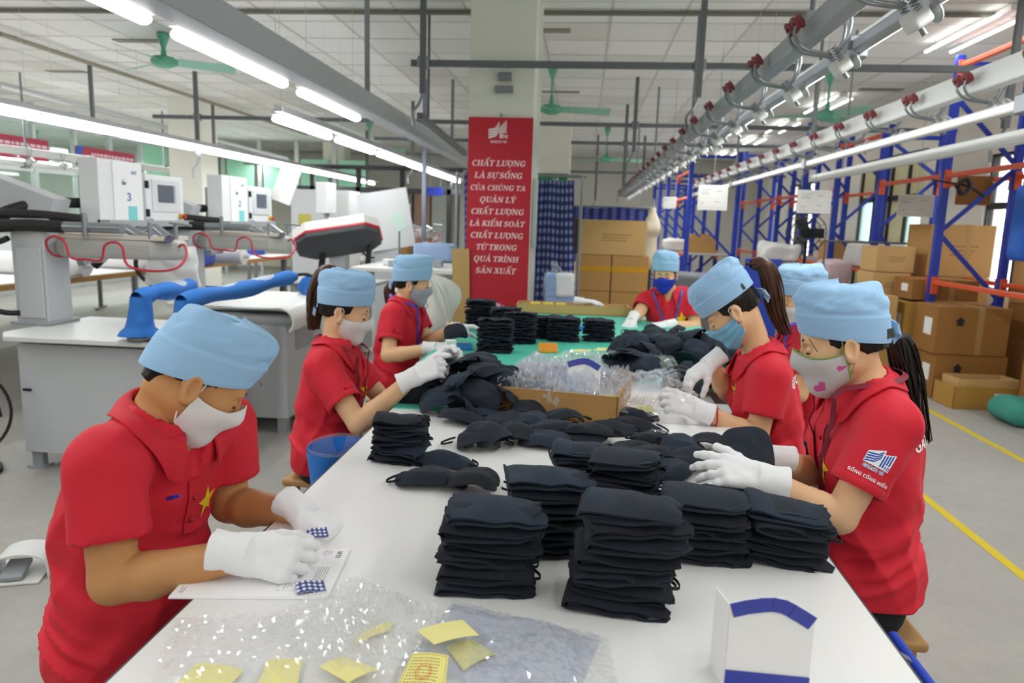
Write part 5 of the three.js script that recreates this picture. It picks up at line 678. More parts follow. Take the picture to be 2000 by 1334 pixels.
// ---------- banner on the column and things beside it ----------
function garcoLogo(x, X, Y, s, c, bg) { x.save(); x.translate(X, Y); x.scale(s, s); const poly = (p) => { x.fillStyle = c; x.beginPath(); p.forEach(([a, b], i) => i ? x.lineTo(a, b) : x.moveTo(a, b)); x.closePath(); x.fill(); };
  for (let k = 0; k < 4; k++) poly([[0, 48 + k * 14], [38, 40 + k * 13], [62, 4 + k * 16], [62, 14 + k * 16], [40, 50 + k * 13], [0, 58 + k * 14]]);
  for (let k = 0; k < 4; k++) poly([[64 + k * 10, 34 - k * 10], [71 + k * 10, 28 - k * 10], [71 + k * 10, k > 1 ? 70 : 98], [64 + k * 10, k > 1 ? 70 : 98]]);
  x.font = 'bold 28px sans-serif'; x.textAlign = 'left'; x.fillText('10', 80, 98); x.restore(); }
const bannerTex = canvasTex(640, 2048, (x, w, h) => { x.fillStyle = '#c11a30'; x.fillRect(0, 0, w, h); garcoLogo(x, 200, 30, 1.75, '#f0e6e8'); x.fillStyle = '#f0e6e8'; x.font = 'bold 34px sans-serif'; x.textAlign = 'center'; x.fillText('GARCO 10', 300, 246);
  const lines = ['CHẤT LƯỢNG', 'LÀ SỰ SỐNG', 'CỦA CHÚNG TA', 'QUẢN LÝ', 'CHẤT LƯỢNG', 'LÀ KIỂM SOÁT', 'CHẤT LƯỢNG', 'TỪ TRONG', 'QUÁ TRÌNH', 'SẢN XUẤT']; x.fillStyle = '#f6dfe0';
  lines.forEach((l, i) => { const y = 470 + i * 119; x.save(); x.translate(305, y); x.transform(1, 0, -0.2, 1, 0, 0); viText(x, l, 0, 0, 78, 'bold {}px serif', 560, 0); x.restore(); });
  // lotus
  const petal = (cx, cy, a, L, W, c) => { x.save(); x.translate(cx, cy); x.rotate(a); x.fillStyle = c; x.strokeStyle = '#f6d4ea'; x.lineWidth = 4; x.beginPath(); x.moveTo(0, 0); x.quadraticCurveTo(-W, -L * 0.55, 0, -L); x.quadraticCurveTo(W, -L * 0.55, 0, 0); x.fill(); x.stroke(); x.restore(); };
  for (const a of [-1.2, 1.2, -0.85, 0.85, -0.5, 0.5, -0.2, 0.2, 0]) petal(330, 1990, a, 150 - Math.abs(a) * 10, 52, Math.abs(a) > 0.7 ? '#d890c2' : '#e3b2d8');
  for (const [a, s] of [[60, 1], [600, -1]]) { x.fillStyle = '#1f7a4a'; x.strokeStyle = '#e6efe2'; x.lineWidth = 6; x.beginPath(); x.moveTo(a - s * 60, 2048); x.quadraticCurveTo(a, 1900, a + s * 10, 1860); x.quadraticCurveTo(a + s * 40, 1960, a + s * 30, 2048); x.fill(); x.stroke(); } });
{ const H = 1.62, t = thing('banner', 'tall red banner with white slogan and pink lotus hung on the white column', 'banner', [-0.683, 2.23 - H, -5.785]); mesh('panel', bx(0.51, H, 0.012, 0, H / 2, 0), mat('#b5182c', 0.6), t); const p = new THREE.PlaneGeometry(0.508, H); mesh('print', place(p, 0, H / 2, 0.0075), mat('#ffffff', 0.55, { map: bannerTex }), t); mesh('hook', rod([0, H + 0.03, 0], [0, H - 0.01, 0], 0.008), M.galv, t); }
{ const t = canvasTex(256, 128, (x) => { x.fillStyle = '#1d7d4c'; x.fillRect(0, 0, 256, 128); garcoLogo(x, 90, 20, 0.9, '#e8efe8'); }); const o = thing('sign_board', 'green sign with white logo on the second column', 'sign', [-0.49, 1.55, -10.78]); mesh('panel', bx(0.44, 0.6, 0.012, 0, 0.3, 0), mat('#1d7d4c', 0.6), o); mesh('print', place(new THREE.PlaneGeometry(0.43, 0.22), 0, 0.48, 0.008), mat('#ffffff', 0.6, { map: t }), o); }
{ const o = thing('cable_cover', 'narrow grey metal cable cover on the side of the bannered column', 'cable cover', [-0.4, 0, -5.88]); mesh('cover', rbx(0.04, 0.55, 0.06, 0.006, 0.0, 1.5, 0), M.alu, o); mesh('conduit', bx(0.025, 3.1, 0.03, 0, 1.56, -0.05), M.whitePaint, o); }
const gingFar = gingham.clone(); gingFar.repeat.set(9, 22); gingFar.needsUpdate = true;
const gingMat = mat('#9aa3c6', 0.85, { map: gingFar });
function drape(a, b, hTop, hBot, folds, amp, seed, flare = 0) { return sheet(60, 14, 0.003, (u, v) => { const p = a.clone().lerp(b, u), q = Math.sin(u * Math.PI * folds + seed + v * 0.7), f = lerp(0.4, 1, v); return [p.x + flare * v * (u - 0.3), lerp(hTop, hBot, v) + 0.012 * noise(u * 3, seed, 1), p.z + amp * q * f + 0.012 * noise(u * 9 + seed, v * 4, 2)]; }); }
tag(mesh('gingham_cloth', drape(V(-0.42, 0, -6.42), V(-0.1, 0, -6.3), 1.79, 0.25, 5, 0.025, 1, 0.1), gingMat), 'dark blue gingham cloth hanging right of the bannered column', 'cloth');
tag(mesh('gingham_cloth', drape(V(-1.05, 0, -6.3), V(-0.93, 0, -6.35), 1.85, 0.5, 3, 0.02, 2, -0.1), gingMat), 'blue gingham cloth peeking out left of the bannered column', 'cloth');
{ const o = thing('garment_rack', 'steel garment rail carrying the gingham cloth behind the column', 'rail', [0, 0, -6.36]); mesh('rail', rod([-1.15, 1.83, 0.02], [0, 1.83, 0.02], 0.012), M.galv, o); for (const q of [-1.12, -0.03]) mesh('post', rod([q, 0, 0.02], [q, 1.84, 0.02], 0.014), M.galv, o); }
tag(mesh('cardboard_sheet', rbx(0.14, 0.95, 0.02, 0.003, -0.965, 0.725, -5.76, 0, 0.1, 0.03), M.kraftPale), 'narrow cardboard panel leaning beside the red banner', 'cardboard');
tag(mesh('flat_carton', rbx(0.62, 0.25, 0.2, 0.003, -0.75, 0.125, -5.67), M.kraft), 'flat cardboard carton on the floor under the red banner', 'cardboard');
{ const o = thing('plastic_sack', 'tied clear plastic sack with blue and white contents before the cartons', 'sack', [-0.17, 0.75, -5.78]); const rb = (cx, cy, cz, w, h, d, r) => (x, y, z) => { const qx = Math.abs(x - cx) - w / 2 + r, qy = Math.abs(y - cy) - h / 2 + r, qz = Math.abs(z - cz) - d / 2 + r; return Math.hypot(Math.max(qx, 0), Math.max(qy, 0), Math.max(qz, 0)) + Math.min(Math.max(qx, qy, qz), 0) - r; }, bagBox = rb(0, 0.14, 0, 0.23, 0.28, 0.07, 0.03), whiteBox = rb(0.045, 0.19, 0.02, 0.15, 0.2, 0.06, 0.03); mesh('contents', surfaceNets((x, y, z) => bagBox(x, y, z) + 0.01 * noise(x * 12, y * 12, z * 12), V(-0.16, -0.02, -0.1), V(0.16, 0.34, 0.1), 0.012), mat('#7ea3d8', 0.6), o); mesh('lining', surfaceNets((x, y, z) => whiteBox(x, y, z) + 0.012 * noise(x * 12, y * 12, z * 12 + 4), V(-0.12, 0, -0.1), V(0.18, 0.36, 0.12), 0.012), mat('#dfe4ea', 0.5), o); mesh('film', surfaceNets((x, y, z) => smin(rb(0, 0.15, 0, 0.26, 0.31, 0.12, 0.04)(x, y, z), capsule(V(-0.03, 0.28, 0), V(-0.05, 0.36, 0), 0.02, 0.035)(x, y, z), 0.04) + 0.012 * (1 - 2 * Math.abs(noise(x * 18, y * 18, z * 18))), V(-0.2, -0.02, -0.14), V(0.2, 0.43, 0.14), 0.01), M.film, o); }
{ const o = thing('side_table', 'narrow steel side table behind the far end of the teal table', 'table', [-0.1, 0, -5.85]); mesh('table_top', bx(0.6, 0.03, 0.3, 0, 0.735, 0), M.galv, o); for (const a of [-1, 1]) for (const b of [-1, 1]) mesh('leg', bx(0.03, 0.72, 0.03, a * 0.27, 0.36, b * 0.12), M.galv, o); }
{ const f = (x, y, z) => { const a = ellipsoid(V(0, 0.5, 0), AX, AY, AZ, 0.2, 0.55, 0.32)(x, y, z); return Math.max(smin(a, capsule(V(-0.1, 0.9, 0.1), V(0.12, 0.92, -0.15), 0.12)(x, y, z), 0.1) - 0.02 * (1 - 2 * Math.abs(noise(Math.atan2(x, z) * 3, y * 1.2, 1))) - 0.02 * noise(x * 9, y * 4, z * 9), -y); }; const p = at(858, 600, 4.95); const m = mesh('draped_chair', surfaceNets(f, V(-0.4, -0.02, -0.5), V(0.4, 1.15, 0.5), 0.016), mat('#dcdad2', 0.85)); m.position.set(p.x - 0.12, 0, p.z); m.scale.y = 0.97; tag(m, 'chair back draped in pale cloth left of the red banner', 'draped chair'); }
// ---------- garment presses on the left ----------
M.machine = mat('#c3c7ca', 0.45); M.machineDk = mat('#9ea3a6', 0.5); M.cab = mat('#e2e5e6', 0.4); M.bucks = mat('#2c74c6', 0.8, { bumpMap: weave, bumpScale: 0.0004 }); M.bucksWorn = mat('#b9c4cf', 0.85); M.hose = mat('#1c1d1f', 0.55); M.redWire = mat('#b8243a', 0.4); M.plate = mat('#dedfdc', 0.4); M.screen = mat('#5d6470', 0.2);
const wirePipe = (p, ...r) => pipe(p.map(([x, y, z]) => [x * 0.82 - 0.06, y + 0.02, z * 0.9]), ...r);
function press(z, n, label, far) {
  const o = thing('garment_press', label, 'press machine', [-2.55, 0, z]);
  // body with round holes
  const sh = new THREE.Shape([[-0.44, 0.1], [0.44, 0.1], [0.44, 0.7], [-0.44, 0.7]].map((p) => new THREE.Vector2(...p))); for (const hx of [-0.18, 0.2]) { const h = new THREE.Path(); h.absarc(hx, 0.58, 0.035, 0, 6.3); sh.holes.push(h); }
  mesh('front_panel', new THREE.ExtrudeGeometry(sh, { depth: 0.01, bevelEnabled: false, curveSegments: 20 }).translate(0, 0, 0.3), M.machine, o);
  mesh('body', [bx(0.01, 0.6, 0.6, -0.435, 0.4, 0), bx(0.01, 0.6, 0.6, 0.435, 0.4, 0), bx(0.88, 0.6, 0.01, 0, 0.4, -0.3), bx(0.88, 0.01, 0.6, 0, 0.105, 0), bx(0.86, 0.01, 0.6, 0, 0.695, 0)], M.machine, o);
  for (const a of [-1, 1]) for (const b of [-1, 1]) mesh('foot', [bx(0.06, 0.09, 0.04, a * 0.4, 0.055, b * 0.26), bx(0.1, 0.012, 0.08, a * 0.4, 0.006, b * 0.26)], M.machineDk, o);
  mesh('latch', rbx(0.05, 0.014, 0.01, 0.004, -0.4, 0.45, 0.315), M.black, o);
  mesh('top_plate', (() => { const s = new THREE.Shape([[-0.5, -0.36], [0.56, -0.36], [0.58, 0.3], [0.5, 0.4], [-0.42, 0.42], [-0.52, 0.3]].map((p) => new THREE.Vector2(p[0], -p[1]))); const g = new THREE.ExtrudeGeometry(s, { depth: 0.02, bevelEnabled: true, bevelSize: 0.004, bevelThickness: 0.004, bevelSegments: 1 }); g.rotateX(-Math.PI / 2); return g.translate(0, 0.735, 0); })(), M.plate, o);
  mesh('column', [rbx(0.2, 0.6, 0.2, 0.01, -0.56, 1.06, -0.06)], M.machine, o);
  mesh('column_cover', rbx(0.15, 0.4, 0.012, 0.004, -0.55, 1.0, 0.047), M.machine, o); mesh('column_base', rbx(0.24, 0.02, 0.26, 0.006, -0.56, 0.77, -0.06), M.machineDk, o);
  // arm and head carrier
  mesh('arm', bar([-1.25, 1.6, -0.25], [-0.62, 1.38, -0.3], 0.16, 0.2), M.machine, o); mesh('cabinet_post', rbx(0.1, 0.55, 0.1, 0.01, -0.56, 1.36, -0.52), M.machineDk, o);
  // pressing head
  const head = mesh('pressing_head', place((() => { const s = new THREE.Shape([[-0.4, -0.1], [-0.3, -0.16], [0.3, -0.14], [0.42, -0.04], [0.42, 0.06], [0.3, 0.14], [-0.3, 0.16], [-0.4, 0.1]].map((p) => new THREE.Vector2(...p))); const g = new THREE.ExtrudeGeometry(s, { depth: 0.05, bevelEnabled: true, bevelSize: 0.03, bevelThickness: 0.03, bevelSegments: 3 }); g.rotateX(-Math.PI / 2); return g; })(), -0.06, 1.18, -0.1), mat('#a9aaa4', 0.55), o); head.scale.set(0.8, 1, 0.8); head.position.set(-0.05, 0, -0.04);
  mesh('head_rim', bx(0.62, 0.025, 0.26, -0.08, 1.272, -0.12), mat('#cfc8bc', 0.5), o);
  mesh('fittings', [rod([-0.4, 1.32, 0.02], [0.0, 1.32, 0.02], 0.03), rod([-0.05, 1.32, -0.1], [0.1, 1.27, -0.02], 0.028), rod([0.12, 1.33, -0.1], [0.25, 1.27, -0.02], 0.026), rod([0.15, 1.27, 0], [0.15, 1.36, 0], 0.012), rod([0.3, 1.27, 0], [0.3, 1.36, 0], 0.012), rod([0.28, 1.36, 0.02], [0.42, 1.35, 0.05], 0.007), rod([-0.2, 1.27, 0.05], [-0.2, 1.4, 0.05], 0.014)], M.steel, o);
  const y0 = 1.16; mesh('guard_wire', wirePipe([[-0.42, y0 + 0.06, 0.1], [-0.34, y0 + 0.09, 0.12], [-0.26, y0 + 0.06, 0.13], [-0.22, y0 - 0.02, 0.14], [-0.1, y0 - 0.03, 0.14], [0, y0 - 0.03, 0.14], [0.03, y0 + 0.05, 0.14], [0.1, y0 + 0.07, 0.14], [0.15, y0 + 0.05, 0.14], [0.18, y0 - 0.05, 0.14], [0.35, y0 - 0.08, 0.13], [0.5, y0 - 0.06, 0.1], [0.52, y0 + 0.0, 0.02], [0.46, y0 + 0.06, -0.05], [0.2, y0 - 0.02, -0.2], [-0.3, y0 - 0.02, -0.22], [-0.44, y0 - 0.02, 0.02]], 0.007, 90, 6, true), M.redWire, o);
  // control cabinet and monitor, facing the aisle
  const side = mesh('cabinet', rbx(0.13, 0.42, 0.44, 0.006, -0.345, 1.525, -0.62), M.cab, o); side.position.x = -0.14; const door = mesh('cabinet_door', rbx(0.012, 0.4, 0.3, 0.003, -0.275, 1.525, -0.68), mat('#eceeee', 0.35), side);
  mesh('lock', place(lathe([[0, 0], [0.016, 0], [0.016, 0.008], [0, 0.01]], 16), -0.269, 1.6, -0.63, 0, 0, -Math.PI / 2), M.steel, side);
  mesh('logo', place(new THREE.PlaneGeometry(0.08, 0.045), -0.268, 1.665, -0.74, 0, Math.PI / 2, 0), mat('#ffffff', 0.5, { map: logoVeit, transparent: true }), side);
  if (n) mesh('number', place(new THREE.PlaneGeometry(0.065, 0.08), -0.268, 1.51, -0.68, 0, Math.PI / 2, 0), mat('#ffffff', 0.5, { map: numTex(n), transparent: true }), side);
  mesh('notice', bx(0.002, 0.1, 0.09, -0.267, 1.4, -0.71), mat('#7fd0d2', 0.7), side);
  const mon = mesh('monitor', rbx(0.1, 0.34, 0.46, 0.01, -0.32, 1.5, -1.1), M.cab, o); mon.position.x = -0.14; mesh('bezel', rbx(0.012, 0.22, 0.34, 0.004, -0.268, 1.53, -1.1), mat('#d5d8da', 0.4), mon); mesh('screen', bx(0.006, 0.12, 0.19, -0.26, 1.545, -1.09), M.screen, mon); mesh('key_strip', bx(0.006, 0.12, 0.024, -0.26, 1.545, -1.215), mat('#cfd3d8', 0.4), mon);
  for (const hy of [1.6, 1.41]) mesh('hinge', bx(0.02, 0.05, 0.02, -0.27, hy, -0.88), M.black, mon); mesh('emergency_button', [rod([-0.27, 1.39, -1.27], [-0.245, 1.39, -1.27], 0.02)], mat('#d0a020', 0.5), mon); mesh('button_cap', rod([-0.245, 1.39, -1.27], [-0.225, 1.39, -1.27], 0.014, 0.016), mat('#c03030', 0.4), mon);
  mesh('bracket', [bar([-0.4, 1.35, -0.9], [-0.5, 1.1, -0.3], 0.05, 0.05), bx(0.08, 0.04, 0.9, -0.4, 1.34, -0.85)], M.machineDk, o);
  // hoses
  for (const [pts, r] of [[[[-1.15, 1.0, 0.2], [-0.85, 1.27, 0.15], [-0.6, 1.32, 0.08], [-0.35, 1.32, 0.02]], 0.035], [[[-1.2, 1.12, 0.15], [-0.9, 1.35, 0.05], [-0.6, 1.38, 0.0], [-0.3, 1.36, -0.1]], 0.03], [[[-1.05, 1.1, 0.0], [-0.9, 1.33, -0.08], [-0.75, 1.44, -0.25], [-0.6, 1.46, -0.5]], 0.033], [[[-0.62, 1.25, 0.1], [-0.8, 1.15, 0.15], [-0.84, 0.98, 0.15], [-0.72, 0.84, 0.1], [-0.6, 0.82, 0.0]], 0.016], [[[0.1, 0.76, -0.3], [0.12, 0.9, -0.35], [0.3, 0.95, -0.35], [0.42, 0.92, -0.3]], 0.014]]) mesh('hose', pipe(pts, r, 36, 10), M.hose, o);
  return o;
}
const logoVeit = canvasTex(128, 64, (x) => { x.clearRect(0, 0, 128, 64); x.fillStyle = '#3452b4'; x.font = 'italic bold 50px sans-serif'; x.fillText('veit', 12, 46); });
const numTex = (n) => canvasTex(64, 96, (x) => { x.clearRect(0, 0, 64, 96); x.fillStyle = '#3a46a8'; x.font = 'bold 84px sans-serif'; x.fillText(n, 8, 80); });
press(-3.82, '3', 'grey garment press numbered 3 with control cabinet and monitor');
press(-5.35, '2', 'second garment press, with a white paper hanging on its monitor');
press(-10.9, '', 'farther garment press seen between the bucks and the third press head');
// blue covered bucks
function buck(foot, pts, label, r0 = 0.045) { const b = V(foot.x, 0.76, foot.z), o = thing('sleeve_buck', label, 'sleeve buck', b); mesh('foot_cover', grid(28, 10, (u, v) => { const a = u * 6.283, r = lerp(0.085, 0.048, Math.pow(v, 0.7)) * (1 + 0.1 * noise(Math.cos(a) * 1.5, Math.sin(a) * 1.5, v * 3)) + (v < 0.15 ? 0.012 : 0); return [Math.cos(a) * r + 0.02 * v, 0.03 + v * 0.2, Math.sin(a) * r]; }, true), M.bucks, o); mesh('base', [place(lathe([[0, 0], [0.06, 0], [0.06, 0.035], [0, 0.035]]), 0, 0.0, 0)], M.steel, o);
  const c = new THREE.CatmullRomCurve3([V(0, 0.21, 0), ...pts.map((p) => p.clone().sub(b))]); mesh('arm_cover', pipe2(c, (t) => r0 * (1 + 0.12 * Math.sin(t * 14)) * (t > 0.97 ? 0.6 : 1), 40, 16), M.bucks, o); const c2 = new THREE.CatmullRomCurve3(pts.map((p) => p.clone().sub(b).add(V(0, r0 * 0.25, 0)))); mesh('worn_top', pipe2(c2, (t) => r0 * 0.86 * Math.sin(Math.PI * clamp(0.12 + t * 0.78, 0, 1)), 30, 12), M.bucksWorn, o); }
buck(at(272, 645, 3.45), [at(300, 572, 3.55), at(340, 567, 3.75), at(375, 558, 4.0)], 'blue cloth covered sleeve buck with tapered foot, nearest the press column');
buck(at(358, 640, 3.4), [at(390, 580, 3.5), at(440, 572, 3.75), at(490, 562, 4.0), at(530, 550, 4.2), at(575, 540, 4.4)], 'longer blue cloth covered sleeve buck behind the writing person\'s cap');
buck(at(607, 592, 5.0), [at(590, 562, 5.0), at(625, 548, 5.3), at(665, 534, 5.7)], 'blue cloth covered sleeve buck beside the brown ponytail', 0.042);
{ const o = thing('buck_table', 'low steel table with rolled white cover between the two presses', 'table', [-2.15, 0, -4.6]); mesh('cabinet', rbx(0.75, 0.62, 0.6, 0.01, -0.1, 0.41, -0.1), M.machine, o); mesh('rolled_cover', sheet(30, 10, 0.012, (u, v) => { const a = clamp((u - 0.75) / 0.25, 0, 1) * 2.4; return [-0.45 + Math.min(u, 0.75) * 0.98 + 0.08 * Math.sin(a), 0.84 + 0.08 * (Math.cos(a) - 1) + 0.02 * v, 0.3 - v * 0.8]; }), M.plate, o); for (const a of [-1, 1]) for (const b of [-1, 1]) mesh('foot', bx(0.06, 0.1, 0.06, -0.1 + a * 0.33, 0.05, -0.1 + b * 0.26), M.machineDk, o); mesh('drawer', rbx(0.012, 0.16, 0.3, 0.003, 0.281, 0.62, -0.1), M.machineDk, o); }
{ const a = at(282, 482, 4.3), b = at(392, 560, 4.3), tx = canvasTex(256, 160, (x) => { x.clearRect(0, 0, 256, 160); x.fillStyle = '#5c6068'; x.font = 'bold 44px sans-serif'; x.fillText('TMS', 140, 70); }); const o = thing('white_sack', 'white plastic sack hanging between press column and bucks', 'sack', [(a.x + b.x) / 2, b.y, a.z]); mesh('bag', sheet(24, 20, 0.02, (u, v) => [(u - 0.5) * 0.36 * (1 - 0.15 * v), v * 0.25, 0.03 * Math.sin(u * 3.1) + 0.015 * noise(u * 6, v * 5, 3)]), mat('#e9e9e6', 0.4), o); mesh('print', place(new THREE.PlaneGeometry(0.26, 0.16), 0.02, 0.16, 0.05), mat('#ffffff', 0.5, { map: tx, transparent: true }), o); mesh('stand', [rod([0, -b.y, -0.03], [0, 0.24, -0.03], 0.012), bx(0.3, 0.02, 0.07, 0, -b.y + 0.01, -0.03)], M.galv, o); }
// hanging paper on the second monitor
tag(mesh('hanging_paper', place(sheet(8, 10, 0.001, (u, v) => [(u - 0.5) * 0.17, (v - 0.5) * 0.3, 0.03 * Math.sin(u * 3 + v * 3)]), ...at(558, 362, 6.0).toArray(), 0, 0.5, -0.35), M.card), 'curled white paper hanging by the second press monitor', 'paper');
// open press head
{ const p = at(660, 462, 7.1), o = thing('open_press', 'open garment press with tilted dark padded head edged in red', 'press machine', [p.x, 0, p.z]); const head = new THREE.Shape([[-0.42, -0.1], [-0.28, -0.2], [0.3, -0.2], [0.42, -0.1], [0.42, 0.1], [0.3, 0.2], [-0.28, 0.2], [-0.42, 0.1]].map((q) => new THREE.Vector2(...q)));
  const H = (d, y, s) => { const g = new THREE.ExtrudeGeometry(head, { depth: d, bevelEnabled: true, bevelSize: 0.015, bevelThickness: 0.012, bevelSegments: 2 }); g.scale(s, s, 1); g.rotateX(-Math.PI / 2); g.translate(0, y, 0); return place(g, 0, p.y, 0, -0.62, 0.1, 0.22); };
  mesh('pad', H(0.05, -0.09, 0.96), mat('#4a4d50', 0.8), o); mesh('red_edge', H(0.012, -0.045, 1.0), M.redWire, o); mesh('shell', H(0.09, -0.02, 0.98), M.plate, o); mesh('post', [bar([-0.1, 0, -0.3], [-0.05, p.y, -0.2], 0.16, 0.16), rbx(0.7, 0.7, 0.5, 0.01, -0.1, 0.4, -0.1)], M.machine, o); mesh('strut', [bar([0.25, 0.7, -0.1], [0.3, p.y - 0.05, -0.1], 0.04, 0.06), bar([-0.2, 0.7, 0], [-0.15, p.y - 0.1, 0], 0.05, 0.05)], M.black, o); mesh('table', rbx(0.95, 0.03, 0.6, 0.008, 0, 0.78, 0.05), M.plate, o); mesh('cabinet', rbx(0.12, 0.32, 0.3, 0.006, -0.3, 1.62, -0.5), M.cab, o); mesh('bracket', bar([-0.3, 1.46, -0.5], [-0.1, 1.0, -0.25], 0.05, 0.05), M.machineDk, o); }
// fabric rolls, crates and tables behind the presses
{ const o = thing('cutting_table', 'long wooden cutting table behind the presses', 'table', [-5.2, 0, -7]); mesh('table_top', bx(2.4, 0.04, 5.5, 0, 0.86, 0), mat('#b98a4e', 0.6), o); mesh('white_cover', bx(2.36, 0.006, 5.4, 0, 0.884, 0), M.card, o); for (const a of [-1, 1]) for (const b of [-1, 0, 1]) mesh('leg', bx(0.06, 0.84, 0.06, a * 1.1, 0.42, b * 2.6), M.galv, o); }
for (const [x, y, z, l, lab] of [[-4.6, 0.98, -5.4, 1.3, 'white fabric roll on the cutting table nearest the press column'], [-4.5, 0.98, -6.3, 1.2, 'white fabric roll on the cutting table behind the hanging sack'], [-4.3, 0.98, -7.4, 1.4, 'white fabric roll on the cutting table beside the second press'], [-4.9, 0.98, -8.6, 1.3, 'white fabric roll at the far end of the cutting table']]) { const o = tag(mesh('fabric_roll', [rod([x - l / 2, y, z], [x + l / 2, y, z], 0.09, 0.09, 20), rod([x - l / 2 - 0.06, y, z], [x + l / 2 + 0.06, y, z], 0.025)], M.card), lab, 'fabric roll'); }
for (const [x, y, z, c, lab] of [[-3.6, 0.36, -4.9, '#2338a8', 'dark blue plastic crate behind the numbered press'], [-3.5, 0.5, -6.5, '#2742b8', 'blue plastic crate under the second press'], [-4.6, 0.96, -9.4, '#2f55c0', 'blue folded cloth stack on the cutting table']]) { const o = openBox('plastic_crate', lab, x, y, z, 0.1, 0.5, 0.22, 0.36, mat(c, 0.5), mat(c, 0.6)); o.userData.category = 'crate'; if (y < 0.8) mesh('stand', [bx(0.46, y, 0.3, 0, -y / 2, 0)], M.machineDk, o); else o.position.y = 0.888; }
// floor fan, pedal and clutter by the press
{ const p = onY(5, 905, 0), o = thing('floor_fan', 'black wire floor fan standing left of the numbered press', 'fan', [p.x - 0.02, 0, p.z + 0.25], 0.5); for (const r of [0.05, 0.1, 0.15, 0.2, 0.25]) mesh('cage_ring', place(new THREE.TorusGeometry(r, r === 0.25 ? 0.008 : 0.0035, 6, 40), 0, 0.36, 0.06 - (r / 0.25) * 0.04), M.black, o); for (let k = 0; k < 4; k++) mesh('blade', place(sheet(6, 3, 0.004, (u, v) => [0.03 + u * 0.17, (v - 0.5) * 0.09, (v - 0.5) * 0.05]), 0, 0.36, 0, 0, 0, k * 1.571), mat('#3f4448', 0.5), o); mesh('stand', [rod([0, 0, -0.06], [0, 0.36, -0.06], 0.025), place(lathe([[0, 0], [0.17, 0], [0.17, 0.03], [0, 0.04]]), 0, 0, -0.06), rod([0, 0.36, -0.12], [0, 0.36, 0.01], 0.06)], M.black, o); }
{ const p = onY(52, 1118, 0), o = thing('foot_pedal', 'white sheet metal foot pedal on the floor behind the writing person', 'pedal', [p.x, 0, p.z], 0.35); mesh('hood', place(sheet(20, 2, 0.006, (u, v) => { const a = Math.PI * u; return [-0.09 * Math.cos(a) * 1.1, Math.pow(Math.sin(a), 0.45) * 0.1, (v - 0.5) * 0.14]; }), 0, 0.003, 0), M.plate, o); mesh('base', rbx(0.2, 0.01, 0.22, 0.003, -0.02, 0.006, 0), M.plate, o); mesh('treadle', rbx(0.08, 0.02, 0.12, 0.006, -0.02, 0.035, 0.04, 0.2), M.machineDk, o); mesh('cord', pipe([[-0.1, 0.01, 0], [-0.25, 0.012, 0.05], [-0.5, 0.012, -0.1], [-0.8, 0.012, 0.1]], 0.006, 24, 6), M.black, o); }
for (const [x, z, s, lab] of [[-3.28, -3.3, 1, 'black coiled hose lying on the floor left of the press']]) tag(mesh('hose_coil', pipe([[x, 0.03, z], [x + 0.15, 0.03, z + 0.25], [x - 0.1, 0.03, z + 0.4], [x - 0.25, 0.04, z + 0.15], [x - 0.05, 0.06, z - 0.02], [x + 0.12, 0.06, z + 0.2]], 0.02, 60, 8), M.hose), lab, 'hose');
// ---------- overhead conveyors ----------
function conveyor(label, X, Y, dx, dy, z0, z1, w, h, m) { const o = thing('conveyor_rail', label, 'conveyor rail', [X, Y, 0]); mesh('upper_beam', rbx(w, h, z0 - z1, 0.012, 0, 0, (z0 + z1) / 2), m, o); mesh('lower_tube', rbx(0.05, 0.05, z0 - z1, 0.012, dx, dy, (z0 + z1) / 2), m, o); for (let z = z0 - 1.7; z > z1; z -= 3.2) { mesh('hanger', [rod([0, h / 2, z], [0, CEIL - Y, z], 0.014), bx(0.06, 0.04, 0.06, 0, h / 2 + 0.01, z)], M.galv, o); mesh('coupling', rbx(0.08, 0.09, 0.1, 0.01, dx, dy, z), M.galv, o); } return o; }
M.beamGrey = mat('#aeb3b9', 0.4, { metalness: 0.25 }); M.beamWhite = mat('#e4e6e4', 0.35); M.wheelRed = mat('#8e3a42', 0.45);
conveyor('long grey overhead conveyor rail above the right side of the tables', 0.86, 2.2, 0.17, -0.06, -1.4, -18.6, 0.07, 0.09, M.beamGrey);
conveyor('long white overhead conveyor rail above the yellow aisle line', 1.96, 2.2, -0.03, -0.19, -1.8, -14, 0.07, 0.12, M.beamWhite);
tag(mesh('square_bar', rbx(0.06, 0.07, 6.4, 0.006, 2.27, 1.95, -4.4), M.beamWhite), 'plain square steel bar below the white conveyor rail', 'bar');
{ const t = thing('bar_hanger', 'thin steel drop rods holding the plain square bar', 'hanger', [2.27, 1.98, 0]); for (const z of [-3.2, -6.8]) mesh('rod', rod([0, 0, z], [0, CEIL - 1.98, z], 0.01), M.galv, t); }
let trolley0;
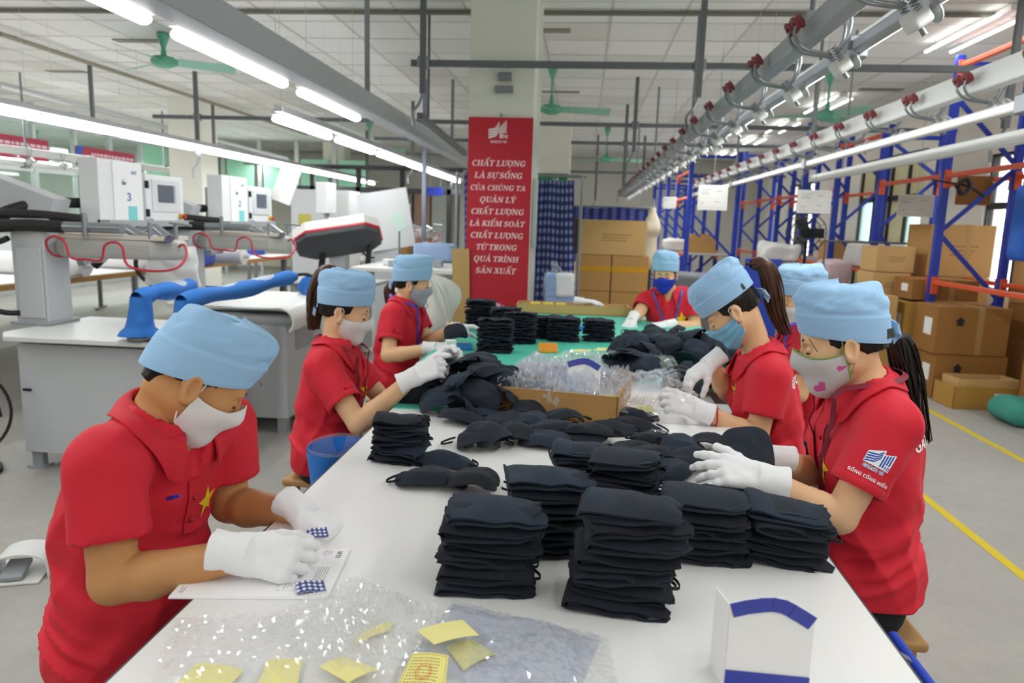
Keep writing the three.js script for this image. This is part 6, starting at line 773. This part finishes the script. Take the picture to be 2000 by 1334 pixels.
function trolley(X, Y, Z, dx, dy, label, group) {
  if (!trolley0) { const o = thing('trolley', label, 'trolley', [X, Y, Z], 0, group); trolley0 = o; const s = -1;
    for (const q of [-1, 1]) { mesh('wheel', (() => { const g = lathe([[0.008, -0.012], [0.024, -0.012], [0.024, -0.006], [0.018, 0], [0.024, 0.006], [0.024, 0.012], [0.008, 0.012]], 18); g.rotateZ(Math.PI / 2); return g.translate(-0.055, 0.045, q * 0.035); })(), M.wheelRed, o); mesh('wheel_arm', pipe([[-0.055, 0.045, q * 0.035], [-0.08, 0.02, q * 0.03], [-0.075, -0.03, q * 0.022], [-0.03, -0.08, q * 0.018], [-0.01, -0.1, q * 0.012]], 0.0055, 20, 6), M.steel, o); mesh('guide_arm', pipe([[0.075, 0.005, q * 0.035], [0.09, -0.03, q * 0.03], [0.06, -0.075, q * 0.02], [0.02, -0.1, q * 0.012]], 0.0055, 16, 6), M.steel, o); mesh('spring', pipe(Array.from({ length: 40 }, (_, i) => [Math.cos(i * 0.9) * 0.009, -0.08 - i * 0.0013, q * 0.03 + Math.sin(i * 0.9) * 0.009]), 0.0022, 80, 4), M.steel, o); }
    mesh('carrier', rbx(0.05, 0.05, 0.07, 0.01, 0.0, -0.145, 0), M.whitePaint, o); mesh('disc', (() => { const g = lathe([[0, -0.006], [0.032, -0.004], [0.034, 0.004], [0, 0.01]], 22); g.rotateZ(Math.PI / 2); return g.translate(0.045, -0.15, 0); })(), M.alu, o); mesh('bolt', rod([0, -0.19, 0], [0, -0.14, 0], 0.008), M.steel, o); return o; }
  const c = copyOf(trolley0, label); c.userData.group = group; c.position.set(X, Y, Z); return c;
}
for (let k = 0; k < 24; k++) { const c = trolley(0.86, 2.2, -2.38 - k * 0.645, 0, 0, 'red wheeled trolley riding the grey conveyor rail', 'trolleys on the grey conveyor rail'); c.rotation.z = 0.62; c.scale.setScalar(1.2); }
for (let k = 0; k < 17; k++) trolley(1.96, 2.2, -3.4 - k * 0.6, 0, 0, 'red wheeled trolley riding the white conveyor rail', 'trolleys on the white conveyor rail');
// the left conveyor by the partition
{ conveyor('white overhead conveyor rail left of the control cabinets', -7.4, 2.15, -0.02, -0.17, -7.4, -12.5, 0.07, 0.1, M.beamWhite); for (let k = 0; k < 6; k++) { const c = trolley(-7.4, 2.15, -8.4 - k * 0.62, 0, 0, 'red wheeled trolley riding the conveyor left of the cabinets', 'trolleys on the left conveyor'); } }
// paper cards hanging from the white rail
const noteTex = canvasTex(256, 180, (x, w, h) => { x.fillStyle = '#e9e9e5'; x.fillRect(0, 0, w, h); x.strokeStyle = '#9a9a98'; x.strokeRect(14, 14, w - 28, h - 28); x.fillStyle = '#8b8b8a'; for (const [a, b, l] of [[24, 28, 90], [24, 46, 60], [24, 60, 75], [150, 40, 60], [150, 120, 40], [24, 130, 30]]) x.fillRect(a, b, l, 4); });
for (const [px, py, d, w, h, c, lab] of [[1590, 394, 7, 0.29, 0.21, '#ffffff', 'white paper card hanging from the white conveyor rail before the black fan'], [1788, 402, 7, 0.3, 0.2, '#c9c4be', 'grey paper card hanging before the cream door panes'], [1392, 386, 7.6, 0.29, 0.25, '#ffffff', 'white paper card hanging among the blue racks at the rail bend'], [1308, 396, 9, 0.16, 0.14, '#ffffff', 'small white paper card beside the headless dress form']]) { const p = at(px, py, d), o = thing('paper_card', lab, 'paper', p.toArray(), -0.15); mesh('sheet', bx(w, h, 0.003, 0, 0, 0), mat(c, 0.7), o); mesh('print', place(new THREE.PlaneGeometry(w * 0.96, h * 0.94), 0, 0, 0.003), mat(c, 0.7, { map: noteTex }), o); mesh('string', rod([0, h / 2, 0], [0, CEIL - p.y, 0], 0.002), M.galv, o); }
// ---------- blue racks ----------
M.rackBlue = mat('#1c38a8', 0.45); M.rackOrange = mat('#d9552b', 0.45);
function rackFrame(z, xl, xr, H, label, group) { const o = thing('rack_frame', label, 'rack frame', [xl, 0, z], 0, group), W_ = xr - xl; for (const x of [0, W_]) { mesh('post', rbx(0.072, H, 0.055, 0.008, x, H / 2, 0), M.rackBlue, o); mesh('foot_plate', bx(0.13, 0.008, 0.12, x, 0.004, 0), M.rackBlue, o); } let y = 0.25, s = 0; while (y + 0.5 < H) { const y1 = Math.min(y + W_ * 1.0, H - 0.08); mesh('brace', bar(s ? [W_, y, 0] : [0, y, 0], s ? [0, y1, 0] : [W_, y1, 0], 0.025, 0.035), M.rackBlue, o); y = y1; s = 1 - s; } for (const yy of [0.2, H - 0.08]) mesh('cross_bar', bx(W_, 0.045, 0.03, W_ / 2, yy, 0), M.rackBlue, o); return o; }
const XL = 3.24, XR = 3.84, zs = [-4.6, -7, -8.45, -9.85, -11.25, -12.65, -14.05, -15.45];
zs.forEach((z, i) => rackFrame(z, XL, XR, i % 3 === 1 ? 3.0 : i % 3 === 2 ? 2.55 : 2.8, 'blue braced rack frame in the row along the window wall', 'blue rack frames along the window wall'));
[-11.6, -13.1, -14.6, -16.1, -17.4].forEach((z, i) => rackFrame(z, 1.62, 2.35, i === 0 ? 2.6 : 2.4, 'blue braced rack frame in the row behind the tables', 'blue rack frames behind the tables'));
function rackBeams(list, label, group) { for (const [x, y, z0, z1] of list) { const o = thing('rack_beam', label, 'rack beam', [x, y, (z0 + z1) / 2], 0, group); mesh('beam', rbx(0.045, 0.04, z0 - z1 - 0.06, 0.006, 0, 0, 0), M.rackOrange, o); for (const e of [z0 - 0.045, z1 + 0.045]) mesh('end_plate', rbx(0.06, 0.16, 0.02, 0.004, 0, -0.03, e - (z0 + z1) / 2), M.rackOrange, o); } }
const beams = []; for (let i = 0; i + 1 < zs.length; i++) for (const x of [XL, XR]) { beams.push([x, 1.0, zs[i], zs[i + 1]]); if (i !== 2) beams.push([x, 1.96, zs[i], zs[i + 1]]); } beams.push([XL, 2.9, zs[0], zs[1]], [XR, 2.9, zs[0], zs[1]], [XL, 2.5, zs[2], zs[3]]);
rackBeams(beams, 'orange rack beam along the window wall', 'orange beams along the window wall');
rackBeams([[1.62, 1.0, -11.6, -13.1], [1.62, 1.0, -13.1, -14.6], [2.35, 1.0, -11.6, -13.1], [1.62, 1.9, -11.6, -13.1], [2.35, 1.9, -13.1, -14.6], [1.62, 2.3, -11.6, -13.1]], 'orange rack beam behind the tables', 'orange beams behind the tables');
// ---------- cartons ----------
const printTex = (bg, seed) => canvasTex(256, 160, (x, w, h) => { x.fillStyle = bg; x.fillRect(0, 0, w, h); x.fillStyle = 'rgba(90,66,36,0.55)'; for (let i = 0; i < 3; i++) { let q = 80; while (q < 200 - i * 12) { const l = 4 + 9 * hash3(q | 0, i, seed); x.fillRect(q, 60 + i * 16, l, 6); q += l + 3; } } });
function carton(x0, y, z0, w, h, d, label, o = {}) {   // front left corner at x0, z0
  const t = thing('carton', label, 'carton', [x0 + w / 2, y, z0 - d / 2], o.turn || 0, o.group), m = o.m || M.kraft; mesh('shell', rbx(w, h - 0.004, d, 0.004, 0, h / 2, 0), m, t); mesh('flap_seam', [bx(w * 0.98, 0.002, 0.004, 0, h - 0.001, 0)], M.kraftDark, t);
  if (o.tapeBand) mesh('tape', [bx(w + 0.002, 0.05, d + 0.003, 0, h * 0.62, 0)], phys('#cf9a20', 0.25, { clearcoat: 0.5 }), t); if (o.tapeTop) mesh('tape', [bx(0.05, h * 0.99, 0.002, w * 0.1, h / 2, d / 2 + 0.001), bx(0.05, 0.002, d, w * 0.1, h, 0)], mat('#a9834a', 0.35), t);
  if (o.label) mesh('shipping_label', bx(0.002, h * 0.36, d * 0.34, -w / 2 - 0.001, h * 0.55, d * 0.12), M.card, t); if (o.frontLabel) mesh('shipping_label', bx(0.13, 0.1, 0.002, w * 0.12, h * 0.5, d / 2 + 0.001), M.card, t);
  if (o.arrow) mesh('arrow_print', (() => { const s = new THREE.Shape([[0, 0.05], [-0.045, 0.005], [-0.025, 0.005], [-0.03, -0.03], [0.03, -0.03], [0.025, 0.005], [0.045, 0.005]].map((p) => new THREE.Vector2(...p))); return new THREE.ShapeGeometry(s).translate(-w * 0.18, h * 0.68, d / 2 + 0.0015); })(), M.black, t);
  if (o.print) mesh('carton_print', place(new THREE.PlaneGeometry(w * 0.9, h * 0.8), 0, h * 0.5, d / 2 + 0.001), mat('#ffffff', 0.8, { map: printTex(o.bg || '#b88d52', o.print) }), t); return t;
}
// behind the teal table
carton(-0.06, 0, -6.9, 0.335, 0.4, 0.45, 'bottom left carton of the taped stack behind the teal table', { m: M.kraft }); carton(0.285, 0, -6.9, 0.335, 0.4, 0.45, 'bottom right carton of the taped stack behind the teal table', { m: M.kraft });
carton(-0.06, 0.4, -6.9, 0.335, 0.4, 0.45, 'second layer left carton under the tape band row', {}); carton(0.285, 0.4, -6.9, 0.335, 0.4, 0.45, 'second layer right carton under the tape band row', {});
carton(-0.06, 0.8, -6.9, 0.335, 0.345, 0.45, 'left carton with a shiny yellow tape band', { tapeBand: true }); carton(0.285, 0.8, -6.9, 0.345, 0.345, 0.45, 'right carton with a shiny yellow tape band', { tapeBand: true });
carton(-0.02, 1.145, -6.9, 0.61, 0.33, 0.42, 'large printed carton on top of the taped stack', { m: M.kraftPale, print: 3, bg: '#cba66a' });
carton(-0.09, 1.15, -7.0, 0.06, 0.34, 0.3, 'thin dark cardboard edge beside the large printed carton', { m: mat('#5e4a30', 0.8) });
// by the racks
{ const o = openBox('open_carton', 'open shallow carton with white label on the floor under the rack', 3.42, 0, -6.33, 0.08, 0.6, 0.19, 0.3, M.kraftGold); mesh('shipping_label', bx(0.13, 0.1, 0.002, 0.1, 0.09, 0.151), M.card, o); mesh('inner_tray', [bx(0.5, 0.1, 0.01, 0, 0.2, 0.12), bx(0.01, 0.1, 0.24, -0.25, 0.2, 0), bx(0.01, 0.1, 0.24, 0.25, 0.2, 0), bx(0.5, 0.1, 0.01, 0, 0.2, -0.12)], M.kraftPale, o); }
carton(3.13, 0, -6.53, 0.6, 0.4, 0.4, 'lower carton with black arrow behind the open carton', { m: M.kraftDark, arrow: true, label: true });
carton(3.1, 0.4, -6.52, 0.6, 0.42, 0.42, 'upper carton with black arrow, white label and tape line', { m: M.kraftDark, arrow: true, label: true, tapeTop: true });
carton(3.06, 0, -7.06, 0.28, 0.36, 0.38, 'plain carton at the foot of the gold labelled carton', { m: M.kraft }); carton(3.06, 0.36, -7.06, 0.28, 0.44, 0.38, 'gold toned narrow carton with white label', { m: M.kraftGold, label: true });
carton(3.1, 0.82, -7.08, 0.6, 0.2, 0.4, 'wide flat carton with black arrow under the orange beam', { m: M.kraftDark, arrow: true, label: true, tapeTop: true });
carton(3.45, 0, -7.62, 0.62, 0.5, 0.5, 'big carton at the bottom behind the near rack frame', {}); carton(3.45, 0.5, -7.62, 0.62, 0.52, 0.5, 'big carton in the middle behind the near rack frame', { tapeTop: true }); carton(3.45, 1.02, -7.62, 0.62, 0.52, 0.5, 'big printed carton on top behind the near rack frame', { tapeTop: true, print: 5 });
carton(3.9, 0, -6.5, 0.4, 0.45, 0.45, 'right hand carton low beside the open cartons', { m: M.kraftDark }); carton(3.9, 0.45, -6.5, 0.4, 0.4, 0.45, 'right hand carton in the middle beside the arrow cartons', { m: M.kraftDark }); carton(3.9, 0.85, -6.5, 0.4, 0.4, 0.45, 'right hand carton on top below the hanging blue bag', {});
{ const o = openBox('open_carton', 'open carton with raised flap at the rack end', 3.86, 0, -6.0, 0.3, 0.42, 0.5, 0.36, M.kraftDark); mesh('flap', bx(0.4, 0.16, 0.006, 0, 0.56, 0.2, 0.6, 0, 0), M.kraft, o); }
for (let k = 0; k < 5; k++) carton(2.93 + rr(-0.01, 0.01), k * 0.262, -7.55, 0.36, 0.258, 0.42, ['bottom carton of the tall pale stack left of the racks', 'second carton up in the tall pale stack', 'middle carton of the tall pale stack', 'fourth carton up in the tall pale stack', 'top carton of the tall pale stack'][k], { m: k > 2 ? M.kraftPale : M.kraft, print: 7 + k, bg: k > 2 ? '#cba66a' : '#b88d52' });
carton(2.78, 0, -7.05, 0.2, 0.45, 0.3, 'small carton on the floor before the tall pale stack', {}); carton(2.78, 0.45, -7.05, 0.2, 0.4, 0.3, 'small carton stacked before the tall pale stack', { m: M.kraftPale });
for (const [x, y, z, w, h, d, lab] of [[3.32, 1.022, -10.2, 0.4, 0.3, 0.4, 'carton on the rack shelf beside the black fan'], [1.75, 1.02, -12.3, 0.45, 0.26, 0.4, 'carton on the far rack shelf behind the blue cap'], [2.0, 1.02, -13.7, 0.4, 0.3, 0.4, 'carton on the farthest rack shelf']]) { carton(x, y, z, w, h, d, lab, { m: M.kraft }); }
for (const [x, z0, z1, xw, lab] of [[1.98, -11.6, -14.6, 0.7, 'grey shelf board on the rack behind the tables'], [3.54, -8.45, -14, 0.55, 'grey shelf board on the rack along the window wall']]) tag(mesh('shelf_board', bx(xw, 0.02, z0 - z1, x, 1.012, (z0 + z1) / 2), mat('#9b9a94', 0.7)), lab, 'shelf');
// cloth covered bins, blue panel, sacks
function softBlock(name, label, cat, x, y, z, w, h, d, m, amp = 0.03, r = 0.05, n = 0.02) { const f = (px, py, pz) => { const qx = Math.abs(px) - w / 2 + r, qy = Math.abs(py - h / 2) - h / 2 + r, qz = Math.abs(pz) - d / 2 + r; return Math.hypot(Math.max(qx, 0), Math.max(qy, 0), Math.max(qz, 0)) + Math.min(Math.max(qx, qy, qz), 0) - r + amp * noise(px * 7 + x, py * 4, pz * 7) * sstep(0, 0.1, py); }; const g = mesh(name, surfaceNets(f, V(-w / 2 - 0.06, -0.01, -d / 2 - 0.06), V(w / 2 + 0.06, h + 0.06, d / 2 + 0.06), n), m); g.position.set(x, y, z); return tag(g, label, cat); }
softBlock('covered_bin', 'grey cloth covered bin below the orange beams', 'bin', 2.35, 0, -8.3, 0.75, 1.0, 0.5, mat('#a3a3a4', 0.85)); softBlock('covered_bin', 'pale grey cloth covered bin left of the tall pale stack', 'bin', 2.35, 0, -9.05, 0.55, 1.05, 0.5, mat('#b5b3b0', 0.85)); softBlock('covered_bin', 'dark grey covered bin behind the blue-masked person', 'bin', 1.25, 0, -8.6, 0.7, 0.9, 0.6, mat('#77797e', 0.85));
tag(mesh('blue_board', rbx(0.34, 1.15, 0.03, 0.006, 1.75, 0.575, -7.2), mat('#1f3fae', 0.5)), 'flat blue panel standing behind the dark ponytail', 'panel');
softBlock('fabric_pile', 'pile of white cloth on the rack shelf', 'cloth', 3.5, 1.022, -9.1, 0.5, 0.3, 0.7, mat('#cfcdc8', 0.85)); softBlock('fabric_pile', 'white sheet heaped before the black fan', 'cloth', 2.35, 1.06, -9.05, 0.42, 0.2, 0.4, mat('#cfcdca', 0.85), 0.06); softBlock('fabric_pile', 'pink and white cloth pile beside the tall pale stack', 'cloth', 2.93, 0, -8.75, 0.28, 1.1, 0.4, mat('#d3b9bd', 0.85)); softBlock('fabric_pile', 'white cloth bundles on the far rack shelf', 'cloth', 1.6, 1.022, -12.9, 0.4, 0.2, 0.5, mat('#d8d6d2', 0.85));
{ const p = onY(1985, 815, 0); softBlock('green_sack', 'teal cloth sack slumped on the floor by the open carton', 'sack', p.x + 0.02, 0, p.z + 0.2, 0.55, 0.2, 0.42, mat('#3f9482', 0.8), 0.05, 0.1); }
{ const p = at(2004, 440, 5.9); softBlock('blue_bag', 'bright blue bag hanging from the near rack', 'bag', p.x + 0.03, p.y - 0.28, p.z, 0.2, 0.6, 0.25, mat('#1b5fc4', 0.6), 0.03, 0.06); }
// pedestal fan
{ const p = at(1575, 455, 9.5), o = thing('pedestal_fan', 'black pedestal fan between the racks', 'fan', [p.x, 0, p.z], -0.4); for (const r of [0.06, 0.12, 0.18, 0.24]) mesh('cage_ring', place(new THREE.TorusGeometry(r, 0.006, 6, 36), 0, p.y, 0.05), M.black, o); for (let k = 0; k < 12; k++) mesh('cage_wire', rod([0, p.y, 0.08], [Math.cos(k * 0.5236) * 0.24, p.y + Math.sin(k * 0.5236) * 0.24, 0.05], 0.003, 0.003, 5), M.black, o); for (let k = 0; k < 3; k++) mesh('blade', place(sheet(6, 3, 0.004, (u, v) => [0.03 + u * 0.18, (v - 0.5) * 0.12, (v - 0.5) * 0.05]), 0, p.y, 0, 0, 0, k * 2.09), mat('#30353a', 0.5), o); mesh('pole', [rod([0, 0.02, -0.05], [0, p.y, -0.05], 0.02), rod([0, p.y, -0.12], [0, p.y, 0.02], 0.06), place(lathe([[0, 0], [0.2, 0], [0.2, 0.03], [0, 0.05]]), 0, 0, -0.05)], M.black, o); }
// headless dress form
{ const p = at(1274, 440, 8), o = thing('dress_form', 'cream headless dress form behind the cartons', 'dress form', [p.x, 0, p.z]); mesh('torso', (() => { const f = blend([ellipsoid(V(0, 1.42, 0), AX, AY, AZ, 0.12, 0.14, 0.09), ellipsoid(V(0, 1.22, 0), AX, AY, AZ, 0.085, 0.16, 0.075), ellipsoid(V(0, 1.08, 0), AX, AY, AZ, 0.115, 0.12, 0.095), capsule(V(0, 1.5, 0), V(0, 1.6, 0), 0.05, 0.042), capsule(V(-0.05, 1.4, 0.06), V(0.05, 1.4, 0.06), 0.05)], 0.05); return surfaceNets(f, V(-0.2, 0.9, -0.16), V(0.2, 1.68, 0.16), 0.014); })(), mat('#d9cdb6', 0.8), o); o.scale.set(0.75, 1, 0.8); mesh('neck_cap', rod([0, 1.62, 0], [0, 1.72, 0], 0.03, 0.012), M.galv, o); mesh('stand', [rod([0, 0, 0], [0, 1.0, 0], 0.018), place(lathe([[0, 0], [0.18, 0], [0.18, 0.02], [0, 0.04]]), 0, 0, 0)], M.black, o); }
tag(mesh('cork_board', rbx(0.3, 0.26, 0.02, 0.004, 3.52, 1.84, -7.045), mat('#8a5a2a', 0.8)), 'brown board hung on the near rack frame', 'board');
tag(mesh('cable_bundle', [pipe([[3.3, 1.86, -6.93], [3.38, 1.93, -6.92], [3.42, 1.86, -6.92], [3.36, 1.8, -6.92], [3.31, 1.86, -6.91]], 0.02, 40, 6), pipe([[3.36, 1.88, -6.92], [3.46, 1.84, -6.92], [3.56, 1.78, -6.93]], 0.012, 12, 6), rod([3.1, 1.92, -6.95], [3.36, 1.88, -6.93], 0.008)], M.black), 'black cable bundle tied to the near rack post', 'cable');
{ const o = thing('steel_stand', 'thin grey steel garment stand before the cream panes', 'stand', [0, 0, -8.25]); mesh('top_rail', rod([2.65, 1.33, 0], [3.6, 1.33, 0], 0.012), M.pipeGrey, o); for (const q of [2.65, 3.6]) mesh('post', rod([q, 0, 0], [q, 1.34, 0], 0.012), M.pipeGrey, o); }
tag(mesh('wall_cloth', drape(V(-0.2, 0, -8.3), V(0.72, 0, -8.35), 1.62, 1.0, 2, 0.01, 4), mat('#6a74b4', 0.85, { map: gingFar })), 'faded purple checked cloth stretched behind the cartons', 'cloth');
{ const o = thing('cloth_stand', 'slim steel frame holding the faded checked cloth', 'frame', [0, 0, -8.34]); mesh('rail', rod([-0.25, 1.63, 0], [0.78, 1.63, 0], 0.012), M.galv, o); for (const q of [-0.25, 0.78]) mesh('post', rod([q, 0, 0], [q, 1.64, 0], 0.012), M.galv, o); }
// ---------- glazed partition and far left ----------
{ const glass = phys('#e8f4f0', 0.04, { transmission: 0.9, thickness: 0 }), green = mat('#9bd6b6', 0.5), X = -9.3, z0 = -9.6, n = 9, pitch = 1.0;
  const o = new THREE.Group(); o.name = 'wall_partition'; o.userData.kind = 'structure'; scene.add(o); o.position.set(X, 0, 0);
  for (let k = 0; k <= n; k++) mesh('mullion', bx(0.09, CEIL, 0.07, 0, CEIL / 2, z0 - k * pitch), M.alu, o);
  for (const y of [0.05, 0.95, 2.05, 2.85]) mesh('transom', bx(0.07, 0.07, n * pitch, 0, y, z0 - n * pitch / 2), M.alu, o);
  for (let k = 0; k < n; k++) { const z = z0 - (k + 0.5) * pitch; mesh('panel', bx(0.02, 0.83, pitch - 0.07, 0, 0.5, z), M.cab, o); mesh('pane', bx(0.008, 1.03, pitch - 0.07, 0, 1.5, z), glass, o); mesh('pane', bx(0.008, 0.73, pitch - 0.07, 0, 2.45, z), k >= 5 ? green : glass, o); }
}
const redTex = canvasTex(512, 128, (x, w, h) => { x.fillStyle = '#b33a56'; x.fillRect(0, 0, w, h); x.fillStyle = '#2c5fc0'; x.beginPath(); x.moveTo(0, 0); x.lineTo(60, 0); x.quadraticCurveTo(20, 64, 60, 128); x.lineTo(0, 128); x.fill(); x.fillStyle = '#e8d4da'; for (let i = 0; i < 2; i++) { let q = 120; while (q < 470) { const l = 12 + 22 * hash3(q | 0, i, 5); x.fillRect(q, 34 + i * 46, l, 16); q += l + 9; } } });
for (const [z, lab] of [[-13.4, 'red and blue slogan banner on the partition behind the number 3 cabinet'], [-11, 'red and blue slogan banner on the partition above the left conveyor']]) { const o = thing('slogan_banner', lab, 'banner', [-9.22, 2.2, z], Math.PI / 2); mesh('panel', bx(1.7, 0.36, 0.012, 0, 0.18, 0), mat('#b33a56', 0.7), o); mesh('print', place(new THREE.PlaneGeometry(1.7, 0.36), 0, 0.18, 0.008), mat('#ffffff', 0.7, { map: redTex }), o); }
// green glazed windows on the far wall, dark frames and pipes
for (let k = 0; k < 5; k++) { const o = thing('wall_cabinet', ['green panelled wall unit nearest the partition', 'second green panelled wall unit from the partition', 'green panelled wall unit in the middle of the far row', 'fourth green panelled wall unit from the partition', 'green panelled wall unit nearest the blue sign'][k], 'panel', [-9 + k * 0.9, 1.85, -16.6]); mesh('panel', bx(0.66, 0.85, 0.03, 0, 0.45, 0), mat('#9ad3b6', 0.5), o); mesh('frame', [bx(0.1, 1.3, 0.06, -0.42, 0.65, 0), bx(0.9, 0.05, 0.06, 0, 0.0, 0)], M.alu, o); mesh('post', bx(0.06, 1.85, 0.06, -0.42, -0.925, 0), M.alu, o); }
{ const o = thing('steel_gantry', 'dark steel gantry of posts and beams left of the banner', 'frame', [0, 0, -13.6]); for (const x of [-5.2, -4.3, -3.45, -2.55]) mesh('post', bx(0.08, 2.35, 0.08, x, 1.175, 0), mat('#2c2d30', 0.5), o); mesh('beam', [bx(3.4, 0.1, 0.08, -3.8, 1.95, 0), bx(3.0, 0.07, 0.08, -3.8, 2.36, 0)], mat('#3a3c40', 0.5), o); }
{ const p = at(850, 374, 13.4), o = thing('sign_board', 'small blue hanging sign left of the red banner', 'sign', p.toArray()); mesh('panel', bx(0.3, 0.15, 0.02, 0, 0, 0), mat('#2a3fb4', 0.5), o); mesh('chain', [rod([-0.1, 0.07, 0], [-0.1, CEIL - p.y, 0], 0.004), rod([0.1, 0.07, 0], [0.1, CEIL - p.y, 0], 0.004)], M.galv, o); }
{ const p = at(812, 300, 9.2); tag(mesh('steel_post', bx(0.05, CEIL, 0.05, -2.05, CEIL / 2, -9.2), mat('#8f96a8', 0.4, { metalness: 0.4 })), 'slim blue grey steel post behind the tube lights', 'post'); }
// doors and openings seen at the far end: brick toned wall and bright windows
for (let k = 0; k < 3; k++) { const g = new THREE.Group(); g.name = 'window_' + (5 + k); g.userData.kind = 'structure'; scene.add(g); g.position.set(-5.4 + k * 1.25, 0.5, -19.5); mesh('window_frame', [bx(0.06, 1.9, 0.06, -0.5, 0.95, 0), bx(0.06, 1.9, 0.06, 0.5, 0.95, 0), bx(1.06, 0.06, 0.06, 0, 1.9, 0), bx(1.06, 0.06, 0.06, 0, 0, 0), bx(0.04, 1.9, 0.05, 0, 0.95, 0)], mat('#4a4240', 0.5), g); for (const s of [-1, 1]) mesh('pane', bx(0.46, 1.84, 0.02, s * 0.25, 0.95, 0), mat(['#e8e6dc', '#d2a894', '#e2e8e0'][(k + (s + 1) / 2) % 3], 0.4), g); }
{ const f = struct('trim_1', bx(7.5, 0.9, 0.05, -4.5, 2.7, -19.46), mat('#d9d8d2', 0.8)); }
// white sewing tables with machines in the far left
function sewingStation(x, z, label, s) { const o = thing('sewing_station', label, 'sewing machine', [x, 0, z], s); mesh('table_top', rbx(1.1, 0.03, 0.55, 0.008, 0, 0.76, 0), M.plate, o); for (const a of [-1, 1]) mesh('leg', [bx(0.05, 0.74, 0.05, a * 0.48, 0.37, 0), bx(0.05, 0.03, 0.45, a * 0.48, 0.015, 0)], M.galv, o); mesh('machine_head', [rbx(0.42, 0.09, 0.1, 0.02, 0.05, 1.02, 0), rbx(0.09, 0.26, 0.1, 0.02, 0.23, 0.9, 0), rbx(0.08, 0.2, 0.09, 0.02, -0.13, 0.92, 0), rbx(0.45, 0.03, 0.16, 0.008, 0.05, 0.785, 0)], M.cab, o); mesh('hand_wheel', rod([0.27, 0.97, 0], [0.31, 0.97, 0], 0.05), M.machineDk, o); mesh('thread_stand', [rod([0.35, 0.77, -0.15], [0.35, 1.45, -0.15], 0.008), rod([0.2, 1.45, -0.15], [0.5, 1.45, -0.15], 0.006)], M.galv, o); }
[[-1.2, -9.4, 'sewing machine on white table just left of the draped chair'], [-1.7, -11.9, 'sewing machine on white table behind the grey masked person'], [-3.6, -11.6, 'sewing machine on white table before the dark gantry'], [-4.4, -12.6, 'sewing machine on white table by the gantry posts'], [-6.8, -13.4, 'sewing machine on white table beside the far left column'], [-7.4, -9.6, 'sewing machine on white table under the left conveyor'], [-6.7, -15.2, 'sewing machine on white table by the green wall units'], [-3.2, -15.6, 'sewing machine on white table below the blue sign']].forEach(([x, z, l], i) => sewingStation(x, z, l, i * 0.7));
{ const p = at(690, 410, 9), o = thing('white_cabinet', 'white steel cabinet with yellow notice behind the open press', 'cabinet', [p.x - 0.35, 0, p.z]); mesh('body', rbx(0.75, 1.75, 0.45, 0.01, 0, 0.875, 0), M.cab, o); mesh('door', rbx(0.35, 1.6, 0.012, 0.003, 0.18, 0.9, 0.23), M.plate, o); mesh('notice', bx(0.16, 0.2, 0.003, -0.2, 1.35, 0.228), mat('#d6cf6a', 0.7), o); }
{ const p = at(755, 430, 8.6), o = thing('machine_cover', 'slanted white machine cover panel left of the green notice', 'panel', [p.x, 0, p.z]); mesh('cover', place(bx(0.6, 0.7, 0.04), 0, p.y, 0, 0, 0.1, 0.18), M.cab, o); mesh('stand', bx(0.3, p.y, 0.1, 0, p.y / 2, -0.05), M.machine, o); }
{ const p = at(780, 432, 8.0), o = thing('notice_board', 'pale green notice board tilted on a pole', 'notice', [p.x, 0, p.z]); mesh('board', place(rbx(0.15, 0.2, 0.01, 0.003), 0, p.y, 0.02, 0, 0, 0.5), mat('#cfe6da', 0.6), o); mesh('pole', [rod([0, 0, 0], [0, p.y, 0], 0.012), bx(0.3, 0.02, 0.3, 0, 0.01, 0)], M.galv, o); }
for (const [px, py, d, w, h, m, lab] of [[778, 500, 9.3, 0.3, 0.35, 'kraft', 'open cardboard box behind the grey masked person\'s cap']]) { const p = at(px, py, d); carton(p.x - w / 2, 0, p.z + 0.15, w, p.y + h / 2 - 0.0, 0.3, lab, { m: M.kraft }); }
{ const o = thing('long_bench', 'long white worktop behind the draped chair with machine parts', 'worktop', [-1.55, 0, -6.9]); mesh('table_top', rbx(0.9, 0.04, 1.6, 0.008, 0, 0.98, 0), M.plate, o); for (const a of [-1, 1]) for (const b of [-1, 1]) mesh('leg', bx(0.05, 0.96, 0.05, a * 0.4, 0.48, b * 0.75), M.galv, o); }
for (let k = 0; k < 6; k++) tag(mesh('spare_part', rbx(rr(0.06, 0.14), 0.06, rr(0.06, 0.12), 0.01, -1.75 + k * 0.09, 1.03, -6.4 + rr(-0.15, 0.15)), [M.cab, M.machineDk, M.plate, mat('#c0a860', 0.5)][k % 4]), 'small machine part lying on the long white worktop', 'part', 'machine parts on the worktop');
// blue garments and cloth in the mid distance
softBlock('garment_bundle', 'striped blue garment bundle below the second cabinet', 'garments', -4.0, 0.887, -6.9, 0.5, 0.35, 0.4, mat('#4f63b8', 0.85)); softBlock('garment_bundle', 'white garment bundle beside the open press', 'garments', -4.5, 0.887, -8.0, 0.7, 0.25, 0.5, mat('#dfe0e2', 0.85));
softBlock('garment_bundle', 'pale blue garment heap on the bench behind the far sewing machines', 'garments', -1.5, 1.0, -7.35, 0.4, 0.18, 0.4, mat('#9fb6dc', 0.85));
scene.traverse((o) => { if (o.isMesh) { o.castShadow = true; o.receiveShadow = true; } });
scene.updateMatrixWorld(true);
renderer.render(scene, camera);
